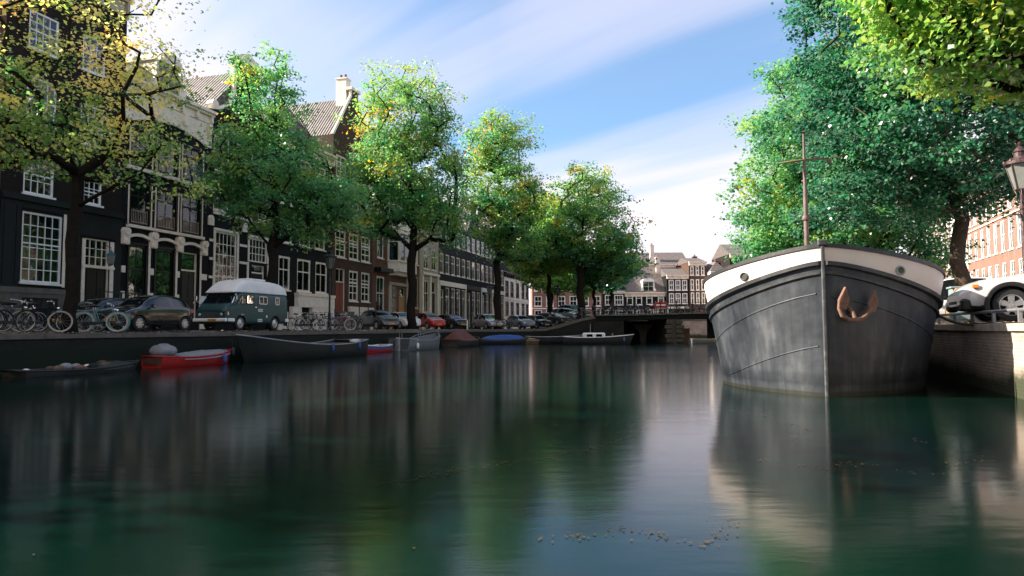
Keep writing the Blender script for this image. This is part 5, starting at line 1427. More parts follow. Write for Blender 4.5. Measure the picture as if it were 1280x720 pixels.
    b = MB(); b.lathe([(0, .03), (.06, .025), (.06, -.05), (0, -.05)], (x0 + L * .975, 0, 1.04), 12, axis='x'); b.build('badge', M['chrome'], root)
    for sg in (-1, 1):
        for (xx, zz, w, h) in ((x0 + 2.35, .98, .34, .13), (x0 + 2.38, .48, .34, .14), (x0 + 1.85, .68, .10, .13), (x0 + 3.70, .74, .26, .07)):
            b = MB(); y = sg * (hw + .004); b.box(xx - w / 2, xx + w / 2, min(y, y + sg * .004), max(y, y + sg * .004), zz - h / 2, zz + h / 2); s_ = b.build('sticker', M['white'] if w != .26 else M['steel'], root)
            if w == .34:
                b = MB(); y = sg * (hw + .0085)
                for k in range(4): b.box(xx - w / 2 + .035 + k * .07, xx - w / 2 + .08 + k * .07, min(y, y + sg * .001), max(y, y + sg * .001), zz - .035, zz + .03)
                b.build('sticker_print', CP['van'], s_)
        b = MB(); b.box(x0 + .15, x0 + L * .95, min(sg * (hw + .001), sg * (hw + .012)), max(sg * (hw + .001), sg * (hw + .012)), 1.22, 1.245); b.build('waist_trim', CP['van'], root)
    return root
van(tuple(lpos(7.45, 1.65, 1.37)), ANG_L + pi)

# ---- right bank cars
def rcar(label, t, off, mat, flip=False, **k):
    p = rpos(t, off, hr(t) + .01)
    return car(label, tuple(p), ANG_R + (0 if flip else pi), mat, **k)
def xycar(label, x, y, nx, ny, mat, z, **k): return car(label, (x, y, z), atan2(ny, nx), mat, **k)
xycar('pale silver estate car with dark wheel arches at the right edge', 12.62, 15.2, -.93, .37, CP['pearl'], 1.46, L=4.8, Wd=1.86, H=1.56, kind='estate', wr=.36, front=.92, rear=1.0, spokes=5, plate=False, trimblack=True, group='cars on the right bank', lvl=3)
volvo = [o for o in bpy.data.objects if o.get('label') == 'pale silver estate car with dark wheel arches at the right edge'][0]
for sg in (-1, 1):        # dark wheel arch mouldings, side marker
    for xc in (2.4 - .92, -2.4 + 1.0):
        b = MB(); rows = []
        for k in range(25):
            a = radians(-12) + radians(204) * k / 24
            rows.append([(xc + r * cos(a), sg * y, .36 + r * sin(a)) for r, y in ((.415, .86), (.415, .945), (.44, .955), (.50, .950), (.515, .935), (.50, .86))])
        b.grid(rows); b.build('wheel_arch_trim', M['plastic'], volvo, smooth=True, auto=40)
    b = MB(); b.box(2.05, 2.19, min(sg * .80, sg * .868), max(sg * .80, sg * .868), .74, .84, bev=.02); b.build('side_marker', M['amber'], volvo)
    b = MB(); b.box(2.18, 2.40, min(sg * .45, sg * .80), max(sg * .45, sg * .80), .24, .52, bev=.05); b.build('bumper_trim', M['plastic'], volvo)
    b = MB(); b.box(2.28, 2.425, min(sg * .52, sg * .74), max(sg * .52, sg * .74), .36, .46, bev=.02); b.build('fog_lamp_surround', M['chrome'], volvo)
xycar('black hatchback with alloy wheels behind the grey cabinet on the right bank', 18.55, 25.3, -.93, .37, CP['black'], 1.5, L=4.1, Wd=1.76, H=1.45, kind='hatch', wr=.33, front=.85, spokes=8, group='cars on the right bank')
xycar('white car behind the pale silver estate car', 15.2, 19.4, -.93, .37, CP['white'], 1.5, L=4.3, Wd=1.78, H=1.62, kind='estate', wr=.32, front=.85, spokes=5, group='cars on the right bank')
xycar('tall white car parked left of the patchy tree trunk', 19.6, 30.8, -.93, .37, CP['white'], 1.55, L=4.6, Wd=1.9, H=2.0, kind='estate', wr=.34, front=.9, spokes=5, group='cars on the right bank')

# ------------------------------------------------------------------ bicycles
def bicycle(label, loc, ang, frame, tyre=None, lean=0.0, group=None, step=False, basket=False, rack=True, fender=True, hi=True):
    root = empty('bicycle', loc, ang, label, 'bicycle', group)
    root.rotation_euler = (lean, 0, ang)
    R = .345; WB = 1.08; tyre = tyre or M['rubber']
    xr, xf = -WB / 2, WB / 2
    for x in (xr, xf):
        n = 24 if hi else 14
        b = MB(); b.tube([(x + R * cos(2 * pi * k / n), 0, R + .01 + R * sin(2 * pi * k / n)) for k in range(n)], .020, 6, closed=True)
        w = b.build('wheel', tyre, root, smooth=True)
        s = MB(); s.tube([(x + (R - .028) * cos(2 * pi * k / n), 0, R + .01 + (R - .028) * sin(2 * pi * k / n)) for k in range(n)], .010, 5, closed=True)
        if hi:
            for k in range(14):
                a = 2 * pi * k / 14 + .1; s.tube([(x + .02 * cos(a + 1), .02 * (-1) ** k, R + .01 + .02 * sin(a + 1)), (x + (R - .03) * cos(a), 0, R + .01 + (R - .03) * sin(a))], .0022, 3)
        s.lathe([(0, -.05), (.022, -.05), (.022, .05), (0, .05)], (x, 0, R + .01), 8, axis='y')
        s.build('rim', M['alloy'], w)
    b = MB(); bb = (-.07, 0, .29); st = (-.22, 0, .80); ht, hb = (.36, 0, .88), (.40, 0, .70)
    b.tube([bb, st], .016, 7); b.tube([bb, hb], .018, 7)
    if step: b.tube([(-.16, 0, .55), (.0, 0, .46), (.25, 0, .58), hb], .015, 7)
    else: b.tube([(-.205, 0, .75), ht], .015, 7)
    b.tube([ht, hb], .02, 7)
    for sg in (-.05, .05):
        b.tube([(bb[0], sg * .6, bb[2]), (xr, sg, R + .01)], .010, 5); b.tube([(-.205, sg * .4, .74), (xr, sg, R + .01)], .008, 5)
        b.tube([(hb[0] + .005, sg * .9, hb[2] - .02), (.45, sg, .55), (xf, sg, R + .01)], .011, 5)
    b.build('frame', frame, root, smooth=True)
    b = MB(); b.tube([st, (-.245, 0, .93)], .012, 6); b.build('seat_post', M['chrome'], root)
    b = MB(); b.mesh([(-.37, -.10, .95), (-.37, .10, .95), (-.20, .07, .955), (-.08, .022, .945), (-.08, -.022, .945), (-.20, -.07, .955), (-.36, -.08, .90), (-.36, .08, .90), (-.10, 0, .90), (-.37, 0, .985), (-.12, 0, .965)],
        [(0, 9, 10, 4, 5), (9, 1, 2, 3, 10), (3, 4, 10), (0, 6, 7, 1), (0, 5, 4, 8, 6), (1, 7, 8, 3, 2), (6, 8, 7), (3, 8, 4), (0, 1, 9)]); b.build('saddle', M['leather'], root)
    b = MB(); b.tube([(.355, 0, .88), (.34, 0, 1.0)], .013, 6); b.tube([(.17, -.30, 1.04), (.24, -.28, 1.05), (.36, -.14, 1.02), (.36, 0, 1.0), (.36, .14, 1.02), (.24, .28, 1.05), (.17, .30, 1.04)], .012, 6); b.build('handlebar', M['chrome'], root, smooth=True)
    b = MB(); b.lathe([(0, .05), (.04, .04), (.045, -.02), (.02, -.05), (0, -.05)], (.47, 0, .80), 8, axis='x'); b.build('lamp', M['chrome'], root)
    b = MB(); b.tube([(bb[0], -.09, bb[2]), (bb[0] + .12, -.09, bb[2] - .12)], .010, 5); b.tube([(bb[0], .09, bb[2]), (bb[0] - .12, .09, bb[2] + .12)], .010, 5)
    b.lathe([(0, -.075), (.09, -.075), (.09, -.065), (0, -.065)], bb, 14, axis='y')
    for sg in (1, -1): b.box(bb[0] + sg * .12 - .04, bb[0] + sg * .12 + .04, -.16 if sg > 0 else .09, -.09 if sg > 0 else .16, bb[2] - sg * .12 - .01, bb[2] - sg * .12 + .01)
    b.build('crank', M['steel'], root)
    b = MB(); b.box(xr - .02, bb[0] + .08, -.088, -.062, .26, .37, bev=.01); b.build('chain_case', M['plastic'], root)
    if fender:
        b = MB()
        for x, a0, a1 in ((xr, 20, 200), (xf, 10, 160)):
            rows = []
            for k in range(11):
                a = radians(a0 + (a1 - a0) * k / 10); rows.append([(x + (R + .035) * cos(a), y, R + .01 + (R + .035) * sin(a)) for y in (-.028, .028)] + [(x + (R + .041) * cos(a), y, R + .01 + (R + .041) * sin(a)) for y in (.028, -.028)])
            b.grid(rows, closed=True)
        b.build('mudguard', frame, root)
    if rack:
        b = MB(); b.tube([(-.24, -.06, .76), (-.78, -.06, .77)], .007, 4); b.tube([(-.24, .06, .76), (-.78, .06, .77)], .007, 4)
        for k in range(4): b.tube([(-.3 - .15 * k, -.06, .765), (-.3 - .15 * k, .06, .765)], .006, 4)
        for sg in (-.06, .06): b.tube([(-.7, sg, .77), (xr, sg, R + .01)], .006, 4)
        b.build('rack', M['steel'], root)
    if basket:
        b = MB()
        for k in range(7):
            y = -.18 + .06 * k; b.tube([(.50, y, .80), (.50, y, 1.04)], .005, 4); b.tube([(.78, y, .84), (.80, y, 1.04)], .005, 4)
        for z in (.82, .93, 1.04):
            b.tube([(.49, -.19, z), (.80, -.19, z), (.80, .19, z), (.49, .19, z)], .006, 4, closed=True)
        b.box(.50, .79, -.18, .18, .80, .815); b.build('basket', M['plastic'], root)
    return root
GBK = 'bicycles parked along the left quay'
gz = 1.35
def bl(label, t, off, a, fr_, **k):
    return bicycle(label, tuple(lpos(t, off, 1.34)), radians(a), fr_, group=GBK, **k)
bl('black city bicycle at the left frame edge turned half away', -5.0, .9, 75, M['iron'], lean=.08)
bl('black bicycle with high chrome handlebar, second from the left frame edge', -4.35, 1.25, 62, M['iron'], lean=-.10, basket=True)
bl('dark bicycle leaning between the chrome handlebar bicycle and the cream tyred one', -4.1, 1.9, 50, M['iron'], lean=.12)
bl('black bicycle with cream front tyre beside the yellow leaved tree', -3.95, .85, 28, M['iron'], tyre=M['tyrewhite'], lean=.10)
bl('dark bicycle behind the tree trunk with its saddle showing to the right', -1.75, 1.6, 10, M['iron'], lean=-.08)
bl('bicycle with pale tyres and small front wheel shown in front of the turquoise one', -1.75, .75, 35, M['steel'], tyre=M['tyrewhite'], lean=.10)
bl('turquoise bicycle with turquoise tyres beside the small black hatchback', -1.35, 1.05, 25, M['teal'], tyre=M['teal'], lean=.12, rack=False)
rb = random.Random(5)
labels2 = ['black bicycle with a pale tyre just behind the camper van', 'dark bicycle with a red saddle cover second from the camper van', 'black cargo bicycle in the middle of the tangle below the brown house',
           'blue grey bicycle leaning in the tangle below the red door', 'black bicycle with a crate in front, centre of the tangle', 'bicycle with pale rims at the near edge of the quay below the red door',
           'red framed bicycle next to the iron stoop railing', 'dark bicycle half hidden behind the red framed one', 'last black bicycle before the dark grey hatchback']
for i, (t, off, a, f, ty, bk) in enumerate([(12.3, 1.0, 20, 'iron', 'tyrewhite', 0), (12.6, 1.9, 60, 'iron', 'rubber', 0), (13.4, 1.3, 10, 'iron', 'rubber', 1), (14.3, 1.2, 40, 'boatblue', 'rubber', 0), (14.0, 2.2, -20, 'iron', 'rubber', 1),
                                   (15.2, .7, 20, 'steel', 'tyrewhite', 0), (16.6, 1.3, 70, 'boatred', 'rubber', 0), (17.2, 1.9, 50, 'iron', 'rubber', 0), (18.0, 1.2, 80, 'iron', 'rubber', 0)]):
    bl(labels2[i], t, off, a, M[f], tyre=M[ty], lean=rb.uniform(-.12, .12), basket=bool(bk))
for i, (x, y, a, lb) in enumerate([(-1.2, 66.9, 70, 'black bicycle left of the tree trunk between the silver and the grey blue car'), (-.6, 67.2, 50, 'black bicycle close to the grey blue car'), (-.1, 68.0, 80, 'dark bicycle behind the grey blue car')]):
    bicycle(lb, (x, y, hl(x, y) + .01), radians(a), M['iron'], group='bicycles between the far parked cars', hi=False)
# bicycles against the bridge railing
proto = None
xs = [8.9, 9.7, 10.5, 11.3, 12.1, 12.9, 14.8, 15.9, 17.0, 18.0, 18.9, 19.7, 20.6]
side_lb = ['first bicycle from the left end of the bridge railing', 'second bicycle from the left on the bridge, pale tyred', 'third bicycle from the left on the bridge', 'fourth bicycle from the left on the bridge', 'fifth bicycle from the left on the bridge',
           'bicycle directly left of the red and white sign on the bridge', 'bicycle directly right of the red and white sign on the bridge', 'second bicycle to the right of the red and white sign', 'third bicycle to the right of the red and white sign', 'fourth bicycle to the right of the red and white sign',
           'fifth bicycle to the right of the red and white sign', 'bicycle on the bridge just left of the barge bow', 'rightmost bicycle on the bridge beside the barge bow']
for i, x in enumerate(xs):
    f = ('iron', 'steel', 'iron', 'boatblue', 'iron', 'boatred', 'steel')[i % 7]; ty = 'tyrewhite' if i % 3 == 1 else 'rubber'
    bicycle(side_lb[i], (x, 63.55 + .25 * (i % 2), bz(x - 7.7) + .01), radians((0, 180, 8, -6, 174)[i % 5]), M[f], tyre=M[ty], lean=.14, hi=False, basket=(i % 4 == 0), group='bicycles leaning on the bridge railing')
for i, (x, y, a) in enumerate([(6.0, 66.5, 30), (6.8, 67.2, 80), (7.6, 66.2, 10)]):
    bicycle(('left', 'middle', 'right')[i] + 'most of three dark bicycles by the lamp at the left end of the bridge' if i != 1 else 'middle one of three dark bicycles by the lamp at the left end of the bridge', (x, y, hl(x, y) + .01), radians(a), M['iron'], hi=False, group='bicycles by the bridge lamp')

# red and white sign on the bridge
sg_ = empty('road_sign', (13.75, 63.3, bz(6) - .05), 0, 'red sign with a white bar on the bridge railing', 'sign')
b = MB(); b.box(-.52, .52, -.20, -.16, .68, 1.22, bev=.015); b.build('panel', M['signred'], sg_)
b = MB(); b.box(-.42, .42, -.206, -.201, .88, 1.02); b.build('white_bar', M['white'], sg_)
b = MB(); b.box(-.5, -.44, -.155, -.10, .0, 1.3); b.box(.44, .5, -.155, -.10, .0, 1.3); b.build('post', M['steel'], sg_)

# ------------------------------------------------------------------ street lamps
def lamp(label, loc, h=3.5, mat=None, glass=None, name='street_lamp', s=1.0, ang=0.3, scroll=True):
    mat = mat or M['lampgreen']; root = empty(name, loc, ang, label, 'street lamp', 'street lamps')
    b = MB(); b.lathe([(0, -.1), (.16, -.1), (.16, .10), (.12, .14), (.12, .42), (.14, .46), (.09, .52), (.085, .95), (.10, .98), (.06, 1.04), (.052, h - .5), (.07, h - .47), (.07, h - .43), (.045, h - .40), (.04, h - .02), (.09, h), (0, h)], n=14)
    b.build('post', mat, root, smooth=True, auto=30)
    b = MB(); b.tube([(-.30, 0, h - .62), (.30, 0, h - .62)], .022, 6)
    for q in (-.3, .3): b.lathe([(0, -.04), (.04, 0), (0, .04)], (q, 0, h - .62), 8)
    for k in range(4):
        a = pi / 2 * k + pi / 4
        b.tube([(.045 * cos(a), .045 * sin(a), h - .33), (.13 * cos(a), .13 * sin(a), h - .22), (.10 * cos(a), .10 * sin(a), h - .10), (.15 * cos(a), .15 * sin(a), h + .02)], .014, 5)
    b.build('bracket', mat, root, smooth=True)
    n = 6; r0, r1, hh = .17 * s, .34 * s, .72 * s
    g = MB(); g.lathe([(0, h + .03), (r0 - .012, h + .03), (r1 - .012, h + hh), (0, h + hh)], n=n, ph=.2)
    lt = empty('lantern', (0, 0, 0)); bpy.data.objects.remove(lt)
    f = MB()
    for k in range(n):
        a = 2 * pi * k / n + .2; a2 = 2 * pi * (k + 1) / n + .2
        f.tube([(r0 * cos(a), r0 * sin(a), h + .02), (r1 * cos(a), r1 * sin(a), h + hh)], .014, 5)
        f.tube([(r1 * cos(a), r1 * sin(a), h + hh), (r1 * cos(a2), r1 * sin(a2), h + hh)], .02, 5)
        f.tube([(r0 * cos(a), r0 * sin(a), h + .02), (r0 * cos(a2), r0 * sin(a2), h + .02)], .018, 5)
    lo = f.build('lantern', mat, root)
    g.build('glass_pane', glass or M['opal'], lo)
    c = MB(); c.lathe([(0, h + hh), (r1 + .05, h + hh), (r1 + .06, h + hh + .05), (r1 * .72, h + hh + .16), (r1 * .42, h + hh + .20), (r1 * .42, h + hh + .30), (r1 * .50, h + hh + .33), (r1 * .28, h + hh + .42), (.03, h + hh + .48), (.05, h + hh + .54), (.0, h + hh + .60)], n=12)
    for k in range(n):
        a = 2 * pi * k / n + .2; c.lathe([(0, -.02), (.035, .02), (.028, .07), (0, .11)], ((r1 + .03) * cos(a), (r1 + .03) * sin(a), h + hh + .04), 6)
    c.build('lantern_roof', mat, lo)
    return root
p = lpos(14.3, .95, 1.34); lamp('dark street lamp in front of the brown house with the red door', tuple(p), 3.6)
lamp('slender street lamp before the white ground floor beside the far tree trunk', (-2.3, 69.8, 1.36), 3.5)
lamp('street lamp standing before the orange building under the yellow green tree', (5.2, 77.5, 1.5), 3.7)
lamp('street lamp at the left end of the bridge before the grey house', (9.6, 72.5, 2.5), 3.4)
lamp('weathered red street lamp with large lantern at the right edge', (12.95, 17.15, 1.45), 3.35, M['lampred'], s=.92, ang=.1)
# wall lantern by the door
wl = empty('wall_lantern', tuple(lpos(5.35, 9 - 1.15, 5.0)), ANG_L, 'blue green lantern hanging before the transom of the dark timber house', 'lantern')
b = MB(); b.tube([(0, 1.1, .45), (0, .3, .62), (0, 0, .5)], .018, 6); b.tube([(0, 0, .5), (0, 0, .36)], .012, 5); b.build('bracket', M['iron'], wl)
b = MB(); b.lathe([(0, -.42), (.05, -.40), (.13, -.34), (.20, .12), (.22, .14), (.10, .28), (.05, .34), (0, .40)], n=6); b.build('lantern', paint('verdigris_paint', (.03, .12, .14), .4, .3, 5), wl)
b = MB(); b.lathe([(0, -.3), (.145, -.3), (.203, .1), (0, .1)], n=6); b.build('glass_pane', M['opal'], wl)

# iron stoop railings in front of the doors
def stoop(label, t, off, w, h, z=1.38):
    r = empty('stoop_railing', tuple(lpos(t, off, z)), ANG_L, label, 'railing')
    b = MB()
    for k in range(3): b.box(w * k / 2 - .03, w * k / 2 + .03, -.03, .03, -.2, h + (.12 if k != 1 else 0))
    for q in (h, h * .62): b.box(0, w, -.018, .018, q - .03, q + .02)
    b.tube([(w, 0, h), (w + .5, 0, h - .1), (w + .95, 0, .45), (w + 1.0, 0, -.1)], .025, 6); b.build('rail', M['iron'], r, smooth=False)
    b = MB(); b.lathe([(0, -.02), (.06, .02), (.06, .08), (0, .14)], (0, 0, h + .12), 8); b.lathe([(0, -.02), (.06, .02), (.06, .08), (0, .14)], (w, 0, h + .12), 8); b.build('finial', M['iron'], r); 
    return r
stoop('black iron stoop railing before the dark timber house door', 4.6, 7.6, 2.4, 1.9)
stoop('black iron stoop railing and steps before the red door', 28.4, 6.7, 3.0, 2.2)
stoop('low iron stoop railing before the black house with the wide shop front', 51.5, 7.6, 2.0, 1.5)

# right bank: low pipe rail along the wall, cabinet, bollard
rl = empty('quay_rail', tuple(rpos(-14, .14, 1.43)), ANG_R, 'low pale pipe rail on posts along the right quay edge', 'railing')
def rz(t): return hr(t) - .03 - 1.43
b = MB(); b.tube([(k, 0, rz(k - 14) + .24) for k in range(0, 70, 2)], .034, 8); b.build('pipe', M['steel'], rl, smooth=True)
k = 0.4
for i in range(44):
    b = MB(); b.box(k - .035, k + .035, -.03, .03, rz(k - 14), rz(k - 14) + .235); b.build('post', M['steel'], rl); k += 1.55
cb = empty('utility_cabinet', (11.95, 18.2, 1.47), ANG_R, 'grey green utility cabinet between the tree trunk and the pale silver car', 'cabinet')
b = MB(); b.box(-.2, .2, -.22, .22, 0, .90, bev=.015); b.build('housing', M['cabinet'], cb)
b = MB(); b.box(-.24, .24, -.26, .26, .90, .95, bev=.01); b.build('lid', M['cabinet'], cb)
b = MB(); b.box(-.216, -.202, -.16, .16, .08, .82); b.box(-.16, .16, -.236, -.222, .08, .82); b.build('door', M['cabinet'], cb)
for i, (t, lb) in enumerate([(39.8, 'short white post at the quay edge before the low black car')]):
    bo = empty('bollard', tuple(lpos(t - 2.2, .7, 1.33)), 0, lb, 'bollard'); b = MB(); b.lathe([(0, -.05), (.07, -.05), (.06, .75), (.04, .82), (0, .84)], n=12); b.build('post', M['white'], bo, smooth=True, auto=40)
# ------------------------------------------------------------------ small boats
def boat(label, loc, ang, L, B, fb, sheer, mat, inner, name='moored_boat', rim=None, transom=.7, bow=1.0, stripe=None, draft=.25, group='boats moored along the left quay', flat=True):
    """bow at +x. fb = freeboard amidships, sheer = extra height at the bow"""
    root = empty(name, loc, ang, label, 'boat', group)
    n = 18; T = .045
    def hb(q):     # half breadth
        if q > .45: return B / 2 * max(0, 1 - ((q - .45) / .55) ** (2.3 * bow)) ** .75
        return B / 2 * (transom + (1 - transom) * sin(pi / 2 * q / .45))
    def zs(q): return fb + sheer * max(0, (q - .35) / .65) ** 2 + sheer * .35 * max(0, (.35 - q) / .35) ** 2
    ro, ri, rg = [], [], []
    for k in range(n + 1):
        q = k / n; x = L * (q - .5); b_ = max(hb(q), .012); z = zs(q); kz = -draft * (1 - max(0, (q - .8) / .2) ** 2 * .9)
        x2 = x - L * .04 * max(0, (q - .7) / .3)
        sec = [(b_, z), (b_ * .97, z * .55), (b_ * .90, .02), (b_ * .6, kz * .8), (0, kz)]
        def pos(y, zz): return (x - (L * .06) * max(0, q - .75) / .25 * (1 - (zz - kz) / (z - kz)), y, zz)
        ro.append([pos(y, zz) for y, zz in sec] + [pos(-y, zz) for y, zz in sec[-2::-1]])
        bi = max(b_ - T, .004); fl = .06
        secI = [(bi, z - .004), (bi * .96, max(z * .55, fl + .02)), (bi * .86, fl), (0, fl)]
        ri.append([pos(y, zz) for y, zz in secI] + [pos(-y, zz) for y, zz in secI[-2::-1]])
    mb = MB(); mb.grid(ro); mb.poly(ro[0]); mb.grid(ri, 1); mb.poly(ri[0][::-1], 1)
    mb.build('hull', [mat, inner], root, smooth=True, auto=50)
    g = MB(); rw = .05
    for sg in (1, -1):
        pts = [(r[0][0], sg * (abs(r[0][1]) - T / 2), r[0][2] + .012) for r in ro]; g.tube(pts, rw / 2 + .012, 6)
    g.tube([(ro[0][0][0], ro[0][0][1], ro[0][0][2] + .012), (ro[0][0][0], -ro[0][0][1], ro[0][0][2] + .012)], rw / 2 + .012, 6)
    g.build('gunwale', rim or M['boatwood'], root, smooth=True)
    if stripe:
        s = MB()
        for sg in (1, -1):
            rows = [[(r[0][0], sg * (abs(r[0][1]) + .006), r[0][2] * .98 - .02), (r[1][0], sg * (abs(r[1][1]) + .008), r[1][2])] for r in ro]; s.grid(rows)
        s.build('sheer_stripe', stripe, root)
    th = MB()
    for q in (.25, .5, .72):
        x = L * (q - .5); b_ = hb(q) - T; z = zs(q) * .68; th.box(x - .13, x + .13, -b_, b_, z - .02, z + .015)
    th.build('thwart', M['boatwood'], root)
    root['_'] = 0; del root['_']
    return root, hb, zs
def tarp(root, hb, zs, L, q0, q1, mat, h=.35, name='tarpaulin', ridge=.5, drop=.08):
    mb = MB(); rows = []; n = 16; rr = random.Random(len(name) + int(L * 10))
    for k in range(n + 1):
        q = q0 + (q1 - q0) * k / n; x = L * (q - .5); b_ = hb(q) + .03; z = zs(q); e = sin(pi * min(1, max(0, k / n))) ** .5
        r = []
        for j in range(9):
            u = -1 + j / 4; zz = z + .04 + h * e * (1 - abs(u) ** 1.4) + rr.uniform(-.02, .02)
            if abs(u) == 1: zz = z - drop
            r.append((x + rr.uniform(-.02, .02), u * b_, zz))
        rows.append(r)
    mb.grid(rows); mb.grid([[(p[0], p[1], p[2] - .012) for p in r] for r in rows]); mb.build(name, mat, root, smooth=True)
def fender(root, x, y, z, mat=None):
    b = MB(); b.lathe([(0, -.20), (.07, -.17), (.09, -.10), (.09, .10), (.07, .17), (0, .20)], (x, y, z), 10); b.tube([(x, y, z + .2), (x, y + (.05 if y < 0 else -.05), z + .45)], .008, 4); b.build('fender', mat or M['boatblue'], root, smooth=True)

# 1 cluttered dark boat
r, hb, zs = boat('low dark half sunk boat full of clutter below the bicycles at the far left', tuple(lpos(-3.9, -.9, -.12)), ANG_L, 4.6, 1.4, .26, .14, M['boatblack'], M['mudbrown'], rim=M['boatblack'])
b = MB(); rr = random.Random(3)
tag_objs = []
for i in range(16):
    x, y = rr.uniform(-1.9, 1.5), rr.uniform(-.4, .4); s = rr.uniform(.08, .17); m_ = ('mudbrown', 'tarpgrey', 'boatwood', 'white', 'rust')[i % 5]
    if m_ == 'white' : s *= .8
    c = MB(); n = 8
    rows = []
    for k in range(6):
        a = pi * k / 5; rows.append([(x + s * 1.3 * sin(a) * cos(2 * pi * j / n) * (1 + .2 * rr.random()), y + s * sin(a) * sin(2 * pi * j / n) * (1 + .2 * rr.random()), .22 + s * .8 - s * .8 * cos(a)) for j in range(n)])
    c.grid(rows, closed=True); o = c.build('bundle', M[m_], None, smooth=True); o.parent = r
tarp(r, hb, zs, 4.6, .55, .85, M['boatgreen'], .12)
# 2 red boat with grey tarp
r, hb, zs = boat('red boat partly covered by a bunched grey tarpaulin', tuple(lpos(1.1, -.95, 0)), ANG_L, 4.3, 1.4, .34, .20, M['boatred'], M['mudbrown'], rim=M['boatred'])
tarp(r, hb, zs, 4.3, .22, .90, M['tarpgrey'], .16)
b = MB(); n = 12; rows = []
for k in range(9):
    a = pi * k / 8; rows.append([(-1.6 + .46 * sin(a) * cos(2 * pi * j / n) * (1 + .12 * sin(3 * j)), .0 + .50 * sin(a) * sin(2 * pi * j / n), .32 + .30 * (1 - cos(a)) * .9 + .04 * sin(j * 2.2 + k)) for j in range(n)])
b.grid(rows, closed=True); b.build('covered_engine', M['tarpgrey'], r, smooth=True)
fender(r, .9, -.72, .22); fender(r, 1.8, -.40, .46, M['boatblack'])
# 3 long dark steel boat
r, hb, zs = boat('long dull dark steel boat with two blue fenders below the camper van', tuple(lpos(7.7, -1.5, 0)), ANG_L + pi, 9.6, 2.7, .62, .55, M['boatgreen'], M['boatblack'], rim=M['steel'], draft=.4, transom=.8)
fender(r, -.6, 1.38, .5); fender(r, -3.6, 1.18, .5)
b = MB(); b.box(-4.5, -3.2, -.9, .9, .35, .66, bev=.05); b.build('stern_box', M['boatwood'], r)
b = MB(); b.lathe([(0, 0), (.28, 0), (.30, .10), (.1, .16), (0, .16)], (-4.35, .5, .70), 12); b.build('tub', M['white'], r)
b = MB(); b.tube([(-4.7, .2, .3), (-4.95, .2, .55), (-4.95, .2, -.2)], .06, 6); b.build('outboard_motor', M['steel'], r)
# 4 red white blue dinghy
r, hb, zs = boat('small dinghy with red bottom, blue side and white rim', tuple(lpos(15.6, -1.1, 0)), ANG_L + pi, 3.9, 1.35, .36, .16, M['boatred'], M['mudbrown'], rim=M['white'], stripe=M['boatblue'])
# 5 grey launch
r, hb, zs = boat('grey metal launch with raised bow rails below the white car', tuple(lpos(22.0, -1.4, 0)), ANG_L, 6.3, 2.2, .62, .42, M['boatgrey'], M['boatgrey'], rim=M['steel'], draft=.35)
b = MB(); b.tube([(-1.6, -.7, .6), (-1.7, -.68, 1.35), (-1.7, .68, 1.35), (-1.6, .7, .6)], .03, 6); b.tube([(-1.2, -.7, .6), (-1.3, -.68, 1.2), (-1.3, .68, 1.2), (-1.2, .7, .6)], .03, 6); b.build('roll_bar', M['steel'], r)
b = MB(); b.box(-2.0, -1.0, -.55, .55, .1, .75, bev=.04); b.build('console', M['boatgrey'], r)
b = MB(); b.tube([(.6, -.98, .74), (1.6, -.88, .98), (2.9, -.2, 1.2), (2.9, .2, 1.2), (1.6, .88, .98), (.6, .98, .74)], .025, 6)
for x, y in ((1.3, .92), (2.2, .6)):
    for sg in (-1, 1): b.tube([(x, y * sg, .7), (x, y * sg, .95 + .1 * (x > 2))], .018, 5)
b.build('bow_rail', M['steel'], r)
b = MB(); b.box(-3.45, -3.15, -.16, .16, -.1, .85, bev=.06); b.build('outboard_motor', M['steel'], r); fender(r, -2.4, -.98, .3, M['white'])
# 6 maroon tarp
r, hb, zs = boat('boat under a domed maroon tarpaulin below the red car', tuple(lpos(30.6, -1.5, 0)), ANG_L, 6.0, 2.1, .50, .25, M['boatblack'], M['mudbrown'], draft=.3)
tarp(r, hb, zs, 6.0, .06, .62, M['tarpred'], .85)
# 7 blue tarp boats
r, hb, zs = boat('low boat with a bright blue tarpaulin below the grey blue car', (-.6, 61.9, 0), .15, 4.8, 1.8, .42, .2, M['boatblack'], M['mudbrown'])
tarp(r, hb, zs, 4.8, .05, .85, M['tarpblue'], .40)
r, hb, zs = boat('small tan boat next to the blue tarpaulin boat', (2.4, 62.6, 0), .25, 3.4, 1.4, .40, .18, M['boatwood'], M['mudbrown'])
tarp(r, hb, zs, 3.4, .1, .8, paint('tan_tarpaulin', (.36, .24, .15), .7, .2, 3), .22)
# 8 sloop with pale cabin
r, hb, zs = boat('dark hulled boat with a white cabin roof moored before the bridge', (7.6, 60.4, 0), -.12, 6.2, 2.1, .58, .25, M['boatblack'], M['boatgrey'], rim=M['white'])
b = MB(); b.box(-1.4, .6, -.75, .75, .5, 1.0, bev=.10); b.build('cabin', M['white'], r)
b = MB(); b.box(-1.0, -.5, -.765, -.752, .65, .88); b.box(-.2, .3, -.765, -.752, .65, .88); b.build('cabin_window', M['carglass'], r)
b = MB(); b.tube([(-.7, 0, 1.0), (-.7, 0, 1.75)], .035, 6); b.build('stove_pipe', M['tarpgrey'], r)
b = MB(); b.box(1.2, 1.28, -.8, .8, .5, .95); b.build('windscreen', M['steel'], r); fender(r, 2.2, -.8, .4, M['boatblue'])
r, hb, zs = boat('long low dark boat lying against the quay before the bridge', (4.0, 62.6, 0), -.05, 5.6, 1.8, .62, .2, M['boatgreen'], M['boatblack'], rim=M['steel'])
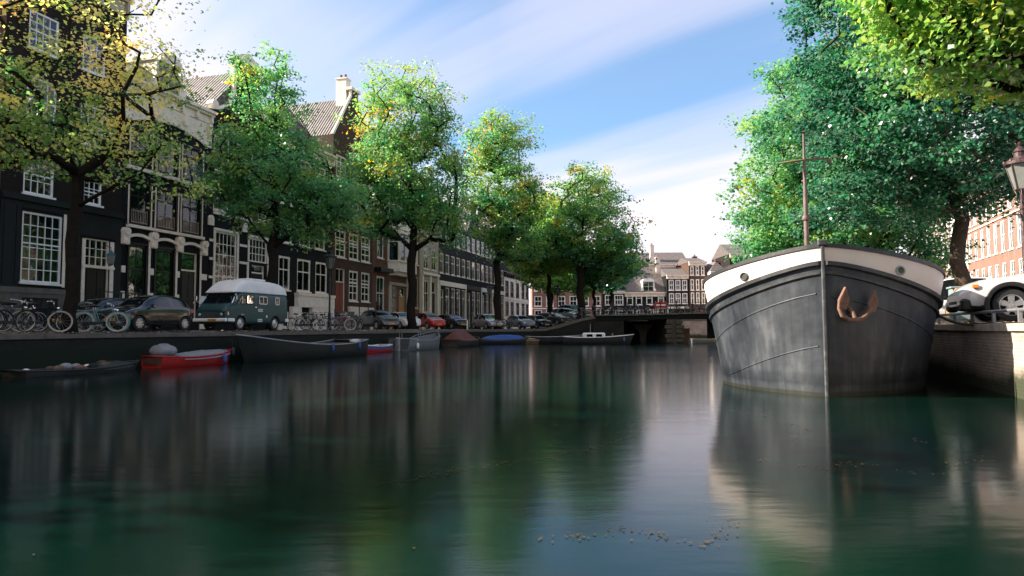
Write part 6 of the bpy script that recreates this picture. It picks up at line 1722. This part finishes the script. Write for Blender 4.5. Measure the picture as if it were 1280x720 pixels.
# 9 beyond bridge opening
r, hb, zs = boat('small boat lying in the shadow under the right bridge opening', (17.6, 61.0, 0), .1, 3.6, 1.4, .34, .15, M['boatgrey'], M['boatgrey'])

# ------------------------------------------------------------------ the big barge
BA = atan2(.93, .37)       # aft direction angle
bg_ = empty('barge', (6.17, 13.5, 0), BA, 'large grey black steel barge with cream bulwark and rusty anchor moored on the right', 'barge')
# local x aft from the stem, local y = port/starboard. (local +y points to the left of the picture)
def bh(s, z):
    W = 2.24 + .36 * min(1, max(0, z / 2.4)) ** 1.2; Lb = 3.7 - .55 * min(1, max(0, z / 2.6))
    if s >= Lb: return W
    q = s / Lb
    return W * sin(pi / 2 * q ** .80) ** .90
def sheer(s): return 2.97 - .72 * (1 - math.exp(-s / 3.0)) - .25 * min(1, s / 12)
def band(s): return 2.645 - 1.06 * (1 - math.exp(-s / 2.4)) - .15 * min(1, s / 12)
SS = [0, .04, .1, .2, .32, .46, .62, .8, 1.0, 1.25, 1.5, 1.8, 2.1, 2.4, 2.7, 3.0, 3.3, 3.6, 4.2, 5, 6.5, 8.5, 11, 13.5, 15]
def HB(s, z):
    v = bh(s, z)
    if s > 12: v *= sqrt(max(0, 1 - ((s - 12) / 3.05) ** 2)) * .995 + .005
    return v
rake = lambda z: -.05 * max(0, z) / 2.9
def P(s, z, sg, d=0): return (s + rake(z) - d * (1 - min(1, s / 3.2)) * .5, sg * (HB(s, z) + d), z)
for part in ('hull',):
    mb = MB()
    for sg in (1, -1):
        rows = []
        for s in SS:
            t = band(s); zs_ = [-.7, -.2, .0, .12, .25] + [.25 + (t - .25) * k / 10 for k in range(1, 11)]
            rows.append([P(s, z, sg) for z in zs_])
        mb.grid(rows)
    mb.build('hull', M['hull'], bg_, smooth=True, auto=40)
mb = MB()
for sg in (1, -1):
    rows = [[P(s, band(s) + (sheer(s) - band(s)) * k / 4, sg, .004) for k in range(5)] for s in SS]; mb.grid(rows)
    rows = [[P(s, band(s) + (sheer(s) - band(s)) * k / 4, sg, -.05) for k in range(5)] for s in SS[2:]]; mb.grid(rows)
mb.build('bulwark', M['pinkwhite'], bg_, smooth=True, auto=40)
def rail(name, zf, w, h, mat, d=.0, s0=0):
    mb = MB()
    for sg in (1, -1):
        rows = []
        for s in SS[s0:]:
            z = zf(s); rows.append([P(s, z - h / 2, sg, d), P(s, z - h * .35, sg, w + d), P(s, z + h * .35, sg, w + d), P(s, z + h / 2, sg, d)])
        mb.grid(rows)
        mb.poly(rows[0])
    mb.build(name, mat, bg_, smooth=True, auto=50)
M['railblack'] = paint('worn_black_rail', (.022, .024, .026), .45, .5, 3, dirt=(.07, .07, .072), bump=.15)
rail('rub_rail', lambda s: band(s) - .02, .085, .11, M['railblack'])
rail('rub_rail', lambda s: band(s) - .21 - .05 * min(1, s / 3), .05, .075, M['railblack'])
mb = MB()
for sg in (1, -1):
    rows = []
    for s in SS:
        z = sheer(s); a = P(s, z, sg, .035); c = P(s, z, sg, -.10)
        if s == 0: c = (a[0] + .12, 0, z)
        rows.append([(a[0], a[1], z - .03), (a[0], a[1], z + .05), (c[0], c[1] if s > .1 else sg * .001, z + .05), (c[0], c[1] if s > .1 else sg * .001, z - .03)])
    mb.grid(rows, closed=True)
mb.build('cap_rail', M['railblack'], bg_, smooth=True, auto=30)
def seam(z0, z1, s1, wid=.022, s0=.03):
    mb = MB(); rows = []
    for k in range(21):
        q = k / 20; s = s0 + (s1 - s0) * q; z = z0 + (z1 - z0) * (1 - (1 - q) ** 1.35); rows.append([P(s, z - wid, 1, .001), P(s, z - wid * .4, 1, .016), P(s, z + wid * .4, 1, .016), P(s, z + wid, 1, .001)])
    mb.grid(rows); return mb
seam(2.02, .92, 3.4).build('plate_seam', M['hull'], bg_, smooth=True)
seam(.98, .26, 2.2, .016).build('plate_seam', M['hull'], bg_, smooth=True)
mb = MB(); rows = []
for k in range(15):
    q = k / 14; s = .03 + 3.3 * q; z = 1.95 - 1.0 * (1 - (1 - q) ** 1.3); rows.append([P(s, z - .022, -1, .001), P(s, z - .008, -1, .016), P(s, z + .008, -1, .016), P(s, z + .022, -1, .001)])
mb.grid(rows); mb.build('plate_seam', M['hull'], bg_, smooth=True)
b = MB(); b.box(-.085, .05, -.035, .035, -.7, 3.06, bev=.02); b.build('stem_bar', paint('worn_stem', (.05, .053, .058), .4, .4, 5, dirt=(.13, .13, .13)), bg_)
b = MB(); b.box(-.10, .16, -.09, .09, 2.96, 3.10, bev=.03); b.build('stem_head', M['railblack'], bg_)
# foredeck and hold cover
mb = MB(); rows = [[(s, y * (HB(s, 2) - .06), sheer(s) - .55) for y in (-1, -.5, 0, .5, 1)] for s in SS[3:]]; mb.grid(rows); mb.build('deck', M['boatgrey'], bg_)
b = MB(); b.box(6.2, 13.0, -1.8, 1.8, 1.3, 2.35, bev=.08); b.prism([(-1.8, 0)], 0, 0) if False else None; b.build('hatch_cover', M['boatgreen'], bg_)
# hawse holes (both sides) with rims
for sg in (1, -1):
    s = .95; z = 2.47 if sg > 0 else 2.49
    s = .92 if sg > 0 else .86
    p0 = Vector(P(s, z, sg, .004)); dx = (Vector(P(s + .05, z, sg, .004)) - Vector(P(s - .05, z, sg, .004))).normalized(); up = Vector((0, 0, 1)); nn = dx.cross(up) * sg; nn.normalize()
    if nn.y * sg < 0: nn = -nn
    b = MB(); n = 20; rows = []
    for (r_, h_) in ((.10, .0), (.10, .02), (.085, .03), (.070, .02), (.066, .004)):
        rows.append([tuple(p0 + dx * r_ * cos(2 * pi * k / n) * 1.25 + up * r_ * sin(2 * pi * k / n) * .95 + nn * h_) for k in range(n)])
    b.grid(rows, closed=True); b.poly(rows[-1], 1); b.build('hawse_hole', [M['railblack'] if sg > 0 else M['steel'], paint('mossy_opening', (.05, .10, .04), .8, .6, 14) if sg < 0 else M['boatblack']], bg_, smooth=True, auto=40)
# anchor hung on the starboard bow (picture right of the stem)
an_s = [(.28, 1.94), (.92, 1.83)]
def AP(s, z, d): return Vector(P(s, z, -1, d))
b = MB()
sh0, sh1 = AP(.20, 1.55, .12), AP(.20, 1.98, .05)
crown = AP(.52, 1.50, .13)
L1 = [AP(.035, 1.90, .13), AP(.022, 1.72, .16), AP(.035, 1.58, .18), AP(.085, 1.50, .17), AP(.15, 1.49, .16), AP(.21, 1.51, .17), AP(.27, 1.58, .16), AP(.325, 1.70, .15), AP(.35, 1.84, .11)]
b.tube(L1, [.025, .035, .045, .045, .05, .045, .045, .035, .025], 8)
for (s, z0) in ((.05, 1.74), (.35, 1.68)):
    a = AP(s, z0 - .04, .13); c = AP(s + .02, z0 + .40, .12); dx = (AP(s + .04, z0, .13) - AP(s - .04, z0, .13)).normalized(); nn = Vector((0, -1, 0)).lerp(Vector((-1, 0, 0)), .4)
    m_ = a.lerp(c, .42); w = .10
    vs = [a - dx * .05, a + dx * .05, m_ + dx * w, c, m_ - dx * w]
    vs2 = [v + nn * .06 for v in vs]
    ctr = m_ + nn * .10
    b.mesh([tuple(v) for v in vs] + [tuple(v) for v in vs2] + [tuple(ctr)], [(4, 3, 2, 1, 0), (5, 6, 10), (6, 7, 10), (7, 8, 10), (8, 9, 10), (9, 5, 10)] + [(i, (i + 1) % 5, (i + 1) % 5 + 5, i + 5) for i in range(5)])
b.tube([AP(.16, 1.50, .15), AP(.165, 1.64, .09), AP(.17, 1.78, -.03)], .04, 8)
b.build('anchor', M['rust'], bg_, smooth=True, auto=35)
# bollards, mast
b = MB()
for y in (-.55, .55): b.lathe([(.10, 0), (.09, .5), (.13, .52), (.13, .58), (0, .6)], (1.9, y, 2.0), 12)
b.build('bollard', M['railblack'], bg_)
mx_, my_ = 3.1, .18
b = MB(); b.tube([(mx_, my_, 1.6), (mx_, my_, 4.3), (mx_, my_, 5.05), (mx_ , my_, 6.1)], [.065, .055, .04, .022], 10)
b.lathe([(.09, -.04), (.1, 0), (.09, .05), (0, .05)], (mx_, my_, 4.0), 10); b.lathe([(0, -.02), (.09, 0), (.0, .04)], (mx_, my_, 6.12), 8)
mo = b.build('mast', paint('mast_varnish', (.15, .10, .085), .6, .4, 6, dirt=(.07, .05, .045)), bg_, smooth=True, auto=40)
b = MB(); q = atan2(-.93, .37)
yd = Vector((cos(-BA), sin(-BA), 0))
c0 = Vector((mx_, my_, 5.42)); b.tube([c0 - yd * .62 - Vector((0, 0, .06)), c0 + Vector((0, 0, .02)), c0 + yd * .60 + Vector((0, 0, .05))], [.02, .028, .022], 8); b.lathe([(0, -.09), (.05, -.05), (.05, .05), (0, .06)], tuple(c0 + yd * .60 - Vector((0, 0, .02))), 8)
b.build('yard', M['boatwood'], mo, smooth=True)
b = MB(); b.tube([(mx_ + .02, my_ - .16, 1.9), (mx_ + .02, my_ - .16, 3.45)], .03, 6); b.tube([(mx_, my_ + .13, 1.9), (mx_, my_ + .13, 3.3)], .018, 6); b.build('stanchion', M['steel'], bg_)
# mooring line from the barge to the quay
mr_ = MB(); a = Vector((9.25, 16.1, 2.3)); c = Vector((10.6, 15.0, 1.46)); pts = [a.lerp(c, k / 12) - Vector((0, 0, .38 * sin(pi * k / 12))) for k in range(13)]; mr_.tube(pts, .035, 6)
tag(mr_.build('mooring_rope', M['rope'], smooth=True), 'dark mooring rope sagging from the barge to the right quay', 'rope')

# ------------------------------------------------------------------ leaves on the ground and on the water
def scatter(name, pts, size, mat, label, cat, up=.01, tilt=.25):
    n = len(pts); pts = np.array(pts); rng = RNG
    a = rng.uniform(0, 2 * pi, n); s = size * rng.uniform(.6, 1.3, n)
    ax = np.stack([np.cos(a), np.sin(a), rng.normal(size=n) * tilt], 1); sd = np.stack([-np.sin(a), np.cos(a), rng.normal(size=n) * tilt], 1)
    p = pts + np.array([0, 0, up]); S = s[:, None]
    V = np.stack([p, p + ax * S * .5 + sd * S * .38, p + ax * S, p + ax * S * .5 - sd * S * .38], 1).reshape(-1, 3)
    V[:, 2] = np.maximum(V[:, 2], np.repeat(pts[:, 2], 4) + .003)
    me = bpy.data.meshes.new(name); me.vertices.add(len(V)); me.vertices.foreach_set('co', V.astype(np.float32).ravel())
    me.loops.add(n * 4); me.loops.foreach_set('vertex_index', np.arange(n * 4, dtype=np.int32)); me.polygons.add(n); me.polygons.foreach_set('loop_start', np.arange(0, n * 4, 4, dtype=np.int32)); me.update(calc_edges=True)
    at = me.attributes.new('hue', 'FLOAT', 'POINT'); at.data.foreach_set('value', np.repeat(np.clip(rng.normal(.72, .2, n), 0, 1), 4).astype(np.float32))
    me.materials.append(mat); o = bpy.data.objects.new(name, me); COL.objects.link(o); o['kind'] = 'stuff'; o['label'] = label; o['category'] = cat
    return o
LIT = leafmat('fallen_leaf', [(0, (.06, .05, .02)), (.5, (.16, .10, .03)), (.8, (.30, .16, .04)), (1, (.36, .11, .03))], .15)
pts = []
for i in range(3800):
    t = random.uniform(-14, 40); off = .05 + abs(random.gauss(0, 1.0)); p = lpos(t, off); z = 1.27 + (.06 if off < .45 else .09 if off > 1.4 else .05); pts.append((p.x, p.y, z if off > .45 else 1.29))
for i in range(900):
    t = random.uniform(-4, 25); off = .05 + abs(random.gauss(0, .9)); p = rpos(t, off); pts.append((p.x, p.y, hr(t) + (-.03 if off < .45 else .0)))
scatter('fallen_leaves', pts, .10, LIT, 'brown and yellow fallen leaves along both quay edges', 'leaves')
M['drift'] = paint('drift_leaf', (.13, .075, .022), .9, .5, 3, spec=0.05)
pts = []
def trail(P0, n, sp):
    for i in range(n * 2):
        q = random.random() * (len(P0) - 1); k = int(q); f = q - k; a, c = P0[k], P0[k + 1]
        pts.append((a[0] + (c[0] - a[0]) * f + random.gauss(0, sp * 1.2) * random.random(), a[1] + (c[1] - a[1]) * f + random.gauss(0, sp * .7), .006))
trail([(-3.6, 13.2), (-2.2, 11.6), (-1.2, 10.2), (-.2, 9.5), (1.2, 9.6), (2.2, 10.4)], 150, .14)
trail([(-1.2, 6.0), (-.2, 6.9), (.8, 7.6), (1.7, 9.0), (2.3, 11.5)], 170, .10)
trail([(-4.5, 11.4), (-2.6, 12.1), (-1.0, 13.4), (1.0, 15)], 90, .16)
trail([(2.4, 7.2), (3.0, 6.6), (3.4, 6.9), (3.9, 6.2), (4.3, 6.8), (4.9, 7.0), (4.8, 8.4)], 45, .10)
trail([(3.3, 8.3), (3.9, 9.0), (3.9, 10.6), (3.5, 11.3)], 60, .08)
trail([(.2, 4.4), (.8, 4.7), (1.2, 4.3), (1.6, 5.0)], 46, .06)
trail([(6.4, 12.6), (7.5, 12.4), (8.6, 12.6)], 20, .2)
for i in range(120): pts.append((random.uniform(-9, 8), random.uniform(4, 24), .006))
scatter('floating_leaves', pts, .022, M['drift'], 'yellow leaves drifting in loose swirls on the dark water', 'leaves', up=0, tilt=0)
CAMROLL = -.3; CLR = 40; CLA = (0, 0); CLB = (0, 0); CLT = .545; SKYT = (.46, .80, .95, 1); CL1 = (3.7, 3.6, 4.2, 1); CL2 = (4.9, 4.3, 4.55, 1); SUNE = 5.0; EXPO = 1.62; SKYS = .088
# ------------------------------------------------------------------ camera, sky, light
cam = bpy.data.cameras.new('camera'); co = bpy.data.objects.new('camera', cam); COL.objects.link(co); SC.camera = co
cam.sensor_width = 36; cam.lens = 24; cam.clip_start = .1; cam.clip_end = 4000
pit = math.atan(51.5 / 853.33)
R_ = Matrix.Rotation(radians(90) + pit, 4, 'X') @ Matrix.Rotation(radians(CAMROLL), 4, 'Z')
co.matrix_world = Matrix.Translation((0, 0, 1.35)) @ R_

W_ = bpy.data.worlds.new('World'); SC.world = W_; W_.use_nodes = True
nt = W_.node_tree; nt.nodes.clear()
out = nt.nodes.new('ShaderNodeOutputWorld'); bg = nt.nodes.new('ShaderNodeBackground')
sky = nt.nodes.new('ShaderNodeTexSky'); sky.sky_type = 'NISHITA'; sky.sun_disc = False
EL = 31.0; SUNV = Vector((-.9965 * cos(radians(EL)), .084 * cos(radians(EL)), sin(radians(EL))))
sky.sun_elevation = radians(EL); sky.sun_rotation = atan2(SUNV.x, SUNV.y)
sky.air_density = 1.0; sky.dust_density = 1.2; sky.ozone_density = 2.2; sky.altitude = 10
bg.inputs[1].default_value = SKYS
def W(t, **k): return N(nt, t, **k)
tc = W('ShaderNodeTexCoord'); sep = W('ShaderNodeSeparateXYZ'); nt.links.new(tc.outputs['Generated'], sep.inputs[0])
zc = W('ShaderNodeMath', operation='MAXIMUM'); nt.links.new(sep.outputs[2], zc.inputs[0]); zc.inputs[1].default_value = 0.0
za = W('ShaderNodeMath', operation='ADD'); nt.links.new(zc.outputs[0], za.inputs[0]); za.inputs[1].default_value = .16
dx = W('ShaderNodeMath', operation='DIVIDE'); nt.links.new(sep.outputs[0], dx.inputs[0]); nt.links.new(za.outputs[0], dx.inputs[1])
dy = W('ShaderNodeMath', operation='DIVIDE'); nt.links.new(sep.outputs[1], dy.inputs[0]); nt.links.new(za.outputs[0], dy.inputs[1])
cv = W('ShaderNodeCombineXYZ'); nt.links.new(dx.outputs[0], cv.inputs[0]); nt.links.new(dy.outputs[0], cv.inputs[1])
rot = W('ShaderNodeMapping'); rot.inputs['Rotation'].default_value = (0, 0, radians(CLR)); nt.links.new(cv.outputs[0], rot.inputs[0])
def cloudnoise(sx, sy, loc, detail, rough, dist):
    m_ = W('ShaderNodeMapping'); m_.inputs['Scale'].default_value = (sx, sy, 1); m_.inputs['Location'].default_value = (loc[0], loc[1], 0)
    nt.links.new(rot.outputs[0], m_.inputs[0])
    n_ = W('ShaderNodeTexNoise'); n_.inputs['Scale'].default_value = 1; n_.inputs['Detail'].default_value = detail; n_.inputs['Roughness'].default_value = rough; n_.inputs['Distortion'].default_value = dist
    nt.links.new(m_.outputs[0], n_.inputs['Vector']); return n_.outputs[0]
nA = cloudnoise(.16, .62, CLA, 3, .45, .3)      # broad banks drawn out along the wind
nB = cloudnoise(.30, 3.2, CLB, 4, .5, .2)       # fine streaks
nC = cloudnoise(.5, 1.4, (5, 2), 4, .5, .4)
ab = W('ShaderNodeMath', operation='MULTIPLY_ADD'); nt.links.new(nB, ab.inputs[0]); ab.inputs[1].default_value = .22; nt.links.new(nA, ab.inputs[2])
wx = W('ShaderNodeMapRange'); wx.inputs[1].default_value = -.02; wx.inputs[2].default_value = -.42; wx.inputs[3].default_value = 0; wx.inputs[4].default_value = .16; nt.links.new(sep.outputs[0], wx.inputs[0])
hz = W('ShaderNodeMapRange'); hz.inputs[1].default_value = .26; hz.inputs[2].default_value = .08; hz.inputs[3].default_value = 0; hz.inputs[4].default_value = .22; nt.links.new(sep.outputs[2], hz.inputs[0])
s1 = W('ShaderNodeMath', operation='ADD'); nt.links.new(ab.outputs[0], s1.inputs[0]); nt.links.new(wx.outputs[0], s1.inputs[1])
s2 = W('ShaderNodeMath', operation='ADD'); nt.links.new(s1.outputs[0], s2.inputs[0]); nt.links.new(hz.outputs[0], s2.inputs[1])
fac = ramp(nt, s2.outputs[0], [(CLT, (.16,) * 3), (CLT + .09, (.5,) * 3), (CLT + .20, (.96,) * 3)], 'EASE')
br_ = W('ShaderNodeMix', data_type='RGBA', blend_type='MULTIPLY'); br_.inputs[0].default_value = 1; br_.inputs[7].default_value = SKYT
nt.links.new(sky.outputs[0], br_.inputs[6])
mx = W('ShaderNodeMix', data_type='RGBA'); nt.links.new(fac, mx.inputs[0]); nt.links.new(br_.outputs[2], mx.inputs[6])
cs_ = W('ShaderNodeMix', data_type='RGBA', blend_type='MIX'); nt.links.new(nC, cs_.inputs[0]); cs_.inputs[6].default_value = CL1; cs_.inputs[7].default_value = CL2
nt.links.new(cs_.outputs[2], mx.inputs[7])
nt.links.new(mx.outputs[2], bg.inputs[0]); nt.links.new(bg.outputs[0], out.inputs[0])

sl = bpy.data.lights.new('sun', 'SUN'); so = bpy.data.objects.new('sun', sl); COL.objects.link(so)
sl.energy = SUNE; sl.angle = radians(.53); sl.color = (1.0, .90, .78)
so.rotation_euler = (-SUNV).to_track_quat('-Z', 'Y').to_euler()
vs = SC.view_settings; vs.view_transform = 'Standard'; vs.look = 'None'; vs.exposure = EXPO; vs.gamma = 1; vs.use_curve_mapping = False
SC.render.engine = 'CYCLES'
cy = SC.cycles; cy.max_bounces = 8; cy.diffuse_bounces = 3; cy.glossy_bounces = 3; cy.transmission_bounces = 4; cy.transparent_max_bounces = 10
cy.use_denoising = True; cy.sample_clamp_indirect = 6
